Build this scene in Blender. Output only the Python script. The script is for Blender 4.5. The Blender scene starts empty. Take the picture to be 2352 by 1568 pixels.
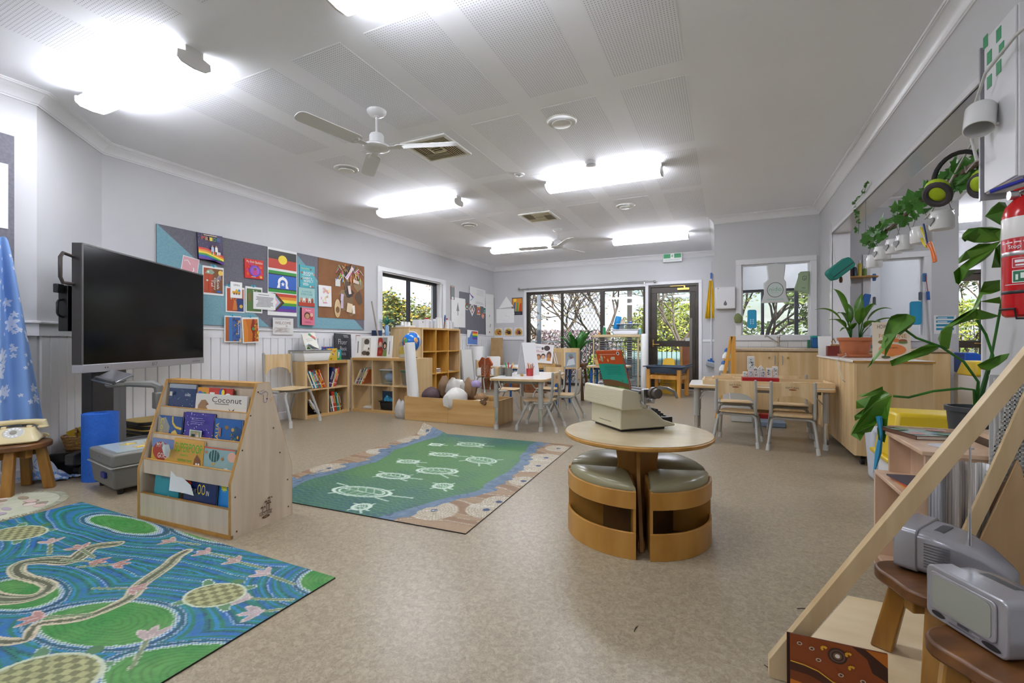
import bpy, math, random
import numpy as np
from mathutils import Matrix, Vector, Euler
PI=math.pi; RD=math.radians
SC=bpy.context.scene; COL=SC.collection
# ---------------------------------------------------------------- camera, sky, sun, exposure
cam=bpy.data.cameras.new('camera'); co=bpy.data.objects.new('camera',cam); COL.objects.link(co)
co.location=(0,0,.96); co.rotation_euler=(PI/2,0,math.atan(490/1045))
cam.sensor_width=36; cam.lens=1045/2352*36; cam.clip_start=.02; cam.clip_end=200
SC.camera=co
SC.view_settings.view_transform='Standard'; SC.view_settings.look='None'
SC.view_settings.exposure=1.95; SC.view_settings.gamma=1
W=bpy.data.worlds.new('sky'); SC.world=W; W.use_nodes=True
nt=W.node_tree; nt.nodes.clear()
wo=nt.nodes.new('ShaderNodeOutputWorld'); bg=nt.nodes.new('ShaderNodeBackground'); sk=nt.nodes.new('ShaderNodeTexSky')
sk.sky_type='NISHITA'; sk.sun_disc=False; sk.sun_elevation=RD(42); sk.sun_rotation=RD(160); sk.air_density=1.2; sk.dust_density=2.5; sk.ozone_density=1.5
tc=nt.nodes.new('ShaderNodeTexCoord'); nz=nt.nodes.new('ShaderNodeTexNoise'); nz.inputs['Scale'].default_value=3.0; nz.inputs['Detail'].default_value=5
mp=nt.nodes.new('ShaderNodeMapping'); mp.inputs['Scale'].default_value=(1,1,2.5)
cr=nt.nodes.new('ShaderNodeValToRGB'); cr.color_ramp.elements[0].position=.42; cr.color_ramp.elements[1].position=.66
mx=nt.nodes.new('ShaderNodeMixRGB'); mx.inputs[2].default_value=(7.5,7.8,8.3,1)
nt.links.new(tc.outputs['Generated'],mp.inputs[0]); nt.links.new(mp.outputs[0],nz.inputs['Vector']); nt.links.new(nz.outputs['Fac'],cr.inputs[0]); nt.links.new(cr.outputs[0],mx.inputs[0])
nt.links.new(sk.outputs[0],mx.inputs[1]); nt.links.new(mx.outputs[0],bg.inputs[0]); bg.inputs[1].default_value=.062
nt.links.new(bg.outputs[0],wo.inputs[0])
sl=bpy.data.lights.new('sun','SUN'); sl.energy=2.2; sl.angle=RD(1); sl.color=(1,.93,.82)
so=bpy.data.objects.new('sun',sl); COL.objects.link(so); so.rotation_euler=(RD(50),0,RD(28))
LAMP=15.0
# ---------------------------------------------------------------- materials
def H(h,k=1.0):
    h=h.lstrip('#'); h=h if len(h)>3 else ''.join(q*2 for q in h); r=[int(h[i:i+2],16)/255 for i in (0,2,4)]
    return tuple(k*(x/12.92 if x<=.04045 else ((x+.055)/1.055)**2.4) for x in r)
def c4(c): return (c[0],c[1],c[2],1)
MT={}
def mat(name,col,rough=.5,metal=0,**k):
    if name in MT: return MT[name]
    m=bpy.data.materials.new(name); m.use_nodes=True; MT[name]=m
    b=m.node_tree.nodes['Principled BSDF']
    if isinstance(col,str): col=H(col)
    b.inputs['Base Color'].default_value=c4(col); b.inputs['Roughness'].default_value=rough; b.inputs['Metallic'].default_value=metal
    for a,v in k.items(): b.inputs[a.replace('_',' ')].default_value=v
    return m
def nodes(m): return m.node_tree.nodes, m.node_tree.links, m.node_tree.nodes['Principled BSDF']
def noisy(name,c1,c2,scale=(1,1,1),ns=5,rough=.5,det=4,bump=0,lo=.35,hi=.65,dist=0,bs=None,**k):
    if name in MT: return MT[name]
    m=mat(name,c1,rough,**k); N,L,b=nodes(m)
    t=N.new('ShaderNodeTexCoord'); mp=N.new('ShaderNodeMapping'); mp.inputs['Scale'].default_value=scale
    n=N.new('ShaderNodeTexNoise'); n.inputs['Scale'].default_value=ns; n.inputs['Detail'].default_value=det; n.inputs['Distortion'].default_value=dist
    r=N.new('ShaderNodeValToRGB'); e=r.color_ramp.elements
    c1=H(c1) if isinstance(c1,str) else c1; c2=H(c2) if isinstance(c2,str) else c2
    e[0].position=lo; e[1].position=hi; e[0].color=c4(c1); e[1].color=c4(c2)
    L.new(t.outputs['Object'],mp.inputs[0]); L.new(mp.outputs[0],n.inputs['Vector']); L.new(n.outputs['Fac'],r.inputs[0]); L.new(r.outputs[0],b.inputs['Base Color'])
    if bump:
        bp=N.new('ShaderNodeBump'); bp.inputs['Strength'].default_value=bump; bp.inputs['Distance'].default_value=.002
        L.new(n.outputs['Fac'],bp.inputs['Height']); L.new(bp.outputs[0],b.inputs['Normal'])
    return m
def vcm(name,rough=.5,noise=0,**k):
    if name in MT: return MT[name]
    m=mat(name,(1,1,1),rough,**k); N,L,b=nodes(m)
    a=N.new('ShaderNodeVertexColor'); a.layer_name='Col'
    L.new(a.outputs['Color'],b.inputs['Base Color'])
    return m
WALL=noisy('wall_paint','#c6c6c7','#c2c2c3',ns=1.5,rough=.45); WHITE=mat('gloss_white','#e2e2e3',.3); CEIL=noisy('ceiling_paint','#f6f7fb','#f2f3f7',ns=.8,rough=.7)
BIRCH=noisy('birch_ply','#dcc39a','#c9aa78',(1,1,.08),22,.38); BIRCHH=noisy('birch_ply_across','#d8bd92','#c7a777',(.08,1,1),22,.38)
PALEW=noisy('pale_laminate','#d3c3ab','#c2b099',(1,1,.07),20,.4); EDGE=noisy('edge_banding','#b98a45','#a6782f',(1,1,1),18,.4)
MAPLE=noisy('maple_laminate','#d9bd90','#c8a874',(1,1,.07),14,.35); MAPLEH=noisy('maple_across','#d3ae74','#bd9257',(.09,1,1),12,.35)
HONEY=noisy('honey_ply','#d3a24e','#b9842f',(1,1,.12),16,.35); DARKW=noisy('worn_brown_wood','#7d5128','#4f3016',(.25,1,1),14,.4,bump=.2); GOLDW=noisy('golden_leg_wood','#a97c35','#84571d',(1,1,.15),18,.35)
PINE=noisy('pine','#dca552','#c98a35',(1,1,.1),18,.45); PLY=noisy('pale_ply','#d9c7a4','#cbb58c',(.2,1,1),10,.5)
GREY=mat('grey_powder_coat','#a3a29c',.35); CHROME=mat('chrome','#d8d8d8',.12,1); STEEL=mat('brushed_steel','#b4b4b2',.32,1); DARKG=mat('dark_grey_steel','#4b4c4d',.4)
BLACK=mat('black_plastic','#111112',.35); SILVER=mat('silver_plastic','#a9a9ae',.28,.55); RUB=mat('grey_rubber','#bdbdb8',.6); BRASS=mat('brass','#b99a55',.3,1)
LAM=mat('white_laminate','#e3e1dc',.22); BRONZE=noisy('bronze_aluminium','#3b2f22','#2c2219',ns=6,rough=.4); VC=vcm('printed_paper',.45); VCG=vcm('glossy_print',.25); VCF=vcm('dyed_fabric',.85); VCR=vcm('rug_print',.55)
PAPER=mat('paper','#e6e6e3',.6); PAGES=noisy('page_edges','#e7e2d6','#cfc8b8',(1,1,40),8,.7)
def glass(name,tint=(1,1,1),refl=.06):
    if name in MT: return MT[name]
    m=bpy.data.materials.new(name); m.use_nodes=True; MT[name]=m; N=m.node_tree.nodes; L=m.node_tree.links; N.clear()
    o=N.new('ShaderNodeOutputMaterial'); x=N.new('ShaderNodeMixShader'); t=N.new('ShaderNodeBsdfTransparent'); g=N.new('ShaderNodeBsdfGlossy'); f=N.new('ShaderNodeLayerWeight'); pw=N.new('ShaderNodeMath'); pw.operation='POWER'; pw.inputs[1].default_value=4; ml=N.new('ShaderNodeMath'); ml.operation='MULTIPLY_ADD'; ml.inputs[1].default_value=.5; ml.inputs[2].default_value=refl*.6
    t.inputs[0].default_value=c4(tint); g.inputs['Roughness'].default_value=.02; L.new(f.outputs['Facing'],pw.inputs[0]); L.new(pw.outputs[0],ml.inputs[0])
    L.new(ml.outputs[0],x.inputs[0]); L.new(t.outputs[0],x.inputs[1]); L.new(g.outputs[0],x.inputs[2]); L.new(x.outputs[0],o.inputs[0]); return m
GLASS=glass('window_glass',(.97,.98,.98)); CLEAR=glass('clear_plastic',(.86,.9,.93))
def emis(name,col,s):
    m=mat(name,col,.5); b=m.node_tree.nodes['Principled BSDF']; b.inputs['Emission Color'].default_value=c4(H(col) if isinstance(col,str) else col); b.inputs['Emission Strength'].default_value=s; return m
TUBE=emis('lit_diffuser','#f2f5ff',LAMP*.6); TUBES=emis('lit_diffuser_side','#f2f5ff',LAMP*.8)
def leafm(name,c1,c2,rough=.35,tr=.25):
    m=noisy(name,c1,c2,ns=9,rough=rough)
    N,L,b=nodes(m); o=N['Material Output']; x=N.new('ShaderNodeMixShader'); t=N.new('ShaderNodeBsdfTranslucent'); x.inputs[0].default_value=tr
    t.inputs[0].default_value=c4(H(c2)); L.new(b.outputs[0],x.inputs[1]); L.new(t.outputs[0],x.inputs[2]); L.new(x.outputs[0],o.inputs[0]); return m
LEAF=leafm('glossy_leaf','#4a7d1e','#6a9a34'); LEAFD=leafm('deep_green_leaf','#1f5a1c','#3c8a2a'); IVY=leafm('ivy_leaf','#2f6423','#4c8432')
# ---------------------------------------------------------------- mesh building
class M:
    def __init__(s,col=(.8,.8,.8)): s.v=[];s.f=[];s.c=[];s.col=col
    def add(s,vs,fs,col=None):
        o=len(s.v); s.v+= [tuple(p) for p in vs]; c=col or s.col
        c=H(c) if isinstance(c,str) else c
        for f in fs: s.f.append(tuple(i+o for i in f)); s.c.append(c)
        return s
    def box(s,x0,x1,y0,y1,z0,z1,col=None,mx=None):
        v=[(x,y,z) for x in (x0,x1) for y in (y0,y1) for z in (z0,z1)]
        if mx: v=[mx@Vector(p) for p in v]
        return s.add(v,[(0,1,3,2),(4,6,7,5),(0,4,5,1),(2,3,7,6),(0,2,6,4),(1,5,7,3)],col)
    def obox(s,c,size,rot=(0,0,0),col=None):
        mx=Matrix.Translation(c)@Euler(rot).to_matrix().to_4x4(); a,b,d=[q/2 for q in size]
        return s.box(-a,a,-b,b,-d,d,col,mx)
    def tube(s,pts,r,n=10,col=None,closed=False,cap=True):
        P=[Vector(p) for p in pts]; k=len(P); R=r if isinstance(r,(list,tuple)) else [r]*k
        vs=[]; up=None
        for i in range(k):
            a=P[(i-1)%k] if (closed or i>0) else P[i]; b=P[(i+1)%k] if (closed or i<k-1) else P[i]
            t=(b-a).normalized() if (b-a).length>1e-9 else Vector((0,0,1))
            if up is None: up=Vector((0,0,1)) if abs(t.z)<.9 else Vector((1,0,0))
            x=t.cross(up)
            if x.length<1e-6: x=t.orthogonal()
            x.normalize(); y=x.cross(t).normalized(); up=y
            for j in range(n):
                q=2*PI*j/n; vs.append(P[i]+(x*math.cos(q)+y*math.sin(q))*R[i])
        fs=[]
        for i in range(k if closed else k-1):
            for j in range(n):
                a=i*n+j;b=i*n+(j+1)%n;c=((i+1)%k)*n+(j+1)%n;d=((i+1)%k)*n+j
                fs.append((a,b,c,d))
        if cap and not closed: fs.append(tuple(range(n-1,-1,-1))); fs.append(tuple((k-1)*n+j for j in range(n)))
        return s.add(vs,fs,col)
    def cyl(s,p0,p1,r0,r1=None,n=16,col=None): return s.tube([p0,p1],[r0,r0 if r1 is None else r1],n,col)
    def lathe(s,prof,n=24,o=(0,0,0),mx=None,col=None):
        vs=[];k=len(prof)
        for r,z in prof:
            for j in range(n):
                q=2*PI*j/n; p=Vector((r*math.cos(q),r*math.sin(q),z)); p=(mx@p if mx else p)+Vector(o); vs.append(p)
        fs=[(i*n+j,i*n+(j+1)%n,(i+1)*n+(j+1)%n,(i+1)*n+j) for i in range(k-1) for j in range(n)]
        if prof[0][0]>1e-5: fs.append(tuple(range(n-1,-1,-1)))
        if prof[-1][0]>1e-5: fs.append(tuple((k-1)*n+j for j in range(n)))
        return s.add(vs,fs,col)
    def prism(s,pts,t0,t1,pl='xy',col=None,mx=None):
        def m(a,b,t): return {'xy':(a,b,t),'xz':(a,t,b),'yz':(t,a,b)}[pl]
        n=len(pts); v=[m(a,b,t0) for a,b in pts]+[m(a,b,t1) for a,b in pts]
        if mx: v=[mx@Vector(p) for p in v]
        return s.add(v,[tuple(range(n-1,-1,-1)),tuple(range(n,2*n))]+[(i,(i+1)%n,n+(i+1)%n,n+i) for i in range(n)],col)
    def sph(s,c,r,n=16,col=None,mx=None):
        r=(r,r,r) if not isinstance(r,(tuple,list)) else r; k=n//2
        vs=[];fs=[]
        for i in range(k+1):
            a=PI*i/k
            for j in range(n):
                q=2*PI*j/n; p=Vector((r[0]*math.sin(a)*math.cos(q),r[1]*math.sin(a)*math.sin(q),r[2]*math.cos(a))); p=(mx@p if mx else p)+Vector(c); vs.append(p)
        for i in range(k):
            for j in range(n): fs.append((i*n+j,(i+1)*n+j,(i+1)*n+(j+1)%n,i*n+(j+1)%n))
        return s.add(vs,fs,col)
    def xf(s,mx): s.v=[tuple(mx@Vector(p)) for p in s.v]; return s
    def mesh(s,name,smooth=True,ang=38):
        me=bpy.data.meshes.new(name); me.from_pydata(s.v,[],s.f); me.validate(clean_customdata=False)
        if len(me.polygons)==len(s.c):
            at=me.color_attributes.new('Col','FLOAT_COLOR','CORNER'); cs=[]
            for p in me.polygons:
                for _ in range(p.loop_total): cs+=[*s.c[p.index],1.0]
            at.data.foreach_set('color',cs)
        if smooth:
            me.polygons.foreach_set('use_smooth',[True]*len(me.polygons)); me.set_sharp_from_angle(angle=RD(ang))
        return me
def build(m,name,material,parent=None,loc=None,rot=None,smooth=True,bev=0,ang=38):
    me=m.mesh(name,smooth,ang) if isinstance(m,M) else m
    if material and not me.materials: me.materials.append(material)
    o=bpy.data.objects.new(name,me); COL.objects.link(o)
    if parent: o.parent=parent
    if loc: o.location=loc
    if rot: o.rotation_euler=rot
    if bev:
        b=o.modifiers.new('bevel','BEVEL'); b.width=bev; b.segments=2; b.limit_method='ANGLE'; b.angle_limit=RD(40); b.harden_normals=False
    return o
def tag(o,label=None,cat=None,group=None,kind=None):
    for k,v in (('label',label),('category',cat),('group',group),('kind',kind)):
        if v: o[k]=v
    return o
def thing(name,label,cat,loc=(0,0,0),rz=0,group=None,rot=None):
    o=bpy.data.objects.new(name,None); COL.objects.link(o); o.location=loc; o.rotation_euler=rot if rot else (0,0,rz); o.empty_display_size=.05
    return tag(o,label,cat,group)
KIDS={}
def copy_tree(o,label=None,loc=None,rot=None,parent=None):
    c=o.copy(); COL.objects.link(c)
    if parent: c.parent=parent
    if label: c['label']=label
    if loc: c.location=loc
    if rot: c.rotation_euler=rot
    for ch in [x for x in COL.objects if x.parent==o]: copy_tree(ch,parent=c)
    return c
def struct(m,name,material,**k): return tag(build(m,name,material,**k),kind='structure')
def rr(w,h,r,n=5,cx=0,cy=0):
    P=[]
    for sx,sy,a in ((1,1,0),(-1,1,90),(-1,-1,180),(1,-1,270)):
        for i in range(n+1):
            q=RD(a+90*i/n); P.append((cx+sx*(w/2-r)+r*math.cos(q),cy+sy*(h/2-r)+r*math.sin(q)))
    return P
def ellp(cx,cy,rx,ry,n=20,a0=0,a1=360): return [(cx+rx*math.cos(RD(a0+(a1-a0)*i/n)),cy+ry*math.sin(RD(a0+(a1-a0)*i/n))) for i in range(n)]
TX={}
def textgeo(s):
    if s in TX: return TX[s]
    cu=bpy.data.curves.new('lettering','FONT'); cu.body=s; cu.resolution_u=2; ob=bpy.data.objects.new('lettering',cu); COL.objects.link(ob)
    dg=bpy.context.evaluated_depsgraph_get(); me=bpy.data.meshes.new_from_object(ob.evaluated_get(dg))
    v=[(p.co.x,p.co.y) for p in me.vertices]; f=[tuple(p.vertices) for p in me.polygons]
    bpy.data.objects.remove(ob); bpy.data.curves.remove(cu); bpy.data.meshes.remove(me)
    if v:
        x0=min(p[0] for p in v);x1=max(p[0] for p in v);y0=min(p[1] for p in v);y1=max(p[1] for p in v)
        v=[((a-x0)/(x1-x0),(b-y0)/(y1-y0)) for a,b in v]
    TX[s]=(v,f); return TX[s]
class Art:
    """flat print on a panel: x right, z up, facing -y; coordinates 0..1 over w x h"""
    def __init__(s,w,h,y=0,x0=None,z0=0): s.w=w;s.h=h;s.y=y-.0006;s.m=M();s.x0=-w/2 if x0 is None else x0;s.z0=z0
    def p(s,u,v): return (s.x0+u*s.w,s.y,s.z0+v*s.h)
    def poly(s,pts,col): s.m.add([s.p(*q) for q in pts],[tuple(range(len(pts)))],col); s.y-=.00025; return s
    def rect(s,u0,v0,u1,v1,col): return s.poly([(u0,v0),(u1,v0),(u1,v1),(u0,v1)],col)
    def ell(s,cu,cv,ru,rv,col,n=20): return s.poly(ellp(cu,cv,ru,rv,n),col)
    def line(s,pts,wd,col):
        for (a,b),(c,d) in zip(pts,pts[1:]):
            dx=(c-a)*s.w;dy=(d-b)*s.h;l=math.hypot(dx,dy) or 1;nx=-dy/l*wd/2;ny=dx/l*wd/2
            s.m.add([(s.x0+a*s.w+nx,s.y,s.z0+b*s.h+ny),(s.x0+a*s.w-nx,s.y,s.z0+b*s.h-ny),(s.x0+c*s.w-nx,s.y,s.z0+d*s.h-ny),(s.x0+c*s.w+nx,s.y,s.z0+d*s.h+ny)],[(0,1,2,3)],col)
        s.y-=.00025; return s
    def text(s,t,u0,v0,u1,v1,col,rot=0):
        v,f=textgeo(t)
        if not v: return s
        if rot==90: q=[s.p(u0+(1-b)*(u1-u0),v0+a*(v1-v0)) for a,b in v]
        elif rot==-90: q=[s.p(u0+b*(u1-u0),v1-a*(v1-v0)) for a,b in v]
        else: q=[s.p(u0+a*(u1-u0),v0+b*(v1-v0)) for a,b in v]
        s.m.add(q,f,col); s.y-=.00025; return s
    def lines(s,u0,v0,u1,v1,n,col,k=.5,seed=1):
        R=random.Random(seed); hh=(v1-v0)/n
        for i in range(n):
            a=u0+(u1-u0)*R.uniform(0,.15);b=u1-(u1-u0)*R.uniform(0,.2); s.m.add([s.p(a,v1-i*hh-hh*k),s.p(b,v1-i*hh-hh*k),s.p(b,v1-i*hh),s.p(a,v1-i*hh)],[(0,1,2,3)],col)
        s.y-=.00025; return s
    def star(s,cu,cv,r,col,n=5,k=.42,a=90):
        return s.poly([(cu+(r if i%2==0 else r*k)*math.cos(RD(a+180*i/n))*(s.h/s.w if s.h<s.w else 1),cv+(r if i%2==0 else r*k)*math.sin(RD(a+180*i/n))*(1 if s.h<s.w else s.w/s.h)) for i in range(2*n)],col)
    def scatter(s,n,cols,seed=0,r=(.02,.06),box=(0,0,1,1)):
        R=random.Random(seed)
        for i in range(n):
            c=R.choice(cols); u=R.uniform(box[0],box[2]);v=R.uniform(box[1],box[3]);a=R.uniform(*r);b=R.uniform(*r)
            s.ell(u,v,a,b*s.w/s.h,c,8)
        return s
    def done(s,parent,name='print',material=None): return build(s.m,name,material or VC,parent,smooth=False)
def rect_sheet(w,h,t,name,material,parent,z0=0,wave=0): return build(M().box(-w/2,w/2,-t,0,z0,z0+h),name,material,parent)
def poster(name,label,cat,loc,rz,w,h,art=None,t=.0015,material=None,roll=0,lean=0,group=None,part='sheet',y0=0):
    o=thing(name,label,cat,loc,group=group,rot=(RD(lean),RD(roll),rz))
    build(M().box(-w/2,w/2,y0-t,y0,0,h),part,material or PAPER,o)
    if art:
        a=Art(w,h,y0-t); art(a); a.done(o)
    return o
def book(label,loc,rz,w,h,t,cover,art=None,roll=0,lean=0,rot=None,name='picture_book',group=None,cat='book'):
    """closed book standing upright, front cover to -y"""
    o=thing(name,label,cat,loc,group=group,rot=rot or (RD(lean),RD(roll),rz))
    m=M(); k=.0022
    m.box(-w/2,w/2,-t,-t+k,0,h,cover).box(-w/2,w/2,-k,0,0,h,cover).box(-w/2,-w/2+k,-t,0,0,h,cover)
    build(m,'cover',VCG,o); build(M().box(-w/2+k,w/2-.004,-t+k,-k,.003,h-.003),'page_block',PAGES,o)
    if art:
        a=Art(w,h,-t); art(a); a.done(o,'cover_print',VCG)
    return o
# ---------------------------------------------------------------- setting
FLOOR=noisy('beige_vinyl','#8d806a','#a5987f',ns=48,rough=.33,det=8,lo=.36,hi=.64,dist=1.2,bump=.02)
N,L,b=nodes(FLOOR)
_n=N.new('ShaderNodeTexNoise'); _n.inputs['Scale'].default_value=140; _n.inputs['Detail'].default_value=3; _n.inputs['Distortion'].default_value=2.5
_r=N.new('ShaderNodeValToRGB'); _r.color_ramp.elements[0].position=.5; _r.color_ramp.elements[1].position=.72; _r.color_ramp.elements[0].color=(0,0,0,1); _r.color_ramp.elements[1].color=(.7,.7,.7,1)
_m=N.new('ShaderNodeMixRGB'); _m.inputs[2].default_value=c4(H('#5d503d'))
_src=b.inputs['Base Color'].links[0].from_socket; _t=[n for n in N if n.type=='TEX_COORD'][0]
L.new(_t.outputs['Object'],_n.inputs['Vector']); L.new(_n.outputs['Fac'],_r.inputs[0]); L.new(_r.outputs[0],_m.inputs[0]); L.new(_src,_m.inputs[1]); L.new(_m.outputs[0],b.inputs['Base Color'])
floor=struct(M().box(-5.3,4.8,-3.1,9.6,-.1,0),'floor',FLOOR,smooth=False)
ceiling=struct(M().box(-5.3,4.8,-3.1,9.7,2.7,2.8),'ceiling',CEIL,smooth=False)
# perforated acoustic boards
PERF=mat('perforated_board','#f3f4f9',.7); N,L,b=nodes(PERF)
_t=N.new('ShaderNodeTexCoord'); ops=[]
def vm(op,*a):
    n=N.new('ShaderNodeVectorMath'); n.operation=op
    for i,x in enumerate(a):
        if isinstance(x,tuple): n.inputs[i].default_value=x
        else: L.new(x,n.inputs[i])
    return n
v=vm('MULTIPLY',_t.outputs['Object'],(1/.0165,1/.0165,0)); v=vm('FRACTION',v.outputs[0]); v=vm('SUBTRACT',v.outputs[0],(.5,.5,0)); v=vm('LENGTH',v.outputs[0])
_q=N.new('ShaderNodeMath'); _q.operation='LESS_THAN'; _q.inputs[1].default_value=.19; L.new(v.outputs['Value'],_q.inputs[0])
_m=N.new('ShaderNodeMixRGB'); _m.inputs[1].default_value=c4(H('#f3f4f9')); _m.inputs[2].default_value=c4(H('#a6a8ab')); L.new(_q.outputs[0],_m.inputs[0]); L.new(_m.outputs[0],b.inputs['Base Color'])
for x0,x1 in ((-.67,-.23),(-1.262,-.832),(-1.85,-1.432),(-2.44,-2.03),(-3.03,-2.62),(-3.62,-3.21)):
    for y0,y1 in ((.55,1.45),(1.97,3.0),(3.17,4.24),(4.4,5.46),(5.6,6.87)):
        build(M().box(-(x1-x0)/2,(x1-x0)/2,-(y1-y0)/2,(y1-y0)/2,-.0012,0),'perforated_panel',PERF,ceiling,((x0+x1)/2,(y0+y1)/2,2.7),smooth=False)
A=(-4.95,2.084); B=(-4.36,1.47); XN=-.14; YN=7.0; XR=1.1; YB=9.55
def wall_seg(p,q,t,z0=0,z1=2.7):
    """wall block whose room face runs p->q with the room on its right"""
    p=Vector((*p,0));q=Vector((*q,0));d=(q-p).normalized();n=Vector((-d.y,d.x,0))*t
    m=M();c=[p,q,q+n,p+n]
    return m.add([(a.x,a.y,z0) for a in c]+[(a.x,a.y,z1) for a in c],[(3,2,1,0),(4,5,6,7),(0,1,5,4),(1,2,6,5),(2,3,7,6),(3,0,4,7)])
wl=M()
for y0,y1,z0,z1 in ((2.0,5.67,0,2.7),(7.3,9.7,0,2.7),(5.67,7.3,0,1.05),(5.67,7.3,2.07,2.7)): wl.box(-5.15,-4.95,y0,y1,z0,z1)
wall_left=struct(wl,'wall_left',WALL,smooth=False)
wall_corner=struct(wall_seg(B,A,.2),'wall_corner',WALL,smooth=False)
wall_front_left=struct(wall_seg((-4.36,-3),B,.2),'wall_front_left',WALL,smooth=False)
wb=M()
for x0,x1,z0,z1 in ((-5.1,-4.11,0,2.7),(-4.11,-.47,2.11,2.7),(-.47,-.1,0,2.7),(-.1,.0,0,2.7),(0,1.5,0,.9),(0,1.5,1.92,2.7),(1.5,2.95,0,2.7),(2.95,3.78,2.09,2.7),(3.78,3.86,0,2.7),(3.86,4.5,0,1.14),(3.86,4.5,2.02,2.7),(4.5,4.8,0,2.7)): wb.box(x0,x1,YB,YB+.18,z0,z1)
wall_back=struct(wb,'wall_back',WALL,smooth=False)
wn=M()
for x0,x1,z0,z1 in ((XN,.2,0,2.7),(.2,1.0,0,1.03),(.2,1.0,2.01,2.7),(1.0,1.62,0,2.7),(1.62,2.14,0,1.02),(1.62,2.14,1.97,2.7),(2.14,2.46,0,2.7)): wn.box(x0,x1,YN,YN+.12,z0,z1)
wn.box(XN,XN+.1,YN+.12,YB,0,2.7).box(2.36,2.46,YN+.12,YB,0,2.7)
wall_nib=struct(wn,'wall_nib',WALL,smooth=False)
wr=M()
wr.box(XR,XR+.15,-3,2.86,0,2.7).box(XR,XR+.15,2.86,6.2,2.19,2.7).box(XR,XR+.15,6.2,YN,0,2.7)
wall_right=struct(wr,'wall_right',WALL,smooth=False)
wall_front=struct(M().box(-5.3,4.8,-3.15,-3,0,2.7),'wall_front',WALL,smooth=False)
wall_side=struct(M().box(4.6,4.8,-3,YB,0,2.7),'wall_side',WALL,smooth=False)
# cornice: moulded profile swept with mitred corners (room on the right of the path)
PROF=[(0,-.095),(.008,-.095),(.008,-.086),(.014,-.082),(.02,-.068),(.03,-.052),(.045,-.036),(.06,-.025),(.07,-.018),(.078,-.016),(.078,-.009),(.086,-.009),(.09,-.004),(.09,0)]
def sweep(path,prof,z,closed=False):
    P=[Vector(p) for p in path];m=M();vs=[];k=len(prof)
    for i,p in enumerate(P):
        ds=[]
        if i>0: ds.append((P[i]-P[i-1]).normalized())
        if i<len(P)-1: ds.append((P[i+1]-P[i]).normalized())
        n=[Vector((d.y,-d.x)) for d in ds]; a=sum(n,Vector((0,0))).normalized(); a=a/ a.dot(n[0])
        for d,h in prof: vs.append((p.x+a.x*d,p.y+a.y*d,z+h))
    fs=[(i*k+j,(i+1)*k+j,(i+1)*k+j+1,i*k+j+1) for i in range(len(P)-1) for j in range(k-1)]
    return m.add(vs,fs)
struct(sweep([(-4.36,-3),B,A,(-4.95,YB),(XN,YB),(XN,YN),(XR,YN),(XR,-3),(-4.36,-3)],PROF,2.7),'trim_1',WHITE,ang=25)
struct(sweep([(1.25,1.2),(1.25,YN),(2.46,YN),(2.46,YB),(4.6,YB),(4.6,1.2)],PROF,2.7),'trim_2',WHITE,ang=25)
struct(M().box(1.25,4.6,1.05,1.2,0,2.7),'wall_side_front',WALL,smooth=False)
# opening lining in the right wall
struct(M().box(XR-.012,XR+.16,2.86,6.2,2.175,2.19).box(XR-.012,XR+.16,6.185,6.2,0,2.175).box(XR-.012,XR+.16,2.86,2.875,0,2.175).box(XR-.02,XR,2.80,6.26,2.175,2.215).box(XR-.02,XR,6.185,6.26,0,2.175),'trim_3',mat('gloss_reveal','#dcdcde',.12),bev=.003)
# wainscot: tongue-and-groove boards, dado rail, skirting
BOARD=M().box(0,.094,-.012,0,.09,1.0).mesh('wall_panel_board')
bev=M(); bev.v=[];bm=[(0,0),(.004,-.012),(.092,-.012),(.096,0)]
BM=M().prism(bm,.09,1.0,'xy').mesh('wall_panel_board',False); BM.materials.append(WHITE)
def boards(parent,p,q,room):
    p=Vector((*p,0));q=Vector((*q,0));d=(q-p);n=int(d.length/.1);d.normalize();a=math.atan2(d.y,d.x)
    for i in range(n):
        s=p+d*i*.1; build(BM,'wall_panel_board',None,parent,tuple(s),(0,0,a))
def along(p,q,prof,name,z0,z1,t):
    m=wall_seg(q,p,t,z0,z1); return m
# boards face the room: local -y must point inwards, so run them with the room on the right
boards(wall_left,(A[0],A[1]+.03),(-4.95,9.5),1); boards(wall_corner,(B[0]-.02,B[1]+.02),A,1); boards(wall_front_left,(-4.36,-.6),B,1)
def strip(path,prof,name,z=0): return struct(sweep(path,prof,z),name,WHITE,ang=25)
strip([(-4.36,-3),B,A,(-4.95,YB),(-4.17,YB)],[(0,1.0),(.016,1.0),(.016,1.085),(.03,1.09),(.03,1.1),(0,1.105)],'trim_4')
strip([(-4.36,-3),B,A,(-4.95,YB),(-4.17,YB)],[(.0,0),(.02,0),(.02,.085),(.012,.095),(0,.095)],'baseboard_left')
strip([(-.4,YB),(XN,YB)],[(0,.955),(.014,.955),(.014,1.0),(0,1.0)],'trim_5')
strip([(XR,2.86),(XR,-3)],[(.0,0),(.02,0),(.02,.085),(.012,.095),(0,.095)],'baseboard_right')
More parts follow.
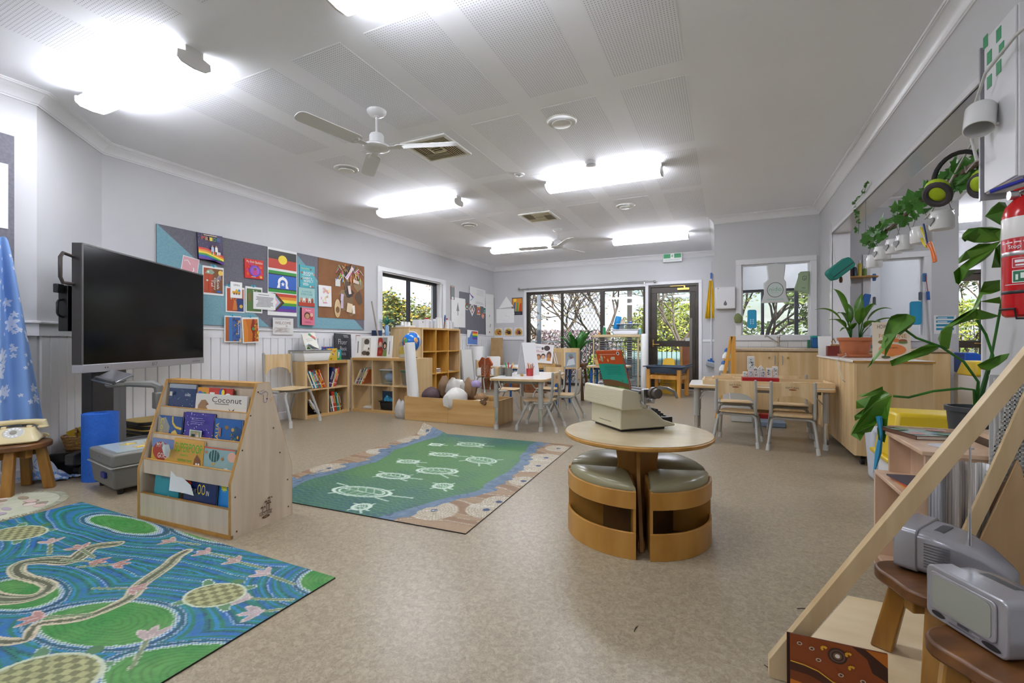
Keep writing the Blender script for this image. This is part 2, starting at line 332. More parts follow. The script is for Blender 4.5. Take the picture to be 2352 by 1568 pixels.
# ---- left window
def frame_box(m,a0,a1,z0,z1,t,d0,d1,ax,sides='lrtb'):
    """rectangular frame in plane ax ('x': frame spans y, 'y': spans x); d0..d1 depth"""
    R=[]
    if 't' in sides: R.append((a0,a1,z1-t,z1))
    if 'b' in sides: R.append((a0,a1,z0,z0+t))
    if 'l' in sides: R.append((a0,a0+t,z0+(t if 'b' in sides else 0),z1-t))
    if 'r' in sides: R.append((a1-t,a1,z0+(t if 'b' in sides else 0),z1-t))
    for p,q,u,v in R:
        if ax=='x': m.box(d0,d1,p,q,u,v)
        else: m.box(p,q,d0,d1,u,v)
    return m
DKF=mat('dark_window_frame','#2b2b33',.4)
w1=struct(frame_box(M(),5.67,7.3,1.05,2.07,.045,-5.08,-5.02,'x').box(-5.075,-5.025,6.44,6.5,1.05,2.03),'window_1',DKF,bev=.003)
for y0,y1 in ((5.715,6.44),(6.5,7.255)): build(M().box(-5.052,-5.048,y0,y1,1.095,2.025),'pane',GLASS,w1,smooth=False)
struct(frame_box(M(),5.57,7.48,.97,2.15,.09,-4.95,-4.93,'x').box(-5.08,-4.93,5.655,5.672,1.05,2.08).box(-5.08,-4.93,7.298,7.32,1.05,2.08).box(-5.08,-4.93,5.67,7.3,2.068,2.085).box(-5.08,-4.91,5.62,7.35,1.03,1.052),'trim_6',WHITE,bev=.003)
# ---- sliding window wall and glass door at the back
w2=M(); frame_box(w2,-4.11,-1.47,.0,2.08,.055,YB+.03,YB+.12,'y')
w2.box(-3.30,-3.25,YB+.03,YB+.1,.05,2.03).box(-2.42,-2.33,YB+.03,YB+.11,.05,2.03)
win2=struct(w2,'window_2',BRONZE,bev=.004)
for x0,x1,y in ((-4.06,-3.3,.06),(-3.25,-2.42,.075),(-2.33,-1.52,.06)): build(M().box(x0,x1,YB+y,YB+y+.005,.05,2.03),'pane',GLASS,win2,smooth=False)
# diamond security mesh behind the middle leaf
mm=M()
def clipseg(x0,z0,x1,z1,X0,X1,Z0,Z1):
    t0,t1=0,1;dx,dz=x1-x0,z1-z0
    for p,q in ((-dx,x0-X0),(dx,X1-x0),(-dz,z0-Z0),(dz,Z1-z0)):
        if abs(p)<1e-9:
            if q<0: return None
        else:
            r=q/p
            if p<0: t0=max(t0,r)
            else: t1=min(t1,r)
    return None if t0>=t1 else (x0+t0*dx,z0+t0*dz,x0+t1*dx,z0+t1*dz)
for k in range(-40,60):
    for s in (1,-1):
        c=-3.25+k*.085; r=clipseg(c,0,c+s*2.2*.62,2.2,-3.25,-2.42,.06,2.02)
        if r: mm.tube([(r[0],YB+.1,r[1]),(r[2],YB+.1,r[3])],.0045,4)
tag(build(mm,'diamond_mesh',mat('mesh_black','#26221f',.5),win2),kind='stuff')
d1=M(); frame_box(d1,-1.42,-.47,0,2.1,.05,YB+.0,YB+.12,'y','lrt')
door=struct(d1,'door_1',BRONZE,bev=.004)
dl=M(); frame_box(dl,-1.365,-.525,.02,2.045,.11,YB+.03,YB+.08,'y').box(-1.26,-.63,YB+.03,YB+.08,.86,.97)
leaf=build(dl,'door_leaf',BRONZE,door,bev=.004)
build(M().box(-1.255,-.635,YB+.053,YB+.058,.97,1.935),'upper_pane',GLASS,leaf,smooth=False); build(M().box(-1.255,-.635,YB+.053,YB+.058,.13,.86),'lower_pane',GLASS,leaf,smooth=False)
build(M().box(-1.34,-1.31,YB+.012,YB+.03,.85,1.0).tube([(-1.325,YB+.03,.9),(-1.325,YB-.03,.9),(-1.2,YB-.03,.9)],.009,8),'lever_handle',BRASS,leaf,bev=.002)
build(M().box(-.86,-.64,YB-.02,YB+.03,1.975,2.02).box(-1.0,-.72,YB-.025,YB-.01,2.05,2.065).box(-.74,-.71,YB-.022,YB,2.0,2.06),'door_closer',BRASS,leaf,bev=.003)
build(M().box(-.635,-.585,YB+.015,YB+.03,.1,1.42),'finger_guard',mat('guard_grey','#6f6a63',.3,.4),leaf)
struct(M().box(-4.17,-4.11,YB-.018,YB+.03,0,2.08).box(-1.475,-1.415,YB-.02,YB+.1,0,2.1).box(-.47,-.41,YB-.018,YB+.03,0,2.1).box(-4.17,-1.475,YB-.018,YB+.03,2.08,2.13).box(-1.475,-.41,YB-.018,YB+.03,2.1,2.16),'trim_7',WHITE,bev=.003)
# ---- nib windows
def trimwin(name,x0,x1,z0,z1,w=.07):
    m=M(); frame_box(m,x0-w,x1+w,z0-w*.8,z1+w,w,YN-.02,YN,'y'); frame_box(m,x0-.012,x1+.012,z0-.012,z1+.012,.014,YN-.015,YN+.12,'y'); frame_box(m,x0,x1,z0,z1,.02,YN+.03,YN+.07,'y')
    o=struct(m,name,WHITE,bev=.003); build(M().box(x0+.02,x1-.02,YN+.048,YN+.053,z0+.02,z1-.02),'pane',GLASS,o,smooth=False); return o
trimwin('window_3',.2,1.0,1.03,2.01); trimwin('window_4',1.62,2.14,1.02,1.97)
w5=struct(frame_box(M(),0,1.5,.9,1.92,.045,YB+.04,YB+.1,'y').box(.6,.65,YB+.04,YB+.09,.94,1.88).box(1.13,1.19,YB+.04,YB+.09,.94,1.88),'window_5',DKF)
for x0,x1 in ((.045,.6),(.65,1.13),(1.19,1.455)): build(M().box(x0,x1,YB+.06,YB+.064,.945,1.875),'pane',GLASS,w5,smooth=False)
d2=struct(frame_box(M(),2.95,3.78,0,2.08,.05,YB,YB+.12,'y','lrt'),'door_2',BRONZE,bev=.004)
lf=build(frame_box(M(),3.0,3.73,.02,2.03,.11,YB+.03,YB+.08,'y').box(3.1,3.62,YB+.03,YB+.08,.86,.97),'door_leaf',BRONZE,d2,bev=.004)
build(M().box(3.11,3.62,YB+.053,YB+.058,.97,1.92),'upper_pane',GLASS,lf,smooth=False); build(M().box(3.11,3.62,YB+.053,YB+.058,.13,.86),'lower_pane',GLASS,lf,smooth=False)
build(M().box(3.655,3.69,YB+.012,YB+.03,.85,1.05).tube([(3.67,YB+.03,.93),(3.67,YB-.03,.93),(3.53,YB-.03,.93)],.009,8),'lever_handle',BRASS,lf,bev=.002)
w6=struct(frame_box(M(),3.86,4.5,1.14,2.02,.04,YB+.02,YB+.1,'y'),'window_6',WHITE); build(M().box(3.9,4.46,YB+.05,YB+.054,1.18,1.98),'pane',GLASS,w6,smooth=False)
struct(frame_box(M(),2.88,3.85,0,2.15,.065,YB-.018,YB,'y','lrt').box(3.85,4.57,YB-.018,YB,1.08,1.14).box(3.85,4.57,YB-.018,YB,2.02,2.09),'trim_8',WHITE,bev=.003)
# ---------------------------------------------------------------- ceiling fittings
def fitting(label,x,y,L=1.2,lit=True):
    o=thing('ceiling_light',label,'ceiling light',(x,y,2.7)); h=L/2
    build(M().box(-h+.015,h-.015,-.05,.05,-.046,0).box(-h+.015,h-.015,-.08,.08,-.05,-.046),'tray',WHITE,o,bev=.004)
    pr=[(-.084,-.05),(-.09,-.056),(-.09,-.09),(-.066,-.108),(0,-.115),(.066,-.108),(.09,-.09),(.09,-.056),(.084,-.05)]
    df=build(M().prism(pr,-h+.012,h-.012,'yz'),'diffuser',TUBE,o,ang=20); df.data.materials.append(TUBES)
    for pl in df.data.polygons:
        if pl.normal.z>-.3: pl.material_index=1
    pe=[(-.093,-.048),(-.094,-.086),(-.068,-.108),(0,-.116),(.068,-.108),(.094,-.086),(.093,-.048),(.05,-.035),(.05,0),(-.05,0),(-.05,-.035)]
    for s in (-1,1): build(M().prism(pe,min(s*h,s*(h-.013)),max(s*h,s*(h-.013)),'yz'),'end_cap',mat('cap_plastic','#d6d4d0',.35),o)
    return o
fitting('long ceiling light nearest the camera, above the big screen',-3.46,1.65); fitting('ceiling light cut off at the top edge of the photo',-1.13,1.65)
fitting('ceiling light above the pinboard wall, left of the four-way vent',-3.49,4.67); fitting('ceiling light beside the smoke alarm, above the far tables',-1.16,4.67)
fitting('far ceiling light passing behind the small ceiling fan',-3.32,7.5); fitting('far ceiling light in front of the exit sign',-1.12,7.7)
fitting('ceiling light behind the camera on the screen side',-3.46,-1.3); fitting('ceiling light behind the camera on the shelf side',-1.13,-1.3)
fitting('ceiling light in the side room, in the passage to the glass door',3.2,8.2); fitting('ceiling light in the middle of the side room',2.9,4.4)
fitting('ceiling light of the room behind the sink window',1.1,8.3)
def fan(label,x,y,angs):
    o=thing('ceiling_fan',label,'ceiling fan',(x,y,2.7)); FW=mat('fan_white','#dededd',.3)
    build(M().lathe([(0,-.05),(.018,-.048),(.022,-.042),(.05,-.035),(.07,-.015),(.073,0)],28),'canopy',FW,o)
    build(M().cyl((0,0,-.2),(0,0,-.03),.009,n=12),'down_rod',FW,o)
    build(M().lathe([(0,-.25),(.055,-.25),(.055,-.19),(.045,-.175),(.02,-.165),(0,-.165)],28),'motor_cover',FW,o)
    build(M().lathe([(0,-.262),(.05,-.262),(.05,-.25),(0,-.25)],24),'gap_ring',BLACK,o)
    build(M().lathe([(0,-.296),(.012,-.297),(.014,-.292),(.04,-.293),(.085,-.288),(.098,-.28),(.1,-.27),(.09,-.262),(0,-.262)],32),'hub',FW,o)
    for a in angs:
        bl=M().prism(rr(.48,.115,.045,5,.385,0),-.003,.003,'xy',mx=Matrix.Translation((0,0,-.275))@Matrix.Rotation(RD(11),4,'X'))
        p=build(bl,'blade',FW,o,rot=(0,0,RD(a)))
        build(M().prism([(.08,-.02),(.2,-.035),(.2,.035),(.08,.02)],-.283,-.28,'xy').cyl((.17,.02,-.288),(.17,.02,-.272),.006,n=8).cyl((.17,-.02,-.288),(.17,-.02,-.272),.006,n=8),'blade_bracket',FW,p)
fan('white three-bladed ceiling fan nearest the camera',-2.385,2.678,(259,19,139)); fan('small far white ceiling fan near the back windows',-2.357,6.679,(67,-53,-173))
VEN=mat('vent_cream','#e6dcbc',.45); VENW=mat('vent_frame','#dfddd6',.4); VBK=mat('vent_dark','#85744f',.8)
def vent(label,x,y):
    o=thing('ceiling_vent',label,'vent',(x,y,2.7)); s=.23
    build(M().box(-s+.03,s-.03,-s+.03,s-.03,-.004,0),'backing',VBK,o); m=M(); 
    for a,b_,c,d in ((-s,s,-s,-s+.035),(-s,s,s-.035,s),(-s,-s+.035,-s+.035,s-.035),(s-.035,s,-s+.035,s-.035)): m.box(a,b_,c,d,-.016,0)
    build(m,'frame',VENW,o,bev=.004)
    R=s-.035; t=R/3
    def slat(cx,cy,l,ang):
        build(M().obox((cx,cy,-.011),(l,.017,.0025),(RD(38) if ang==0 else 0,RD(-38) if ang else 0,0)) if ang==0 else M().obox((cx,cy,-.011),(.017,l,.0025),(0,RD(38),0)),'slat',VEN,o)
    for k in range(6):
        q=.012+k*(R-t)/6
        slat(R/2-t/2+.0,-R+q,R+t-.01,0); slat(-R/2+t/2,R-q,R+t-.01,0)
        slat(-R+q,-R/2+t/2,R+t-.01,1); slat(R-q,R/2-t/2,R+t-.01,1)
    for k in range(4): slat(0,-t+.03+k*.034,2*t-.03,0)
    build(M().box(-t,t,-t,-t+.01,-.016,-.002).box(-t,t,t-.01,t,-.016,-.002).box(-t,-t+.01,-t,t,-.016,-.002).box(t-.01,t,-t,t,-.016,-.002),'centre_frame',VEN,o)
vent('cream square air vent behind the nearest fan blade',-2.35,3.42); vent('cream square air vent further back, above the far fan',-2.34,5.9)
def diffuser(label,x,y):
    o=thing('round_air_outlet',label,'air outlet',(x,y,2.7))
    build(M().lathe([(.098,-.004),(.112,-.01),(.118,-.004),(.12,0)],36),'rim',VENW,o); build(M().lathe([(0,-.002),(.1,-.002),(.1,0)],36),'throat',mat('throat_brown','#5f4a28',.8),o)
    build(M().lathe([(0,-.034),(.05,-.033),(.074,-.028),(.077,-.022),(0,-.02)],36),'disc',VENW,o)
diffuser('round ceiling air outlet right of the near fan',-1.17,3.42); diffuser('round ceiling air outlet behind the lowest blade of the near fan',-3.456,3.44); diffuser('round ceiling air outlet between the two right-hand lights',-1.156,5.895); diffuser('round ceiling air outlet left of the far vent',-3.456,5.87)
o=thing('smoke_alarm','white smoke alarm right beside the long ceiling light','smoke alarm',(-1.181,4.333,2.7)); build(M().lathe([(0,-.045),(.04,-.045),(.052,-.038),(.052,-.028),(.045,-.026),(.055,-.02),(.06,-.012),(.06,0)],28),'body',WHITE,o); build(M().lathe([(.053,-.034),(.0535,-.032),(.053,-.03)],28),'slot',DARKG,o)
o=thing('motion_sensor','small white ceiling sensor left of the smoke alarm','sensor',(-1.941,4.32,2.7)); build(M().lathe([(0,-.02),(.02,-.018),(.028,-.012),(.05,-.01),(.055,0)],24),'body',WHITE,o); build(M().sph((0,0,-.016),(.014,.014,.008),12),'lens',mat('lens_grey','#b9b9bb',.2),o)
# exit sign
o=thing('exit_sign','green and white running-man exit sign above the glass door','exit sign',(-.945,YB-.06,2.5)); build(M().box(-.18,.18,-.04,.04,.03,.2),'casing',WHITE,o,bev=.01)
build(M().prism([(-.18,.2),(.18,.2),(.16,.225),(-.16,.225)],-.03,.04,'xz'),'mount',WHITE,o)
a=Art(.34,.15,-.041,z0=.04); a.rect(0,0,1,1,'#e9efe9').rect(.02,.42,.98,.97,'#3f9a63').rect(.4,.42,.6,.97,'#eef3ee')
a.ell(.52,.86,.014,.035,'#2f8a50').line([(.515,.82),(.49,.68)],.012,'#2f8a50').line([(.49,.68),(.53,.6),(.515,.5)],.009,'#2f8a50').line([(.49,.68),(.46,.6),(.43,.58)],.009,'#2f8a50').line([(.51,.79),(.545,.72),(.565,.75)],.007,'#2f8a50').line([(.51,.79),(.465,.76),(.455,.7)],.007,'#2f8a50').line([(.05,.2),(.3,.24),(.6,.16),(.95,.26)],.004,'#9aa8a0').line([(.05,.1),(.4,.16),(.9,.1)],.004,'#9aa8a0'); a.done(o,'sign_face',VCG)
# ---------------------------------------------------------------- pinboard wall (room side of wall_left is x = -4.95; rz=90deg panels face +x, local x runs along +y)
WX=-4.95; R90=PI/2
FELTG='#77767e'; FELTB='#7fa9b3'
def fabric_board(label,y0,y1,z0,z1,tri):
    o=thing('pinboard',label,'pinboard',(WX+.001,(y0+y1)/2,z0),R90); w=y1-y0;h=z1-z0
    build(M().box(-w/2,w/2,-.012,0,0,h),'board',noisy('felt_grey',FELTG,'#6c6b73',ns=60,rough=.9),o)
    build(M().prism([((u-.5)*w,v*h) for u,v in tri],-.0135,-.012,'xz'),'teal_fabric',noisy('felt_teal',FELTB,'#749fab',ns=60,rough=.9),o); return o
fabric_board('grey and teal pinboard behind the big screen, under the rainbow book',2.504,3.69,1.135,2.09,[(0,1),(0,0),(1,0)])
fabric_board('grey and teal pinboard under the brown collage card',3.69,5.27,1.135,2.09,[(0,0),(.02,0),(.02,.0),(.24,.98),(.47,.66),(.5,.2),(.97,.0)] if 0 else [(.25,.97),(.25,0),(.99,0),(.9,.12),(.5,.6)])
def W_(yc,z,dy=0): return (WX+.0145+dy,yc,z)
def lw(name,label,cat,y0,y1,z0,z1,art,t=.0015,roll=0,dx=0,material=None,group=None):
    return poster(name,label,cat,W_((y0+y1)/2,z0,dx),R90,y1-y0,z1-z0,art,t,material,roll,group=group)
RB=['#d8382b','#e88a25','#f0d23a','#3f9a3c','#2b58b5','#6b3a92']
def a_pride(a):
    a.rect(0,0,1,1,'#35264f').scatter(40,['#c9b7d8','#8e6fb0','#e8d9a0'],3,(.004,.01),(0,.45,1,1))
    for i,c in enumerate(RB):
        t=.46-.07*i; a.poly([(0,t),(.3,t-.01),(.6,t-.1),(1,t-.24)]+[(1,max(0,t-.34)),(.6,max(0,t-.2)),(.3,max(0,t-.1)),(0,max(0,t-.09))],c)
    for i,(ch,c) in enumerate(zip('PRIDE',['#e0533a','#e89a2a','#ead03c','#47a552','#3f72c4'])): a.text(ch,.13+.155*i,.74,.25+.155*i,.88,c)
    a.lines(.2,.9,.85,.95,1,'#e8c7a0')
    for x,c in ((.55,'#b6c4dc'),(.7,'#eeeae2')):
        a.ell(x,.55,.035,.03,'#c98f6a').poly([(x-.05,.52),(x+.05,.52),(x+.06,.34),(x-.06,.34)],c).line([(x-.03,.34),(x-.04,.22)],.006,'#5a8a4a').line([(x+.03,.34),(x+.03,.22)],.006,'#e9e4da')
    a.rect(.74,.24,.86,.34,'#f3f0ea').rect(.78,.27,.82,.31,'#c33')
book('purple night-sky book with a rainbow and PRIDE lettering at the top of the pinboard',W_(3.004,1.815),R90,.258,.275,.012,H('#2d2145'),a_pride,roll=-2)
def a_bag(c):
    def f(a): a.rect(.03,.03,.97,.97,c).line([(.1,.8),(.3,.85),(.5,.7)],.006,'#f2e9ea').line([(.6,.3),(.75,.5),(.7,.6)],.008,'#f4f0f0').line([(.2,.2),(.4,.35)],.006,'#f7f2f2')
    return f
lw('clear_pouch','clear pouch with pink paper tilted at the screen top corner','pouch',2.70,2.86,1.57,1.82,a_bag('#d79fa4'),roll=8,dx=.002)
lw('clear_pouch','clear pouch with golden yellow paper beside the screen edge','pouch',2.73,2.909,1.387,1.59,a_bag('#c8951a'),dx=.001)
def clip(a,u=.5): a.poly([(u-.16,1.02),(u-.02,1.0),(u-.08,1.1)],'#3f9fb4').poly([(u+.02,1.0),(u+.2,1.0),(u+.08,1.08)],'#4fb3c6').poly([(u-.04,.98),(u+.06,.98),(u+.02,1.12)],'#2f8ea6')
def a_koala(a):
    clip(a); a.rect(.05,.07,.95,.93,'#a8451f').rect(.05,.07,.42,.8,'#b84a22').rect(.5,.07,.95,.93,'#7a4a22')
    for i in range(9): a.line([(.8,.78),(.5+.05*i,.4+.02*i)],.004,'#d8b060' if i%2 else '#2f5fa8')
    a.ell(.84,.8,.12,.09,'#e6c25a'); a.poly([(.1,.74),(.2,.86),(.4,.9),(.55,.8),(.45,.72)],'#8fa28a').ell(.25,.8,.05,.035,'#e7e2d4')
    a.text('Koala',.66,.22,.78,.55,'#f2ede2',-90).text('Stumpy',.5,.18,.61,.62,'#f2ede2',-90).text('Tail',.38,.3,.49,.54,'#f2ede2',-90).rect(.27,.12,.3,.7,'#c8321f').ell(.2,.5,.05,.035,'#e2d9c8').ell(.75,.13,.12,.04,'#2a62b2')
lw('story_card','white-framed story card with the words Koala Stumpy Tail','story card',2.922,3.142,1.453,1.755,a_koala,.006)
def a_spin(a):
    a.rect(.02,.02,.98,.98,'#f3f3f1').text('SPIN',.25,.74,.75,.86,'#333333').rect(.15,.28,.85,.42,'#e0a52a').poly([(.4,.42),(.45,.56),(.62,.52),(.6,.42)],'#e8b838').poly([(.6,.42),(.7,.58),(.85,.5),(.82,.4)],'#4a8fc8')
    for u in (.3,.5,.72): a.ell(u,.26,.07,.055,'#33302d').ell(u,.26,.03,.022,'#d08b2a')
lw('spin_card','rounded white card reading SPIN over a yellow mixer truck','card',3.213,3.347,1.443,1.621,a_spin,.004,dx=.008)
def a_orange(a): clip(a,.15); a.rect(.06,.05,.94,.93,'#b54a1c').rect(.55,.05,.94,.55,'#2b3f73').ell(.8,.25,.09,.07,'#e0b64a').poly([(.35,.1),(.42,.5),(.55,.45),(.6,.1)],'#d07a2a').line([(.42,.5),(.3,.62)],.006,'#d98a3a').line([(.5,.5),(.62,.6)],.006,'#d98a3a').text('Tale',.24,.5,.34,.86,'#efe6d8',-90)
lw('story_card','white-framed orange story card half hidden behind the SPIN card','story card',3.165,3.38,1.282,1.565,a_orange,.006)
def a_green(a): clip(a,.45); a.rect(.07,.06,.93,.92,'#54753a').rect(.5,.06,.93,.92,'#4a6a33').text('How the birds',.6,.2,.7,.85,'#eef0e4',-90).text('got their colours',.42,.15,.52,.88,'#eef0e4',-90).poly([(.1,.7),(.3,.8),(.34,.5),(.15,.4)],'#7e6a3a')
lw('story_card','white-framed green story card partly covered by the white typed page','story card',3.39,3.598,1.29,1.59,a_green,.006)
def a_page(a): a.lines(.2,.82,.8,.88,1,'#55555a').lines(.1,.12,.92,.74,8,'#6d6d72',.45,4)
lw('typed_page','white typed page pinned across the flag poster','page',3.479,3.765,1.336,1.534,a_page,.001,dx=.012)
def a_flags(a):
    a.rect(.02,.84,.98,.965,'#2e2a29').rect(.02,.70,.98,.84,'#c0371f').ell(.5,.84,.15,.068,'#efd128',26)
    a.rect(.02,.62,.98,.665,'#2f9034').rect(.02,.40,.98,.61,'#2c62b8').rect(.02,.345,.98,.39,'#2f9034').rect(.02,.606,.98,.62,'#1d1d1d').rect(.02,.39,.98,.402,'#1d1d1d')
    P=[(.5+.17*math.cos(RD(q)),.50+.085*math.sin(RD(q))) for q in range(200,-21,-20)]; I=[(.5+.1*math.cos(RD(q)),.49+.05*math.sin(RD(q))) for q in range(-20,201,20)]
    a.poly([(.31,.405),(.40,.42)]+P[0:0]+[(.385,.45)]+[(.36,.47)]+[] if 0 else P+[(.70,.412),(.60,.415)]+I+[(.40,.415),(.30,.412)],'#f0f0ee'); a.poly([(.47,.58),(.5,.6),(.53,.58)],'#f0f0ee'); a.star(.5,.475,.075,'#f0f0ee')
    for i,c in enumerate(['#c8412c','#dd8a2c','#ecd53e','#4b9c35','#2850b0','#6a3a90']): a.rect(.25,.285-.045*i,.98,.33-.045*i,c)
    for w,c in ((.5,'#2a2523'),(.44,'#6b4a2a'),(.37,'#8fc0dc'),(.31,'#e2a3b4'),(.25,'#ece9e6')): a.poly([(.25 if w>.25 else .1,.33),(.25+(w-.25)*1.6,.33 if w<.3 else .33),(.1+w,.195),(.25+(w-.25)*1.2 if w<.3 else .25+(w-.25)*.6,.06),(.25 if w>.25 else .1,.06)] if 0 else [(.1,.33),(.1+(w-.25)*.6,.33),(.05+w,.195),(.1+(w-.25)*.6,.06),(.1,.06)],c)
lw('flag_poster','tall white poster of three flags, black-red-yellow one on top','poster',3.667,4.075,1.276,2.09,a_flags,.0012,dx=.003)
def a_bubble(a): a.rect(0,0,1,1,'#d8322c').scatter(26,['#e0482f','#d43b6a','#e2613a'],5,(.05,.1),(.12,.12,.88,.88)).ell(.52,.4,.3,.3,'#6a52c0',26).ell(.52,.4,.24,.24,'#a05fc8',26).ell(.52,.5,.08,.08,'#8a5a3c').poly([(.42,.42),(.62,.42),(.66,.2),(.38,.2)],'#d0468c').text('My Body',.08,.78,.5,.92,'#f3e9d8').text('Bubble',.54,.78,.93,.92,'#f3e9d8').ell(.84,.1,.06,.06,'#e8c34a').lines(.3,.05,.6,.1,1,'#e8d8c8')
book('red book titled My Body Bubble on the grey felt',W_(3.495,1.685),R90,.23,.22,.01,H('#c22a26'),a_bubble,roll=-1)
def a_body(a):
    a.rect(0,0,1,1,'#3aa3ad').text('About Body',.1,.82,.6,.9,'#d5d64a').text('BODY',.25,.6,.88,.72,'#f2f2ec').lines(.15,.53,.8,.57,1,'#e8efe9').text('CONSENT &',.12,.38,.8,.48,'#f2f2ec').text('RESPECT',.25,.24,.88,.35,'#f2f2ec').lines(.15,.08,.6,.2,3,'#cfe6e4')
    for u,v,c in ((.12,.66,'#a2452a'),(.72,.84,'#7a3a2a'),(.9,.62,'#d08a5a'),(.1,.38,'#583226'),(.85,.06,'#c8584a'),(.68,.06,'#e7c9a8')): a.ell(u,v,.05,.045,c)
book('teal book about body, consent and respect beside the flag poster',W_(4.235,1.66),R90,.235,.285,.01,H('#2f8f9a'),a_body,roll=-1)
def a_house(a):
    a.rect(0,0,1,1,'#9dc3bd').rect(0,0,1,.2,'#b5442f').text('A HOUSE',.2,.74,.8,.84,'#3d8a96').text('EVERYONE',.15,.58,.85,.7,'#3d8a96')
    for i,c in enumerate(['#c98a6a','#e6dfcf','#c0604a','#dcd3c0','#a9523e']): a.poly([(.08+.17*i,.2),(.08+.17*i,.38),(.155+.17*i,.48),(.23+.17*i,.38),(.23+.17*i,.2)],c).ell(.15+.17*i,.25,.03,.05,'#5d3a2c')
book('pale green book with a row of little houses below the teal book',W_(4.222,1.418),R90,.25,.238,.01,H('#8ab5af'),a_house)
def a_pinkb(a): a.rect(0,0,1,1,'#d8788c').ell(.42,.55,.24,.2,'#4a3226').ell(.42,.52,.17,.15,'#c4926c').ell(.75,.6,.12,.11,'#e8b59c').rect(.62,.3,.85,.5,'#c04a4a').text('Ruben',.3,.82,.7,.9,'#f3dfe2').lines(.2,.1,.8,.2,2,'#a84a60')
book('narrow pink book with a curly-haired face above the plastic tub',W_(4.228,1.172),R90,.2,.225,.03,H('#3a2430'),a_pinkb)
def a_welc(a):
    a.rect(0,0,1,1,'#dcdad6').text('WELCOME',.1,.62,.88,.78,'#7a4a34').text('to',.62,.46,.7,.58,'#7a4a34').lines(.05,.88,.95,.94,1,'#9a9690')
    R=random.Random(4)
    for i in range(9): a.line([(R.uniform(0,.3)+.1*j,R.uniform(.1,.45)) for j in range(7)],.002,R.choice(['#8a8d94','#a6a09a','#7f858f','#b59a88']))
lw('welcome_sign','pale hand-drawn WELCOME sign below the flags','sign',3.726,4.011,1.045,1.247,a_welc,.002,dx=.016)
def a_l1(a): clip(a,.45); a.rect(.05,.04,.95,.95,'#a85b20').rect(.25,.04,.42,.95,'#2f78b8').rect(.45,.04,.95,.95,'#3a62a0').scatter(26,['#c99a4a','#7a4a22','#e0c27a','#2a4f88'],8,(.03,.08),(.45,.06,.92,.9)).text('The Bouncing',.76,.3,.86,.85,'#eef0f2',-90)
def a_l2(a): clip(a,.5); a.rect(.06,.05,.94,.93,'#c8701f').poly([(.06,.05),(.3,.05),(.35,.5),(.2,.93),(.06,.93)],'#d8852c').poly([(.55,.05),(.6,.35),(.5,.6),(.62,.93),(.75,.93),(.72,.05)],'#8f2f1c').scatter(30,['#d8a83c','#8a5a20','#b8421f','#4a5f2a'],9,(.02,.06),(.7,.06,.92,.9)).ell(.62,.55,.08,.06,'#4f9a5c').ell(.9,.4,.07,.06,'#e0b84a')
lw('story_card','white-framed blue and brown story card hung lowest on the left','story card',3.142,3.33,.952,1.242,a_l1,.006,dx=.016)
lw('story_card','white-framed orange story card hung lowest, right of its blue twin','story card',3.345,3.545,.943,1.236,a_l2,.006,roll=-3,dx=.024)
# kraft collage
o=thing('collage_card','brown cardboard sheet carrying a collage of pencils, tags and bark','collage',W_(4.84,1.285),R90)
build(M().box(-.43,.43,-.003,0,0,.8),'card',noisy('kraft_card','#8f633e','#84593a',ns=8,rough=.8),o)
a=Art(.6,.76,-.0035,x0=-.185,z0=.02); R=random.Random(7)
for i in range(16):
    cx,cy=R.uniform(.12,.88),R.uniform(.1,.9); a.poly([(cx+R.uniform(.08,.18)*math.cos(q*.785),cy+R.uniform(.06,.16)*math.sin(q*.785)) for q in range(8)],R.choice(['#4a3a33','#5d4632','#7d6242','#3d3230','#8f744f']))
a.done(o,'bark_scraps')
for i in range(46):
    cx=R.choice([-.05,.02,.15,.25,.3])+R.uniform(-.04,.04); cz=R.uniform(.6,.78); an=R.uniform(-.9,.9)
    build(M(H(R.choice(['#e2c23a','#5cae4a','#4a8fd0','#e0833a','#d65a9a','#e9e1d2']))).cyl((cx,-.012,cz),(cx+.1*math.sin(an),-.016,cz-.1*math.cos(an)),.0045,n=6),'coloured_pencil',VC,o)
for (x,z,r,w,h,c) in ((.12,.66,35,.045,.22,'#e7c9cf'),(-.1,.5,0,.09,.1,'#cfd0c8'),(.12,.42,-12,.05,.12,'#e3cfc6'),(-.02,.3,5,.05,.1,'#cdbfd2'),(.25,.55,10,.12,.05,'#cdbcae'),(.12,.16,8,.1,.13,'#dcc9a6'),(.2,.14,-5,.05,.12,'#e8ded0'),(-.02,.2,3,.045,.11,'#c9b6cc')):
    build(M(H(c)).box(-w/2,w/2,-.004,0,-h/2,h/2),'name_tag',VC,o,(x,-.012,z),(0,RD(r),0))
build(M().prism(ellp(0,0,.055,.13,20),-.006,0,'xz'),'wooden_spoon_plaque',BIRCH,o,(-.1,-.006,.14)); build(M().prism(ellp(0,0,.035,.045,16),-.007,-.0062,'xz',H('#7b5833')),'plaque_hollow',VC,o,(-.1,-.006,.12))
build(M().tube([(-.12,-.014,.62),(0,-.02,.7),(.16,-.014,.79)],.006,6),'twig',DARKW,o)
def a_draw(a): a.scatter(14,['#e2a7c2','#f0d8a0','#c8d0a8','#dca0a0'],2,(.03,.12),(.15,.1,.85,.9)).lines(.3,.12,.7,.2,1,'#d070a0')
lw('child_drawing','white child drawing pinned on the left of the brown collage','drawing',4.408,4.627,1.433,1.719,a_draw,.001,dx=.016,roll=-1)
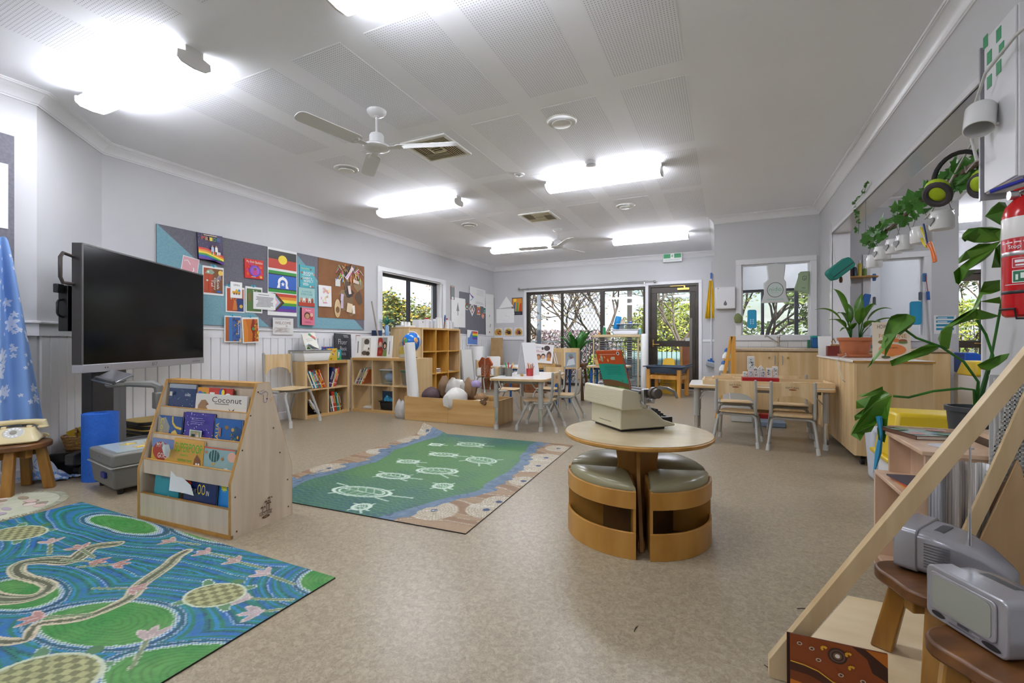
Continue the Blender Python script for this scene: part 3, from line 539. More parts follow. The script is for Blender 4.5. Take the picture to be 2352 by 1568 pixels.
# far part of the pinboard wall, past the window
o=thing('pinboard','far grey pinboard past the window, near the corner','pinboard',(WX+.001,8.55,1.13),R90); build(M().box(-.55,.98,-.012,0,0,.86),'board',MT['felt_grey'],o)
def fw_(name,label,cat,y0,y1,z0,z1,art,dx=.0,roll=0,t=.0015): return poster(name,label,cat,(WX+.014+dx,(y0+y1)/2,z0),R90,y1-y0,z1-z0,art,t,roll=roll)
fw_('picture_strip','narrow framed picture strip just right of the left window','picture',7.66,7.8,1.8,2.07,lambda a:a.rect(0,0,1,1,'#8a5a4a').rect(.1,.12,.9,.88,'#7d8a86').ell(.5,.1,.3,.1,'#dfe4e8').rect(.1,.9,.9,.98,'#c2a898'))
fw_('paper_sheet','white sheets taped on the wall with a small pine drawing','paper',7.68,8.22,1.25,1.85,lambda a:a.poly([(.35,.55),(.45,.85),(.55,.55)],'#8a8a88').rect(.43,.4,.48,.56,'#8a8a88').line([(0,.5),(1,.42)],.003,'#c9c9c8').line([(.55,.42),(.55,0)],.003,'#c9c9c8'))
fw_('child_drawing','large child drawing with purple scribbles high on the far pinboard','drawing',8.38,9.08,1.75,2.13,lambda a:a.line([(.0,.6),(.2,.35),(.1,.5),(.25,.4)],.02,'#7a4aa8').line([(.05,.2),(.2,.35)],.015,'#5aa0d0').lines(.4,.55,.9,.9,5,'#b9b9c0',.2,3).lines(.3,.05,.95,.2,2,'#a9a9b0',.3,6),.006,2)
fw_('long_drawing','tall narrow curling paper strip with red marks in the far corner','drawing',9.1,9.5,1.1,2.05,lambda a:a.ell(.45,.08,.06,.02,'#c03030').line([(.5,.2),(.6,.28)],.02,'#3a3a3a').line([(.45,.45),(.5,.5)],.02,'#555').line([(.1,.8),(.9,.78)],.003,'#c5c5c5'),.012,-1)
for i,(y,z,r,c1,c2) in enumerate(((8.28,1.62,.13,'#8f3c22','#3c9a78'),(8.5,1.5,.17,'#5c4a3a','#b9a8a0'),(8.78,1.55,.14,'#d87a2a','#7a5a9a'),(8.98,1.48,.1,'#c83a5a','#e8c040'),(9.06,1.6,.1,'#2a9a4a','#2a70b8'))):
    nm=['round red and green badge drawing on the far pinboard','diamond-shaped paper kite pinned on the far pinboard','orange and purple framed square on the far pinboard','small red paper flower on the far pinboard','green and blue paper strip at the edge of the far pinboard'][i]
    def f(a,c1=c1,c2=c2,i=i):
        a.ell(.5,.5,.5,.5,c1) if i in (0,3) else a.poly([(.5,0),(1,.5),(.5,1),(0,.5)],c1) if i==1 else a.rect(0,0,1,1,c1)
        a.ell(.5,.45,.3,.3,c2).ell(.5,.4,.14,.14,'#eeeae6')
    o=thing('paper_craft',nm,'paper craft',(WX+.016,y,z),R90); build(M().prism(ellp(0,r*.6,r*.6,r*.6,20) if i in(0,3) else [(0,0),(r*.7,r*.9),(0,r*1.8),(-r*.7,r*.9)] if i==1 else [(-r/2,0),(r/2,0),(r/2,r*1.4),(-r/2,r*1.4)],-.003,0,'xz'),'sheet',PAPER,o)
    a=Art(r*1.1,r*1.1,-.003,z0=r*.1 if i!=1 else r*.35); f(a); a.done(o)
def a_rain(a): a.rect(.06,.06,.94,.94,'#5a7fc0').poly([(.06,.94),(.4,.94),(.2,.5),(.06,.5)],'#e8e8ea'); [a.poly([(.45,.94-.09*i),(.94,.94-.09*i),(.94,.85-.09*i),(.5,.85-.09*i)],c) for i,c in enumerate(RB)]
fw_('rainbow_print','white-bordered rainbow print hanging below the far pinboard','picture',8.25,8.72,.88,1.2,a_rain,.02,2)
# back wall, left of the sliding windows
def bw(name,label,cat,x0,x1,z0,z1,art,dy=0,t=.0015): return poster(name,label,cat,((x0+x1)/2,YB-.003-dy,z0),0,x1-x0,z1-z0,art,t)
bw('colourful_poster','colourful sunset figures poster left of the curtain rod','poster',-4.48,-4.21,1.57,1.97,lambda a:(a.rect(0,0,1,1,'#1f2430').rect(.05,.2,.95,.96,'#d88a2a').ell(.3,.85,.14,.09,'#f0d040').poly([(.1,.2),(.2,.7),(.35,.75),(.3,.2)],'#2a6a9a').poly([(.4,.2),(.5,.75),(.62,.7),(.6,.2)],'#4a9a5a').poly([(.65,.2),(.75,.65),(.9,.7),(.9,.2)],'#c04a2a').rect(.1,.04,.25,.14,'#e8e8e8').lines(.3,.04,.9,.14,3,'#5a5f6a'),None)[1])
o=thing('house_drawing','white paper house drawing with a pointed roof on the back wall','drawing',(-4.64,YB-.004,1.39)); build(M().prism([(-.24,0),(.22,0),(.22,.33),(-.24,.33)],-.002,0,'xz'),'sheet',PAPER,o); build(M().prism([(-.18,.34),(.2,.38),(.02,.62)],-.004,-.001,'xz').prism([(-.18,.34),(.2,.38),(.1,.42),(-.05,.41)],-.012,-.004,'xz'),'roof_sheet',PAPER,o); a=Art(.44,.32,-.003); a.line([(.5,.6),(.62,.45),(.7,.5),(.72,.3)],.003,'#9a9a9a').line([(.1,.3),(.8,.1)],.002,'#b5b5b5'); a.done(o)
for i,(x,c) in enumerate(((-4.83,'#b4702a'),(-4.57,'#6a4a2a'),(-4.31,'#9a5a4a'))):
    bw('animal_card','%s round animal picture card in the row of three on the back wall'%['leftmost','middle','rightmost'][i],'picture card',x-.105,x+.105,1.055,1.28,lambda a,c=c,i=i:(a.rect(.02,.02,.98,.98,'#d9d6d0').ell(.5,.5,.45,.42,'#c49a4a',24).scatter(9,[c,'#3d2c20',c],i,(.06,.16),(.3,.3,.7,.7)),0)[0])
# ---------------------------------------------------------------- front-left corner: pinboard, star fabric, stool, telephone
o=thing('pinboard','grey pinboard at the extreme left edge of the photo','pinboard',(-4.346,.85,1.0),R90); build(M().box(-.6,.5,-.014,0,0,1.34),'board',MT['felt_grey'],o)
poster('paper_sheet','white page pinned on the leftmost grey pinboard','paper',(-4.329,1.17,1.71),R90,.3,.43,None,.001); poster('paper_sheet','lower white page beside the star fabric on the leftmost pinboard','paper',(-4.329,1.1,1.1),R90,.3,.4,None,.001)
STARR=random.Random(12); STARS=[(STARR.uniform(0,1),STARR.uniform(0,1),STARR.choice([.03,.035,.04,.05,.06,.09,.12])) for _ in range(85)]
def star_in(u,v,r):
    d=math.hypot(u,v)
    if d>r: return False
    a=math.atan2(v,u)-PI/2; k=abs(((a/(2*PI/5)+.5)%1)-.5)*2
    return d<r*(1-.62*k)
def cloth(nu,nv,fn,seed=0,name='cloth',asp=3.0):
    m=M(); vs=[fn(i/nu,j/nv) for j in range(nv+1) for i in range(nu+1)]; o=len(m.v); m.v=vs
    bl=H('#7b9fd6'); b2=H('#5d86c8'); wt=H('#d5dceb')
    C=[[bl]*nu for _ in range(nv)]
    for su,sv,r in STARS:
        for j in range(max(0,int((sv-r/asp)*nv)),min(nv,int((sv+r/asp)*nv)+1)):
            for i in range(max(0,int((su-r)*nu)),min(nu,int((su+r)*nu)+1)):
                if star_in((i+.5)/nu-su,-((j+.5)/nv-sv)*asp,r): C[j][i]=wt
    for j in range(nv):
        for i in range(nu): m.f.append((j*(nu+1)+i,j*(nu+1)+i+1,(j+1)*(nu+1)+i+1,(j+1)*(nu+1)+i)); m.c.append(C[j][i])
    return m
def fab(u,v):
    # hangs from a hook at the board edge, widening and folding downwards
    w=.10+.30*v**.8; y=1.27+(u-.62)*w+.07*v; z=1.62-1.22*v-.03*math.sin(u*6); x=-4.30+.035*math.sin(u*16+v*2)*min(1,v*3+.2)+.05*math.sin(u*PI)*v
    return (x,y,z)
o=tag(build(cloth(130,380,fab),'star_fabric',VCF,None,ang=80),'light blue curtain with white stars hanging at the left edge','fabric')
sd=o.modifiers.new('solid','SOLIDIFY'); sd.thickness=.003
def fab2(u,v):
    x=-4.31+.17*u+.02*math.sin(v*9); y=1.40+.20*(v-.5)*(1-.6*abs(u-.35))+.18*u; h=.13*math.exp(-((u-.3)/.22)**2)*max(.15,math.sin(v*PI))+.03*abs(math.sin(v*12+u*7))*(1-u*.6)
    return (x,y,.006+h)
o=tag(build(cloth(90,70,fab2,asp=1),'star_fabric',VCF,None,ang=80),'crumpled end of blue star fabric lying on the floor behind the stool','fabric')
def stool(name,label,x,y,h,r,rz=0,n=4,nleg=4,seat='round',top=DARKW,leg=GOLDW,th=.035,splay=.045):
    o=thing(name,label,'stool',(x,y,0),rz)
    if seat=='round': pts=ellp(0,0,r,r,40)
    else: pts=[(r*(1+.09*math.cos(4*RD(q)+PI))*math.cos(RD(q))*1.12,r*(1+.09*math.cos(4*RD(q)+PI))*math.sin(RD(q))*.9) for q in range(0,360,6)]
    build(M().prism(pts,h-th,h),'seat',top,o,bev=.007)
    build(M().obox((0,0,h-th-.03),(r*1.35,.035,.055)).obox((0,0,h-th-.03),(.035,r*1.35,.055)),'rail',leg,o,bev=.004)
    for k in range(nleg):
        a=RD(45+360/nleg*k); c,s=math.cos(a),math.sin(a); t=r*.66; b=t+splay
        m=M(); q=.023
        vs=[]
        for zz,rad,w in ((0,b,q*1.15),(h-th,t,q)):
            for dx,dy in ((-w,-w),(w,-w),(w,w),(-w,w)): vs.append((c*rad+dx*c-dy*s,s*rad+dx*s+dy*c,zz))
        m.add(vs,[(3,2,1,0),(4,5,6,7),(0,1,5,4),(1,2,6,5),(2,3,7,6),(3,0,4,7)]); build(m,'leg',leg,o,bev=.005)
    return o
stool('wooden_stool','round dark wooden stool holding the cream telephone',-4.12,1.30,.31,.16,RD(10))
IV=mat('ivory_plastic','#d6c79a',.3)
o=thing('telephone','cream rotary-dial telephone on the round wooden stool at left','telephone',(-4.13,1.29,.31),RD(62)); s=Matrix.Identity(4)
m=M(); 
def rring(w,d,z,r,cy=0): return [(x,y+cy,z) for x,y in rr(w,d,r,5)]
L_=[rring(.23,.19,.006,.03),rring(.24,.2,.014,.03),rring(.235,.19,.03,.03,.003),rring(.17,.1,.085,.03,.035),rring(.16,.085,.09,.025,.038)]; n_=len(L_[0]); vs=[p for r_ in L_ for p in r_]
m.add(vs,[(i*n_+j,i*n_+(j+1)%n_,(i+1)*n_+(j+1)%n_,(i+1)*n_+j) for i in range(len(L_)-1) for j in range(n_)]+[tuple(range(n_-1,-1,-1)),tuple((len(L_)-1)*n_+j for j in range(n_))]); build(m,'body',IV,o,ang=50)
TM=Matrix.Translation((0,-.035,.064))@Matrix.Rotation(RD(38),4,'X'); dl=build(M().lathe([(0,.0),(.047,.0),(.05,.004),(.046,.008),(.02,.009),(0,.009)],32,mx=TM),'dial',mat('dial_clear','#c4c3bd',.15),o)
build(M().lathe([(0,.008),(.017,.0085),(.016,.0125),(0,.013)],20,mx=TM),'dial_centre',mat('dial_grey','#8f8a7c',.3),o); m=M()
for k in range(10): 
    q=RD(40+k*29); m.lathe([(0,.0086),(.0062,.0087),(.006,.009)],10,o=(TM.to_3x3()@Vector((.034*math.cos(q),.034*math.sin(q),0))),mx=TM)
build(m,'finger_holes',mat('hole_white','#e6e4de',.3),o)
build(M().tube([(-.125,.055,.085),(-.118,.055,.112),(-.08,.055,.122),(0,.055,.126),(.08,.055,.122),(.118,.055,.112),(.125,.055,.085)],[.022,.026,.017,.015,.017,.026,.022],14).lathe([(0,0),(.026,0),(.029,.006),(.022,.02)],18,o=(-.12,.055,.078)).lathe([(0,0),(.026,0),(.029,.006),(.022,.02)],18,o=(.12,.055,.078)),'handset',IV,o)
build(M().box(-.07,-.045,.03,.08,.085,.102).box(.045,.07,.03,.08,.085,.102),'cradle',IV,o,bev=.004)
cord=[(.1+.012*math.cos(q*1.9),.1+.03*math.sin(q*.09),.02+.012*math.sin(q*1.9)) for q in range(0,60)]
build(M().tube([(x+.002*i/3,y,z) for i,(x,y,z) in enumerate(cord)],.0025,5),'curly_cord',IV,o)
# fringed mat
o=thing('round_mat','pale green fringed round mat printed with flowers at the left edge','mat',(-3.80,1.10,0)); build(M().lathe([(0,.006),(.27,.006),(.275,0)],48),'mat_body',noisy('mat_green','#a9ad93','#b9b79f',ns=12,rough=.9),o); m=M()
for k in range(150):
    q=2*PI*k/150+.02*math.sin(k*7); m.obox((.29*math.cos(q),.29*math.sin(q),.003),(.04,.005,.003),(0,0,q+.3*math.sin(k*3)))
tag(build(m,'fringe',MT['mat_green'],o),kind='stuff'); m=M(); R=random.Random(3)
for k in range(26):
    x,y=R.uniform(-.2,.2),R.uniform(-.16,.16); m.prism(ellp(x,y,R.uniform(.02,.05),R.uniform(.015,.03),10),.0062,.0066+.0001*k,col=H(R.choice(['#b9a19a','#c2a89e','#9d8f9a','#8f7f68','#c9b8ae'])))
build(m,'flower_print',VCF,o)
# ---------------------------------------------------------------- interactive screen on its trolley
T=thing('interactive_screen','big black interactive screen on a wheeled stand with silver lower edge','screen',(-4.32,2.17,0),math.atan2(1.26,-.8)); hw=.746
build(M().box(-hw,hw,0,.06,.80,1.625),'casing',mat('casing_brown','#33302f',.4),T,bev=.004)
build(M().box(-hw+.012,hw-.006,-.004,0,.805,1.612),'screen',mat('screen_glass','#020203',.15,Specular_IOR_Level=.18),T)
build(M().box(-hw,-hw+.01,-.006,0,.80,1.625).box(-hw,hw,-.006,.0,1.614,1.625).box(hw-.008,hw,-.006,0,.8,1.625),'edge_strip',mat('edge_grey','#5e5c5c',.35,.4),T)
st=build(M().box(-hw,hw,-.012,.06,.746,.803),'lower_bezel',SILVER,T,bev=.004)
a=Art(1.49,.057,-.0125,z0=.746); a.ell(.13,.5,.004,.09,'#333').ell(.145,.5,.004,.09,'#333').text('817',.47,.25,.515,.75,'#4c4c50').text('newline',.86,.35,.95,.65,'#4c4c50'); a.done(st,'logo')
build(M().tube([(-hw,.05,1.53),(-hw-.08,.05,1.54),(-hw-.1,.05,1.51),(-hw-.1,.05,1.38),(-hw-.08,.05,1.345),(-hw,.05,1.345)],.011,8),'side_handle',mat('handle_brown','#3d3532',.4),T)
sm=build(M().box(-.72,-.3,.10,.16,1.03,1.34),'side_monitor',BLACK,T,bev=.004)
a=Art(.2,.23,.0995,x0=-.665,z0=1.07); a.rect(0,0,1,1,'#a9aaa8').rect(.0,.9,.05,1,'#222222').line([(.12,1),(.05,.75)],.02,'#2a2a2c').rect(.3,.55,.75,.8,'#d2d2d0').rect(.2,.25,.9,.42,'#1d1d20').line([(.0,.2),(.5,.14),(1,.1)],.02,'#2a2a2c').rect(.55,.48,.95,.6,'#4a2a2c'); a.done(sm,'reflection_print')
build(M().tube([(-.72,.13,1.245),(-.755,.13,1.235),(-.765,.13,1.22),(-.765,.13,1.15),(-.755,.13,1.135),(-.72,.13,1.125)],.007,8),'side_monitor_handle',BLACK,T)
build(M().box(-.775,-.72,.12,.15,1.285,1.345),'cable_plate',BLACK,T,bev=.005)
build(M().box(-.57,-.36,.06,.13,.12,1.2),'column',mat('column_black','#1c1b1c',.5),T,bev=.006); build(M().box(-.36,-.22,.065,.125,.12,1.1),'column_cover',noisy('grey_cover','#5f5e5e','#535252',(1,1,.1),20,.5),T,bev=.005)
for sy in (.02,.17):
    lg=build(M().prism([(-.62,.1),(-.58,.085),(.18,.085),(.2,.12),(.18,.15),(-.3,.2),(-.62,.17)],sy-.03,sy+.03,'xz'),'base_bar',DARKG,T,bev=.008)
    for xx in (-.52,-.2,.12): build(M().cyl((xx,sy-.018,.042),(xx,sy+.018,.042),.042,n=20).box(xx-.012,xx+.012,sy-.02,sy+.02,.04,.1),'castor',BLACK,lg)
a=Art(.11,.04,-.0105,x0=-.32,z0=.125); a.rect(0,0,1,1,'#d8d8da').text('heckador',.08,.25,.92,.75,'#333337'); a.done(T,'badge')
# black storage bench with basket behind the roller
o=thing('low_platform','low black platform behind the blue foam roller','platform',(-4.38,1.765,0),RD(134)); build(M().box(-.24,.22,-.1,.12,.1,.17),'top',BLACK,o,bev=.01); build(M().box(-.22,.2,-.08,.1,0,.1),'plinth',BLACK,o); build(M().box(-.23,.21,-.104,-.1,.098,.104),'edge_line',CHROME,o)
def basket(label,loc,rz):
    o=thing('wicker_basket',label,'basket',loc,rz); wk=noisy('wicker','#b58a50','#8a602c',(1,1,6),30,.6); m=M()
    for k in range(9):
        z=.006+k*.0115; g=1+k*.025; P=[(x*g,y*g,z+.003*math.sin(i*2.1+k*PI)) for i,(x,y) in enumerate(rr(.28,.19,.05,6))]; m.tube(P,.0068,6,closed=True)
    build(m,'weave',wk,o); build(M().prism(rr(.26,.17,.05),.002,.008),'bottom',wk,o)
    for k,(x,y) in enumerate(rr(.28,.19,.05,3)): build(M().tube([(x,y,0),(x*1.2,y*1.2,.105)],.004,5),'stake',wk,o)
    build(M().tube([(-.17,0,.1),(-.19,0,.13),(-.14,.02,.155),(-.1,.03,.12)],.008,8),'handle',wk,o)
    return o
basket('wicker basket of books on the low black platform',(-4.37,1.77,.17),RD(134))
for i,(c,x,r,lab) in enumerate((('#2b2a30',.0,.3,'dark book titled Joy lying in the wicker basket'),('#2a55b0',.03,.1,'blue book poking out of the wicker basket'),('#c9502a',-.03,-.1,'orange-red book low in the wicker basket'),('#d9b53a',-.09,-.35,'yellow book at the handle end of the wicker basket'))):
    q=Matrix.Rotation(RD(134),4,'Z')@Vector((x,0,0)); b_=book(lab,(-4.36+q.x,1.78+q.y,.19+.012*i),0,.15,.11,.01,H(c),(lambda a:a.text('Joy',.2,.55,.6,.8,'#eee')) if i==0 else None,rot=(RD(-35),r*.5,RD(100+5*i)))
o=tag(build(M().lathe([(.035,0),(.1,0),(.1,.46),(.096,.462),(.036,.462),(.035,.458),(.035,0)],48),'foam_roller',noisy('blue_foam','#1f63c4','#1a58b4',ns=90,rough=.55,bump=.15),None,(-3.97,1.665,0)),'bright blue foam roller standing upright beside the projector','roller')
# ---------------------------------------------------------------- overhead projector
o=thing('overhead_projector','grey overhead projector on the floor with yellow starfish on its glass','projector',(-3.59,1.72,0),RD(-8)); PG=mat('projector_grey','#6d6c66',.45)
build(M().add([(x,y,z) for z,s in ((.035,.9),(.18,.97)) for x,y in ((-.215*s,-.21*s),(.215*s,-.21*s),(.215*s,.21*s),(-.215*s,.21*s))],[(3,2,1,0),(4,5,6,7),(0,1,5,4),(1,2,6,5),(2,3,7,6),(3,0,4,7)]),'case',PG,o,bev=.012)
build(M().add([(x,y,z) for z,s in ((.178,.985),(.262,1.0)) for x,y in ((-.215*s,-.21*s),(.215*s,-.21*s),(.215*s,.21*s),(-.215*s,.21*s))],[(3,2,1,0),(4,5,6,7),(0,1,5,4),(1,2,6,5),(2,3,7,6),(3,0,4,7)]),'upper_case',mat('projector_lid','#77766f',.4),o,bev=.014)
build(M().box(-.22,.22,-.216,.216,.172,.18),'rim',mat('rim_light','#9a9992',.35),o,bev=.003)
build(M().box(-.18,.18,-.17,.17,.262,.266),'glass_stage',mat('stage_glass','#a9b4b2',.06),o)
m=M(); R=random.Random(2)
for cx,cy in ((-.06,-.04),(.03,.05),(.09,-.02),(-.02,.08)):
    an=R.random()*6; m.prism([(cx+(.05 if i%2==0 else .016)*math.cos(an+i*PI/5),cy+(.05 if i%2==0 else .016)*math.sin(an+i*PI/5)) for i in range(10)],.2665,.2685,col=H('#d9b23c'))
build(m,'star_cutouts',VC,o)
for x,y in ((-.16,-.15),(.16,-.15),(-.16,.15),(.16,.15)): build(M().cyl((x,y,0),(x,y,.04),.016,.02,10),'foot',BLACK,o)
a=Art(.38,.1,-.208,z0=.16); a.text('vega',.52,.62,.68,.82,'#2b3fae').rect(.46,.6,.5,.85,'#2b3fae'); a.done(o,'logo')
build(M().box(.03,.1,-.213,-.2,.1,.135),'blue_latch',mat('latch_blue','#1f2f7a',.4),o)
m=M(); m.box(-.2135,-.2125,-.16,-.03,.1,.19); build(m,'side_label',PAPER,o); m=M()
for k in range(9): m.box(-.2142,-.2137,-.15+k*.012,-.144+k*.012,.115,.175,H('#44444a'))
build(m,'label_print',VC,o); build(M().prism(ellp(0,0,.03,.025,12,0,187),-.212,-.2115,'xz') if 0 else M().cyl((-.2125,-.03,.195),(-.2145,-.03,.195),.02,n=16),'blue_button',MT['latch_blue'],o)
build(M().box(-.125,-.085,.13,.16,.25,.62),'post',mat('post_grey','#6a6c72',.35),o,bev=.004); build(M().box(-.135,-.06,.11,.17,.48,.6),'focus_block',PG,o,bev=.01)
build(M().tube([(-.1,.145,.56),(-.1,.14,.635),(-.13,.12,.655),(-.24,.02,.66),(-.3,-.03,.655)],[.028,.03,.028,.022,.02],8),'arm',PG,o)
build(M().lathe([(0,0),(.05,0),(.062,.012),(.06,.03),(0,.034)],24,o=(-.3,-.04,.64)),'lens_head',PG,o); build(M().obox((-.34,-.05,.705),(.19,.15,.014),(RD(24),RD(10),RD(20))),'mirror_flap',mat('mirror_grey','#98979a',.18,.6),o,bev=.003); build(M().obox((-.30,-.1,.69),(.17,.02,.03),(RD(24),RD(10),RD(20))),'flap_grip',DARKG,o,bev=.004)
# stack of mats behind the projector
for k in range(7):
    o=thing('folded_mat',['lowest','second from bottom','third from bottom','middle upper','third from top','second from top','topmost'][k]+' black mat with a yellow edge in the stack behind the stand' ,'mat',(-4.72+.012*math.sin(k*2),2.52+.02*math.sin(k*3),.004+k*.037),RD(2*math.sin(k*5)),'mats stacked behind the screen stand')
    build(M().prism(rr(.34,.62,.05),0,.028),'mat_body',mat('mat_black','#1b1a1a',.6),o,bev=.006); build(M().prism(rr(.345,.625,.05),.028,.034),'yellow_cover',mat('mat_yellow','#b09450',.6),o)
# ---------------------------------------------------------------- printed floor mats (pattern evaluated per vertex)
def hc(h): return np.array(H(h))
def lerp(a,b,t): return a+(b-a)*t[...,None]
rng=np.random.default_rng(5)
def vnoise(X,Y,s,seed=0):
    r=np.random.default_rng(seed); G=r.random((64,64)); x=(X/s)%63; y=(Y/s)%63; i=np.floor(x).astype(int); j=np.floor(y).astype(int); fx=x-i; fy=y-j; fx=fx*fx*(3-2*fx); fy=fy*fy*(3-2*fy)
    return (G[i,j]*(1-fx)+G[(i+1)%64,j]*fx)*(1-fy)+(G[i,(j+1)%64]*(1-fx)+G[(i+1)%64,(j+1)%64]*fx)*fy
def segd(X,Y,pts):
    D=np.full(X.shape,9.); T=np.zeros(X.shape); l=0
    for (a,b),(c,d) in zip(pts,pts[1:]):
        dx,dy=c-a,d-b; q=math.hypot(dx,dy) or 1e-6; t=np.clip(((X-a)*dx+(Y-b)*dy)/q/q,0,1); e=np.hypot(X-a-t*dx,Y-b-t*dy); T=np.where(e<D,l+t*q,T); D=np.minimum(D,e); l+=q
    return D,T
def smooth_path(p,n=8):
    out=[]
    for i in range(len(p)-1):
        a=p[max(i-1,0)];b=p[i];c=p[i+1];d=p[min(i+2,len(p)-1)]
        for k in range(n):
            t=k/n; out.append(tuple(.5*((2*b[j])+(-a[j]+c[j])*t+(2*a[j]-5*b[j]+4*c[j]-d[j])*t*t+(-a[j]+3*b[j]-3*c[j]+d[j])*t**3) for j in (0,1)))
    return out+[p[-1]]
def ell_q(X,Y,cx,cy,rx,ry,a=0):
    c,s=math.cos(a),math.sin(a); x=(X-cx)*c+(Y-cy)*s; y=-(X-cx)*s+(Y-cy)*c; return np.sqrt((x/rx)**2+(y/ry)**2),x,y
def rug_mesh(name,label,cx,cy,w,h,ang,res,fn,zf=None):
    nx,ny=int(w/res),int(h/res); u=np.linspace(-w/2,w/2,nx+1);v=np.linspace(-h/2,h/2,ny+1); U,V=np.meshgrid(u,v,indexing='xy')
    c,s=math.cos(ang),math.sin(ang); X=cx+c*U-s*V; Y=cy+s*U+c*V; C=fn(X,Y); Z=np.full(U.shape,.006)
    if zf is not None: Z=Z+zf(U,V)
    me=bpy.data.meshes.new(name); n=U.size; k=nx+1
    me.vertices.add(n); me.vertices.foreach_set('co',np.stack([U,V,Z],-1).reshape(-1))
    i=(np.arange(ny)[:,None]*k+np.arange(nx)[None,:]).reshape(-1); F=np.stack([i,i+1,i+k+1,i+k],-1).reshape(-1)
    me.loops.add(F.size); me.loops.foreach_set('vertex_index',F); me.polygons.add(len(i)); me.polygons.foreach_set('loop_start',np.arange(len(i))*4)
    me.polygons.foreach_set('use_smooth',np.ones(len(i),bool)); me.update(); me.validate()
    at=me.color_attributes.new('Col','FLOAT_COLOR','POINT'); at.data.foreach_set('color',np.concatenate([C.reshape(-1,3),np.ones((n,1))],-1).reshape(-1).astype(np.float32))
    o=thing('floor_mat',label,'floor mat',(cx,cy,0),ang); build(me,'printed_face',VCR,o)
    build(M().box(-w/2,w/2,-h/2,h/2 if zf is None else h/2-.22,0,.0055),'rubber_base',BLACK,o); return o
def pat1(X,Y):
    n1=vnoise(X+9,Y+9,.18,1)-.5; n2=vnoise(X+9,Y+9,.035,2)
    blobs=[(-1.90,.815,.25,.115,.25),(-2.42,.77,.19,.095,.1),(-2.88,1.29,.27,.07,.05),(-1.42,1.36,.14,.11,.2),(-1.40,.80,.24,.12,.35),(-3.3,.75,.2,.1,0),(-2.3,1.40,.22,.05,0),(-2.2,.42,.3,.1,.2)]
    D=np.full(X.shape,9.); 
    for cx,cy,rx,ry,a in blobs:
        q,_,_=ell_q(X,Y,cx,cy,rx,ry,a); D=np.minimum(D,(q-1)*min(rx,ry)*1.35)
    D=D+n1*.035
    ph=D/.052; k=np.floor(ph); f=ph-k; cols=[hc('#1b5fae'),hc('#0f4f6e'),hc('#167060'),hc('#1f7cba'),hc('#136a58'),hc('#1c62a6')]
    C=np.zeros(X.shape+(3,)); sub=np.floor(ph*5).astype(int)%6
    for i,c in enumerate(cols): C[sub==i]=c
    C=lerp(C,np.broadcast_to(hc('#2f8f6a'),C.shape),np.clip(n2*.5,0,1))
    # brush-stroke dashes
    along=np.arctan2(Y-.2,X+2.1)*1.0+0; dash=np.sin((X*.8+Y*1.3)*2*PI/.014)>.0
    w=(np.abs(f-.5)<.07)&dash&(k%2==0); C[w]=hc('#9db4d0')
    w=(np.abs(f-.62)<.03)&~dash; C[w]=hc('#10314f')
    st=np.sin(X*2*PI/.016)*np.sin(Y*2*PI/.016)>.55; C=np.where(st[...,None],C*1.25,C)
    G=D<0; g=lerp(np.broadcast_to(hc('#2f8a35'),C.shape),np.broadcast_to(hc('#5d9a4a'),C.shape),vnoise(X+9,Y+9,.07,4)); g=np.where((np.sin(D*2*PI/.018+n2*4)>.6)[...,None],g*.75,g); C=np.where(G[...,None],g,C)
    rim=(np.abs(D)<.009)&dash; C[rim]=hc('#d3dcd8'); rim=(np.abs(D-.02)<.007)&~dash; C[rim]=hc('#1b3f63')
    for pts,wd in (([(-2.60,1.15),(-2.66,1.08),(-2.58,.985),(-2.68,.94),(-2.74,.875),(-2.62,.83),(-2.40,.845),(-2.34,.775),(-2.45,.715),(-2.62,.70),(-2.9,.66)],.034),([(-2.22,1.245),(-2.2,1.19),(-2.15,1.13),(-2.08,1.0),(-2.01,.93),(-2.0,.84),(-2.02,.78),(-2.1,.71),(-2.03,.655),(-2.15,.60),(-2.4,.56)],.026)):
        d,t=segd(X,Y,smooth_path(pts)); wv=wd*(1-.45*np.clip((.25-t)/.25,0,1)*0)*(.8+.25*np.sin(t*7))
        m=d<wv; s=lerp(np.broadcast_to(hc('#8e9b78'),C.shape),np.broadcast_to(hc('#5f6247'),C.shape),((np.sin(d*2*PI/.02)>0)*1.)); C=np.where(m[...,None],s,C)
        m=(np.abs(d-wv)<.0045); C[m]=hc('#cfc2a3'); m=(np.abs(d-wv*.5)<.002)&dash; C[m]=hc('#d8c6a8')
    for x,y,a,sz,pk in ((-2.485,1.014,.4,1,'#b5806e'),(-2.369,1.04,.7,1,'#b5806e'),(-2.895,1.024,2.7,1.1,'#b79a8e'),(-2.69,1.055,3.0,1.1,'#b58a78'),(-2.386,1.28,3.4,1,'#b48f83'),(-2.114,1.277,3.3,1,'#b08d85'),(-1.913,1.282,3.2,1,'#ad9088'),(-1.70,1.262,3.1,1.1,'#b3a09c'),(-1.605,1.115,3.6,1.15,'#b5a5a2'),(-1.487,1.078,3.9,1.15,'#b3a3a2'),(-1.682,.83,2.3,1.1,'#b3a09a'),(-2.14,.735,3.8,1.1,'#b5857a'),(-2.08,.965,.5,1,'#b58a80'),(-1.0,.6,0,1,'#b58a80')):
        d,t=segd(X,Y,[(x,y),(x-.15*math.cos(a)*sz,y-.15*math.sin(a)*sz*.8)]); m=(d<.006*sz); C[m]=hc('#7f8f66'); m=(np.abs(d-.0075)<.002)&dash; C[m]=hc('#c9cbb0')
        for q in (-.75,0,.75):
            e,_,_=ell_q(X,Y,x+.03*sz*math.cos(a+q),y+.024*sz*math.sin(a+q),.038*sz,.013*sz,a+q); m=e<1; C[m]=hc(pk); C[m&dash&(e>.7)]=hc('#d8c8c0')
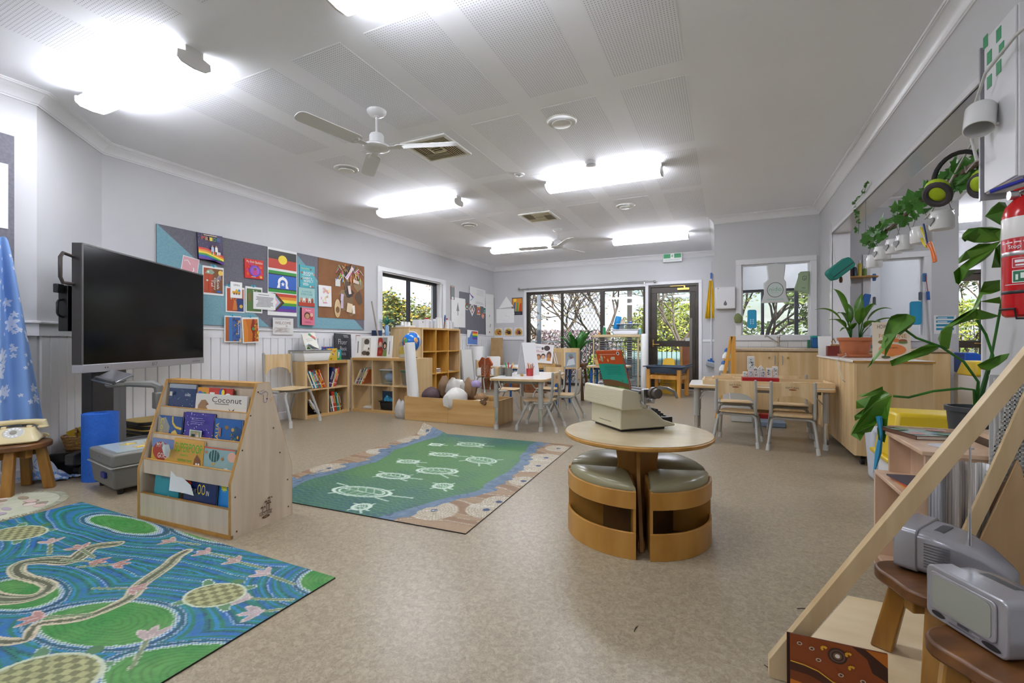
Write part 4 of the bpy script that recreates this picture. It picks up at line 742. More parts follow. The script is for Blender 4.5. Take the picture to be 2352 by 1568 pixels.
    for x,y,a,rx,ry in ((-1.742,1.078,.3,.105,.075),(-1.75,.60,.3,.15,.1),(-3.19,1.01,.2,.13,.08)):
        for q in (.7,2.4,3.9,5.6):
            e,_,_=ell_q(X,Y,x+rx*1.05*math.cos(a+q),y+ry*1.1*math.sin(a+q),.042,.018,a+q); C[e<1]=hc('#5e8a5e'); C[(np.abs(e-1.05)<.14)&dash]=hc('#cfd8d4')
        e,_,_=ell_q(X,Y,x+rx*.35*math.cos(a+PI/2),y+ry*1.28,.026,.02,0); C[e<1]=hc('#4d7a4a')
        e,u,v=ell_q(X,Y,x,y,rx,ry,a); ck=((np.floor(u/.027)+np.floor(v/.022))%2==0); s=np.where(ck[...,None],hc('#a9aa76'),hc('#76794e')); s=np.where((np.sin(u*2*PI/.009)>.3)[...,None],s*1.12,s); C=np.where((e<1)[...,None],s,C); C[(np.abs(e-1.05)<.05)]=hc('#c5cdb0')
    return np.clip(C*(.66+.2*vnoise(X+9,Y+9,.012,6))[...,None],0,1)
rug_mesh('printed_mat','blue and green floor mat with snakes and turtles, cut off at the left',-2.45,.74,2.04,1.25,.0,.0044,pat1)
def pat2(X,Y):
    n1=vnoise(X+9,Y+9,.16,11)-.5; n2=vnoise(X+9,Y+9,.05,12)-.5
    xr=np.interp(Y,[1.9,2.2,2.6,3.1,3.9],[-1.74,-1.60,-1.43,-1.47,-1.62])+n1*.06; xl=np.interp(Y,[1.9,2.1,2.3,2.8,3.2,3.9],[-2.6,-2.56,-2.60,-2.5,-2.62,-2.63])+n1*.06
    wv=np.sin(Y*2*PI/.035+np.sin(X*2*PI/.07+n2*6)*1.6+n1*8)
    dp=np.clip((2.75-Y)/.7+.0,0,1)*.75+np.clip((Y-3.6)/.3,0,1)*.8
    g=lerp(np.broadcast_to(hc('#4f7f47'),X.shape+(3,)),np.broadcast_to(hc('#1d5468'),X.shape+(3,)),np.clip(dp+n1*.5,0,1)); g=np.where((wv>.45)[...,None],lerp(g,np.broadcast_to(hc('#5b9a4c'),g.shape),np.full(X.shape,.45)),g); C=g
    d,_=segd(X,Y,[(-2.45,3.2),(-1.7,2.6)]); 
    spots=[(-1.492,2.142,.14),(-1.229,2.276,.12),(-1.22,2.42,.1),(-1.30,3.25,.17),(-1.33,3.50,.13),(-2.70,2.52,.14),(-2.76,3.614,.16),(-1.35,3.85,.12),(-2.8,3.9,.1),(-1.25,2.85,.1),(-2.72,3.1,.12)]
    S=lerp(np.broadcast_to(hc('#a58a68'),C.shape),np.broadcast_to(hc('#8f6d4c'),C.shape),np.clip(.5+np.sin(Y*2*PI/.22+n1*5)*.5,0,1))
    for sx,sy,sr in spots:
        r=np.hypot(X-sx,(Y-sy)); an=np.arctan2(Y-sy,X-sx); k=np.floor(r/.017); m=(r<sr)&(np.abs(r/.017-k-.5)<.3)&(np.sin(an*(6*k+8))>-.15); S=np.where((r<sr)[...,None],hc('#ab9876'),S); S[m]=hc('#d6d3c6'); S[r<.022]=hc('#243f66')
    ln=(np.abs(np.sin(Y*2*PI/.22+n1*5))<.14)&(np.sin(X*2*PI/.014)>-.3); S[ln]=hc('#cfcbb9')
    st=vnoise(X*1+9,Y*1+9,.045,15); B=lerp(np.broadcast_to(hc('#566f86'),C.shape),np.broadcast_to(hc('#7088a0'),C.shape),st); q=np.abs(vnoise(X+9,Y+9,.06,16)-.5)<.03; B[q]=hc('#435a72')
    dr=X-xr; dl=xl-X; wr=.10+n2*.08
    C=np.where(((dr>0)|(dl>0))[...,None],B,C); C=np.where(((dr>wr)|(dl>wr+.02))[...,None],S,C)
    for x,y,rx,ry,a in ((-2.136,3.651,.125,.075,.1),(-2.154,3.231,.12,.055,.15),(-1.777,3.206,.13,.085,-.1),(-2.284,2.926,.085,.05,.25),(-1.925,2.805,.15,.075,.25),(-2.137,2.567,.125,.06,.1),(-2.095,2.215,.2,.085,.15),(-1.691,2.529,.065,.055,.3),(-1.902,2.01,.055,.05,.3),(-2.426,3.515,.06,.045,.1)):
        w=.0062
        for q,l in ((.75,.55),(2.4,.55),(3.9,.55),(5.5,.55),(0 if x<-2 else 5.0,.9)):
            p=(x+rx*math.cos(a+q),y+ry*math.sin(a+q)); p2=(x+rx*(1+l)*math.cos(a+q+.1),y+ry*(1+l)*math.sin(a+q+.1)); d,_=segd(X,Y,[p,p2]); C=np.where((d<w*1.1)[...,None],lerp(C,np.broadcast_to(hc('#c6dcc8'),C.shape),np.full(X.shape,.85)),C)
        e,u,v=ell_q(X,Y,x,y,rx,ry,a); m=(e<1); C=np.where(m[...,None],lerp(C,np.broadcast_to(hc('#76a876'),C.shape),np.full(X.shape,.35)),C)
        ring=(np.abs(e-1)*min(rx,ry)<w)|((np.abs(e-.8)*min(rx,ry)<w*.5)); rib=m&(e<.8)&((np.abs(v+u*.15)<w*.6)|(np.abs(((u+np.abs(v)*.6)/(rx*.3))%1-.5)<w/rx*1.4)); C[ring|rib]=hc('#cfe2d0')
    return np.clip(C*(.70+.14*vnoise(X+9,Y+9,.01,17))[...,None],0,1)
rug_mesh('printed_mat','green river floor mat with white turtles in the middle of the floor',-2.03,2.955,1.62,2.09,RD(2.8),.006,pat2,lambda U,V:.10*np.clip((V-.88)/.16,0,1)**2*np.clip((-U-.52)/.3,0,1))
# ---------------------------------------------------------------- book rack (double-sided, A-shaped)
T=thing('book_rack','pale wooden A-shaped picture-book rack with four tiers beside the mats','book rack',(-2.89,1.374,0),math.atan2(.041,.725)); RW,RDp=.726,.36
prof=[(0,0),(RDp,0),(RDp,.27),(RDp/2+.035,.745),(RDp/2-.035,.745),(0,.27)]
for nm,x in (('left',.0),('right',RW-.016)):
    sp=build(M().prism(prof,x,x+.016,'yz'),'side_panel',PALEW,T); ed=M()
    P=prof+[prof[0]]
    for (a0,b0),(a1,b1) in zip(P,P[1:]):
        if b0==0 and b1==0: continue
        dx,dz=a1-a0,b1-b0; l=math.hypot(dx,dz); nx,nz=dz/l*.0015,-dx/l*.0015
        ed.add([(x+q,a0+nx*k,b0+nz*k) if e==0 else (x+q,a1+nx*k,b1+nz*k) for q in (0,.016) for e in (0,1) for k in (-.2,1)],[(0,1,3,2),(4,6,7,5),(1,5,7,3),(0,2,6,4),(0,4,5,1),(2,3,7,6)])
    build(ed,'edge_band',EDGE,sp)
    if nm=='right':
        a=M()
        for yy,zz in ((.03,.03),(.022,.2),(.06,.42),(.105,.585),(.148,.7),(.2,.66),(.24,.5),(.28,.36),(.33,.2),(.335,.05)): a.cyl((RW,yy,zz),(RW+.0012,yy,zz),.0042,n=10)
        build(a,'screw_caps',mat('screw_brown','#3e3226',.5),sp)
        lg=Art(.085,.10,-.0007,x0=.15,z0=.045); lg.text('NATURAL',.05,.1,.95,.26,'#4a2f1c').rect(.05,.28,.95,.305,'#4a2f1c').poly(ellp(.5,.02,.28,.07,16),'#4a2f1c').text('POD',.38,-.015,.62,.055,'#c9b08a')
        for u,hh in ((.25,.55),(.5,.8),(.7,.95),(.6,.7)):
            lg.line([(u,.3),(u+.04,hh)],.003,'#4a2f1c')
            for q in (0,.6,1.2,1.9,2.5,3.1): lg.poly([(u+.04,hh),(u+.04+.2*math.cos(q),hh+.1*math.sin(q)-.01),(u+.04+.16*math.cos(q+.25),hh+.06*math.sin(q)-.05)],'#4a2f1c')
        lo=lg.done(sp,'burnt_logo'); lo.rotation_euler=(0,0,PI/2); lo.location=(RW+.0006,0,0); lg=Art(.1,.13,-.0007,x0=.15,z0=.045)
        lg.line([(.0,5.0),(.15,4.95),(.4,5.05),(.55,4.95),(.45,4.6),(.3,4.6),(.28,4.9)],.0022,'#6a6a9a').line([(.1,5.05),(.3,5.1)],.002,'#5a5a9a').line([(.65,4.7),(.85,4.75),(.7,4.6)],.004,'#d8a888')
        lo=lg.done(sp,'pen_doodle'); lo.rotation_euler=(0,0,PI/2); lo.location=(RW+.0006,0,0); tag(lo,kind='stuff')
def fr(z): return 0 if z<.27 else (RDp/2-.035)*(z-.27)/.475
TIER=[(.0,.14,.0),(.245,.32,None),(.385,.455,None),(.53,.595,None)]
for zb,zt,_ in TIER:
    y=fr(zt)+.004 if zt>.2 else .004
    for side in (0,1):
        yy=(lambda q:q) if side==0 else (lambda q:RDp-q)
        a_,b_=sorted((yy(y),yy(y+.014))); build(M().box(.016,RW-.016,a_,b_,zb if zb>0 else .018,zt),'retaining_strip',PALEW,T); a_,b_=sorted((yy(y-.001),yy(y+.015))); build(M().box(.016,RW-.016,a_,b_,zt,zt+.003),'strip_edge',EDGE,T)
        a_,b_=sorted((yy(y+.014),yy(min(y+.075,RDp/2)))); build(M().box(.016,RW-.016,a_,b_,zb+.012 if zb>0 else .018,zb+.022 if zb>0 else .03),'tier_floor',PALEW,T)
build(M().add([(x,y,z) for x in (.016,RW-.016) for y,z in ((.125,.02),(.137,.02),(RDp/2-.001,.735),(RDp/2-.013,.735))],[(0,1,2,3),(7,6,5,4),(0,4,5,1),(1,5,6,2),(2,6,7,3),(3,7,4,0)]),'back_board',PALEW,T)
build(M().box(.016,RW-.016,RDp/2-.035,RDp/2+.035,.725,.745),'top_rail',EDGE,T); build(M().box(.0,RW,-.001,.012,.0,.018),'foot_rail',EDGE,T)
RM=T.matrix_world.copy(); TA=math.atan2(.041,.725)
def rack_book(label,u0,u1,tier,h,t,cov,art=None,dy=0,roll=0,lean=-5,name='picture_book',dz=0,left=False):
    if h<.2 and tier: h*=.8
    elif h<.24 and tier: h*=.82
    if tier==0: dz+=.03
    zb,zt,_=TIER[tier]; y=(fr(zt) if zt>.2 else 0)+.021+t+dy*.7
    x=.03+(RW-.06)*(u0+u1)/2; p=Matrix.Rotation(TA,4,'Z')@Vector((x,y,0))
    return book(label,(-2.89+p.x,1.374+p.y,(zb+.0235 if zb>0 else .031)+dz),TA,(RW-.06)*(u1-u0),h,t,H(cov),art,lean=lean,roll=roll,name=name)
def a_stars(a): a.rect(0,0,1,1,'#1f3a66').rect(0,.86,1,1,'#9aa2ac').scatter(40,['#7fb3d8','#d5e6f4','#4a7fb5'],3,(.004,.014),(.05,.1,.95,.8)).rect(.1,.6,.2,.74,'#cfcfc2').text('scouts',.68,.62,.88,.7,'#dfe6ee').lines(.3,.06,.9,.1,1,'#9fb4cc')
rack_book('dark blue starry book in the top tier, far left',.02,.36,3,.205,.012,'#1c3560',a_stars,.006)
def a_coco(a): a.rect(0,0,1,1,'#ded9cf').text('Coconut',.33,.66,.9,.9,'#4b3a30').lines(.38,.56,.72,.62,1,'#6b5a4c').poly([(.05,.1),(.06,.5),(.12,.72),(.2,.75),(.26,.6),(.22,.45),(.28,.3),(.26,.1)],'#9a7550').ell(.24,.56,.03,.03,'#7a5636').poly([(.5,.1),(.56,.28),(.7,.3),(.66,.45),(.72,.33),(.78,.45),(.76,.3),(.8,.1)],'#6b5238')
rack_book('wide cream book titled Coconut in the front of the top tier',.38,.97,3,.155,.01,'#d8d2c6',a_coco,-.004)
def a_abc(a): a.rect(0,0,1,1,'#c2362a').rect(0,0,.33,1,'#d8902a').rect(.36,.55,.5,.85,'#d9dccf').ell(.2,.7,.12,.12,'#3f72b5').poly([(.55,.5),(.7,.85),(.8,.6)],'#3f9ad0').ell(.88,.7,.1,.14,'#eef0e8').scatter(10,['#3a8f4a','#e8d23a','#2a5fb0'],3,(.03,.07),(.05,.3,.95,.95))
rack_book('red and orange book with a blue character behind the Coconut book',.37,.78,3,.195,.008,'#a82c22',a_abc,.012)
def a_coo(a): a.rect(0,0,1,1,'#1f4f8f').poly([(0,.1),(0,1),(.15,.9),(.3,.95),(.5,.6),(.45,.1)],'#8f8f86').text('Coo',.1,.25,.26,.9,'#e2c23a',-90).line([(.6,1),(.62,.75),(.75,.6),(1,.55)],.012,'#d9b83a').poly([(.55,.1),(.6,.4),(.75,.5),(.95,.2),(.8,.3),(.7,.1)],'#c9b45a')
rack_book('blue and yellow book with a sun in the second tier, far left',.0,.30,2,.175,.01,'#1f4f8f',a_coo)
def a_pur(a): a.rect(0,0,1,1,'#3f3594').scatter(50,['#c8c4e8','#efeef8','#8a84c8'],6,(.006,.016)).lines(.25,.62,.8,.85,4,'#8f88cc',.3).rect(.28,.12,.7,.48,'#d9dcdc').rect(.31,.15,.67,.46,'#8a9a7a').poly([(.33,.15),(.36,.36),(.48,.36),(.47,.15)],'#22252c').ell(.44,.4,.05,.04,'#b98f74').poly([(.52,.15),(.53,.34),(.6,.36),(.64,.15)],'#d8c8c0').ell(.57,.38,.04,.035,'#c9a080')
rack_book('tall purple starry book with a wedding photo in the second tier',.34,.68,2,.24 if 0 else .262*.8,.01,'#35297e',a_pur,-.004); rack_book('darker purple book hidden behind the wedding-photo book',.28,.60,2,.275*.8,.01,'#3a1f6a',None,.016)
def a_alia(a): a.rect(0,0,1,1,'#1a5fa8').text('ALIA',.04,.3,.16,.85,'#e0b83a',90).ell(.45,.72,.07,.07,'#8a6a3a').poly([(.6,.1),(.65,.6),(.8,.8),(1,.7),(1,.1)],'#174a78').scatter(14,['#2a6a7a','#c99a3a','#1f5a98'],4,(.02,.06),(.62,.15,.95,.7)).rect(.22,.4,.27,.7,'#b86a4a')
rack_book('bright blue book lettered ALIA at the right of the second tier',.69,.985,2,.19,.012,'#184f90',a_alia)
def a_my(a): a.rect(0,0,1,1,'#c9a23a').rect(0,.7,1,1,'#6f86b8').ell(.42,.6,.36,.3,'#a8321f').text('MY',.22,.72,.42,.86,'#f0e6d8').text('GOES',.3,.38,.72,.54,'#f0e6d8').poly([(.4,.1),(.45,.4),(.6,.4),(.7,.1)],'#8f3a1f')
rack_book('book with a red bubble and the words MY GOES in the third tier',.02,.30,1,.2,.01,'#b08a2a',a_my)
o=thing('curled_pages','loose white curled pages sticking out of the MY GOES book','pages',(-2.685,1.42,.365),RD(5)); o.scale=(.62,.62,.62); m=M()
for k in range(7):
    P=[(-.05+.02*k*.5+.1*t-.03*t*t,-.025-.004*k-.03*math.sin(t*3),.02+.085*(1-t)+.012*k*t) for t in (0,.25,.5,.75,1)]
    vs=[(x,y,z) for x,y,z in P]+[(x-.01,y+.02,z-.06) for x,y,z in P]; m.add(vs,[(i,i+1,6+i,5+i) for i in range(4)])
build(m,'leaves',PAPER,o)
def a_sup(a): a.rect(0,0,1,1,'#c99a3a').rect(0,.8,1,1,'#d9a54a').text('SUPERPOOP',.05,.62,.95,.88,'#3fae2a').text('need a',.25,.5,.5,.58,'#3fae2a').text('number two',.15,.34,.65,.45,'#3fae2a').poly([(.7,.2),(.72,.45),(.8,.6),(.92,.45),(.95,.2)],'#7a4a22').ell(.8,.32,.03,.04,'#eee').ell(.88,.32,.03,.04,'#eee')
rack_book('yellow SUPERPOOP book in the third tier',.30,.655,1,.215,.012,'#b5852a',a_sup,-.004); rack_book('green book standing behind the SUPERPOOP book',.42,.69,1,.222,.01,'#1f7a34',None,.016)
def a_bal(a): a.rect(0,0,1,1,'#8fb0b0').rect(0,.95,1,1,'#c8583a').ell(.35,.72,.17,.2,'#1f5a5a',20).rect(.345,.5,.355,.92,'#d8e8e4').rect(.26,.55,.27,.9,'#d8e8e4').rect(.43,.55,.44,.9,'#d8e8e4').poly([(.28,.5),(.35,.4),(.42,.5)],'#c9a24a').ell(.92,.75,.14,.16,'#e2b09a').ell(.1,.82,.04,.05,'#b0743a').ell(.62,.66,.04,.05,'#b0743a').poly([(.2,.35),(.3,.2),(.4,.3)],'#c99a4a').scatter(8,['#e8ece8'],3,(.02,.05),(.4,.1,.95,.35))
rack_book('grey-blue book with hot-air balloons at the right of the third tier',.65,.995,1,.19,.01,'#7fa3a3',a_bal)
o=rack_book('teal soft-cover book curling open in the lowest tier',.1,.40,0,.235,.008,'#158090',lambda a:a.rect(0,0,1,1,'#178a98').text('Salt?',.25,.7,.6,.84,'#0f5f70').rect(.02,.9,.14,.98,'#dfe6e6').line([(.6,.35),(.66,.2)],.006,'#dfe6d0'),-.004); m=M()
for k in range(8):
    P=[(.05+.05*t+.018*k*t,-.012-.002*k+.01*math.sin(t*2.5+.2*k)*t,.12+.1*(1-.35*t-.03*k*t)) for t in (0,.25,.5,.75,1)]
    m.add(P+[(x+.03*t,y,.115) for (x,y,z),t in zip(P,(0,.25,.5,.75,1))],[(i,i+1,6+i,5+i) for i in range(4)],H('#e4e4e2') if k else H('#178a98'))
build(m,'fanned_pages',VC,o)
def a_sky(a): a.rect(0,0,1,1,'#2f86cc').star(.78,.72,.12,'#d9d23a',11,.6).ell(.3,.5,.2,.1,'#4a8f3a').ell(.15,.62,.08,.06,'#c8b83a')
rack_book('sky-blue book with a yellow sun behind THE OO IN book',.52,.985,0,.235,.01,'#2a78ba',a_sky,.014); rack_book('red book at the back of the lowest tier',.62,.97,0,.262,.008,'#a5281f',None,.03); rack_book('orange-brown book edge left of the sun book',.47,.58,0,.225,.01,'#b0582a',None,.022)
def a_zoo(a): a.rect(0,0,1,1,'#1f2a5c').text('THE',.24,.6,.38,.7,'#e8e2d2').text('OO',.42,.58,.66,.84,'#e0c23a').text('IN',.7,.58,.78,.7,'#e8e2d2').ell(.12,.82,.1,.07,'#d8502f').poly([(.05,.7),(.2,.66),(.16,.8)],'#e8e0d8').scatter(12,['#d8502f','#c8a83a','#b03a4a'],3,(.015,.05),(.15,.05,.95,.35))
rack_book('navy book titled THE OO IN at the front of the lowest tier',.46,.83,0,.2,.01,'#18224c',a_zoo,-.004)
# ---------------------------------------------------------------- cube shelving
def cubes(label,loc,rz,nc,nr,depth,cell=.335,back=False,wd=MAPLE,ins=None,et=.035):
    o=thing('cube_shelf',label,'shelf',loc,rz); it=.018; w=nc*cell+(nc-1)*it+2*et; h=nr*cell+(nr-1)*it+2*et; ins=ins or wd
    for x in (0,w-et): build(M().box(x,x+et,0,depth,0,h),'side_panel',wd,o,bev=.0015)
    build(M().box(et,w-et,0,depth,h-et,h),'top_panel',MAPLEH,o,bev=.0015); build(M().box(et,w-et,0,depth,0,et),'bottom_panel',MAPLEH,o,bev=.0015)
    for i in range(1,nc): build(M().box(et+i*cell+(i-1)*it,et+i*(cell+it),.002,depth,et,h-et),'divider',ins,o)
    for j in range(1,nr):
        for i in range(nc): build(M().box(et+i*(cell+it),et+i*(cell+it)+cell,.002,depth,et+j*cell+(j-1)*it,et+j*(cell+it)),'shelf',ins,o)
    if back: build(M().box(et,w-et,depth-.008,depth,et,h-et),'back_panel',ins,o)
    return o,lambda i,j:(et+i*(cell+it),et+j*(cell+it)),w,h
c1,cell1,w1_,h1_=cubes('low two-by-two cube shelf full of books against the left wall',(-4.68,3.985,0),R90-RD(2),2,2,.25,.31,True)
c2,cell2,w2_,h2_=cubes('low three-wide cube shelf with the globe on top',(-4.69,4.745,0),RD(2.6),3,2,.38,.325)
c3,cell3,w3_,h3_=cubes('tall three-by-three cube shelf under the left window',(-4.53,6.17,0),R90,3,3,.38,.365,True,MAPLE,HONEY,.03)
def place(o,x,y,z): q=o.matrix_basis@Vector((x,y,z)); return tuple(q)
def shelf_books(shelf,cellf,i,j,cols,lean,x0=.015,hs=(.22,.29),word='',depth=.2,gap=.002,y=.03,grp=None,lift=0):
    sx,sz=cellf(i,j); R=random.Random(i*7+j*3+len(cols)); x=sx+x0; rz=shelf.rotation_euler.z
    for k,c in enumerate(cols):
        t=R.uniform(.012,.024); h=R.uniform(*hs); d=min(depth,R.uniform(.17,.22)); nm=ORD[k]
        o=thing('shelf_book','%s %s book from the left %s'%(nm,COLN.get(c,'coloured'),word),'book',place(shelf,x,y,sz+.002+lift),0,grp,rot=(0,RD(lean),rz))
        build(M(H(c)).box(0,.0025,0,d,0,h).box(t-.0025,t,0,d,0,h).box(.0,t,-.001,.0025,0,h),'cover',VCG,o); build(M().box(.0025,t-.0025,.003,d-.004,.004,h-.004),'page_block',PAGES,o)
        a=Art(t*.8,h,-.001,x0=t*.1); a.rect(0,.2,1,.24,'#e8e4d8').rect(.25,.4,.75,.8,R.choice(['#efe9da','#e3c84a','#d8d8dc','#1d1d24'])); a.done(o,'spine_print')
        x+=(t+gap)/max(.5,math.cos(RD(lean)))
ORD=['first','second','third','fourth','fifth','sixth','seventh','eighth','ninth','tenth','eleventh','twelfth','thirteenth']
COLN={'#d8d4c8':'cream','#c2402c':'red','#2a6a8a':'blue','#d8a23a':'yellow','#e2dfd6':'white','#3a7a5a':'green','#c86a2a':'orange','#2a3a6a':'navy','#7a3a6a':'purple','#2a2a30':'black','#8a8a90':'grey','#3a9a9a':'teal','#d0527a':'pink','#6a4a2e':'brown'}
shelf_books(c1,cell1,0,1,['#d8d4c8','#2a6a8a','#e2dfd6','#3a9a9a','#c2402c','#2a6a8a','#d8a23a','#c2402c','#c86a2a'],-24,.10,(.20,.26),'in the upper left cube by the wall',grp='books in the low wall cubes')
shelf_books(c1,cell1,1,1,['#2a3a6a','#7a3a6a','#2a2a30','#e2dfd6','#d8a23a','#d0527a','#c2402c'],18,.01,(.21,.28),'in the upper right cube by the wall',grp='books in the low wall cubes')
shelf_books(c1,cell1,0,0,['#2a2a30','#8a8a90','#d8d4c8','#2a2a30'],-38,.15,(.2,.25),'leaning flat in the lower left cube',grp='books in the low wall cubes')
shelf_books(c1,cell1,1,0,['#8a8a90','#2a2a30','#e2dfd6','#c2402c','#c2402c','#3a7a5a','#3a9a9a','#d8a23a','#6a4a2e'],-12,.06,(.21,.27),'in the lower right cube by the wall',grp='books in the low wall cubes')
shelf_books(c2,cell2,0,1,['#e2dfd6','#8a8a90','#7a3a6a','#d8d4c8','#3a7a5a','#e2dfd6','#c86a2a'],28,.005,(.2,.26),'in the upper left cube of the globe shelf',grp='books in the globe shelf')
sx,sz=cell2(1,1)
def tub(name,label,loc,rz,w,d,h,mt,lid=None,grp=None,cat='tub',taper=.88):
    o=thing(name,label,cat,loc,rz,grp); m=M(); a,b=w/2,d/2; t=taper
    vs=[(-a*t,-b*t,0),(a*t,-b*t,0),(a*t,b*t,0),(-a*t,b*t,0),(-a,-b,h),(a,-b,h),(a,b,h),(-a,b,h)]
    m.add(vs,[(3,2,1,0),(0,1,5,4),(1,2,6,5),(2,3,7,6),(3,0,4,7)]); q=build(m,'tub_body',mt,o,bev=.01); s=q.modifiers.new('wall','SOLIDIFY'); s.thickness=.003
    build(M().box(-a-.008,a+.008,-b-.008,-b+.004,h-.012,h).box(-a-.008,a+.008,b-.004,b+.008,h-.012,h).box(-a-.008,-a+.004,-b,b,h-.012,h).box(a-.004,a+.008,-b,b,h-.012,h),'rim',mt,o,bev=.003)
    if lid: build(M().prism(rr(w+.022,d+.022,.02),h+.0005,h+.012),'lid',lid,o,bev=.004)
    return o
tub('storage_tub','clear tub of white felt in the middle cube of the globe shelf',place(c2,sx+.19,.17,sz+.003),RD(2.6),.22,.24,.19,CLEAR,mat('tub_lid_white','#d5dae0',.4))
tag(build(M().sph((0,0,.085),(.09,.1,.075),16),'white_felt',noisy('felt_white','#c9d3e0','#aab8cc',ns=8,rough=.9),None,place(c2,sx+.19,.17,sz+.012)),'soft white felt bundled inside the clear tub','fabric')
sx,sz=cell2(2,1); tub('storage_tub','clear tub with a green lid in the right cube of the globe shelf',place(c2,sx+.18,.15,sz+.003),RD(2.6),.2,.2,.18,CLEAR,mat('tub_lid_green','#2f7f5a',.4)); 
for k,(c,dx) in enumerate((('#d88a6a',-.03),('#4a9ab0',.04),('#d8cfc0',0))): tag(build(M(H(c)).sph((0,0,.045),.045,12),'soft_ball',VCF,None,place(c2,sx+.18+dx,.13+.05*k,sz+.012)),'%s soft ball inside the green-lidded clear tub'%['coral','blue','beige'][k],'ball')
sx,sz=cell2(1,0); o=tub('book_tub','black tub of picture books in the lower middle cube',place(c2,sx+.19,.16,sz+.003),RD(2.6),.24,.22,.12,BLACK)
for k,(c,ar) in enumerate((('#1f3446',lambda a:a.rect(0,0,1,1,'#22394c').ell(.5,.5,.38,.22,'#3a9ac0').poly([(.6,.2),(.8,.45),(.9,.25)],'#d8a23a').scatter(8,['#5ab8d8','#2a6a9a'],2,(.04,.1),(.2,.3,.8,.75))),('#d8d4c8',None),('#4a3a5a',None),('#d0527a',None),('#2a2a30',None))):
    book(['dark blue whale book at the front of the black tub','cream book second in the black tub','plum book third in the black tub','pink book fourth in the black tub','black book at the back of the black tub'][k],place(c2,sx+.185+.004*k,.105+.025*k,sz+.012),RD(2.6),.19,.24-.006*k,.012,H(c),ar,group='books in the black tub')
sx,sz=cell2(0,0); tag(build(M().box(-.1,.1,-.06,.06,0,.012).box(-.12,.03,-.02,.05,.012,.02),'loose_sheets',PAPER,None,place(c2,sx+.2,.16,sz+.002),(0,0,.1)),'few loose sheets lying in the lower left globe-shelf cube','paper')
# cells of the tall shelf
for (i,j,label,m,mt_) in ((0,1,'black tape dispenser with a tan roll in the tall shelf',None,BLACK),(1,1,'small untidy pile of papers in the tall shelf',None,PAPER),(2,1,'thin grey folder lying in the tall shelf',None,GREY),(1,0,'blue beaker standing in the tall shelf',None,mat('beaker_blue','#2f86c8',.35))):
    sx,sz=cell3(i,j+0); sz=cell3(i,j)[1]
    if i==0:
        o=thing('tape_dispenser',label,'tape dispenser',place(c3,sx+.12,.12,sz+.001),R90); build(M().prism([(-.09,0),(.09,0),(.09,.1),(.06,.1),(.03,.05),(-.03,.05),(-.06,.1),(-.09,.1)],-.035,.035,'xz'),'body',BLACK,o,bev=.005); build(M().cyl((0,-.02,.09),(0,.02,.09),.05,n=24),'tape_roll',mat('tape_tan','#c9a46a',.4),o); build(M().box(-.085,-.07,-.037,-.034,.01,.095).box(.05,.065,-.037,-.034,.01,.095),'pale_stripe',WHITE,o)
    elif (i,j)==(1,1):
        for k in range(5): tag(build(M(H(['#e6e6e8','#6a5560','#d8d2cc','#4a4048','#e9e9ea'][k])).box(-.09,.09,-.07,.07,0,.014),'paper_bundle',VC,None,place(c3,sx+.12,.13,sz+.001+.0145*k),(0,0,R90+.25*math.sin(k*2.3))),'%s bundle in the small paper pile of the tall shelf'%['lowest white','dark second','pale middle','dark fourth','topmost white'][k],'paper bundle','papers in the tall shelf')
    elif i==2: tag(build(M().box(-.1,.08,-.07,.07,0,.01),'folder',mt_,None,place(c3,sx+.15,.12,sz+.001),(0,0,R90)),label,'folder')
    else: tag(build(M().lathe([(0,0),(.042,0),(.048,.09),(.044,.09),(.04,.006),(0,.006)],20),'beaker',mt_,None,place(c3,sx+.07,.1,sz+.001)),label,'cup')
# things on the low shelves
tub('storage_tub','long white plastic tub with grey lid on the wall cube shelf',(-4.80,4.17,h1_),R90-RD(2),.42,.27,.13,mat('tub_white','#d3d1ca',.4),mat('lid_grey','#6f716c',.4))
book('folded-open picture book about hands leaning on the plastic tub',(-4.80,4.20,h1_+.145),R90,.2,.22,.01,H('#dcd8c6'),lambda a:a.rect(0,0,1,1,'#dedacb').poly([(.45,.9),(.55,1),(.95,.65),(.9,.5)],'#3a8a5a').poly([(.6,.78),(.7,.87),(.95,.65),(.86,.57)],'#c2402c').poly([(.2,.35),(.3,.4),(.6,.12),(.5,.05)],'#4a9ac0').poly([(.05,.1),(.2,.25),(.35,.05)],'#2f7a3a').text('My hand in the',.2,.62,.7,.68,'#44403a').text('family book',.25,.52,.65,.58,'#44403a'),roll=-9,lean=-12)
o=thing('curled_paper','curled sheet of white paper on the tub lid','paper',(-4.76,4.22,h1_+.143),R90); m=M(); P=[(.2*t-.1,-.02,.012+.06*(1-t)**2*(t<.9)+.035*max(0,t-.7)) for t in [k/10 for k in range(11)]]; m.add(P+[(x,.12,z*.8) for x,_,z in P],[(i,i+1,12+i,11+i) for i in range(10)]); build(m,'sheet',PAPER,o)
book('deep blue book with painted figures behind the yellow book',(-4.86,4.50,h1_+.001),R90,.2,.18,.01,H('#2a4f9a'),lambda a:a.rect(0,0,1,1,'#27509c').scatter(22,['#e8e4d8','#c8503a','#4a8ad0','#e0b84a'],5,(.02,.06)))
book('yellow board book with small pictures on the wall cube shelf',(-4.76,4.47,h1_+.001),R90,.17,.16,.02,H('#cfae3a'),lambda a:a.rect(0,0,1,1,'#d6b542').scatter(8,['#c8502f','#7a6ab0','#e8d89a','#d8923a'],2,(.05,.08),(.15,.35,.9,.9)).poly([(.2,.1),(.5,.2),(.45,.08)],'#3f7a3a').line([(.9,.9),(.7,.7)],.005,'#333333'))
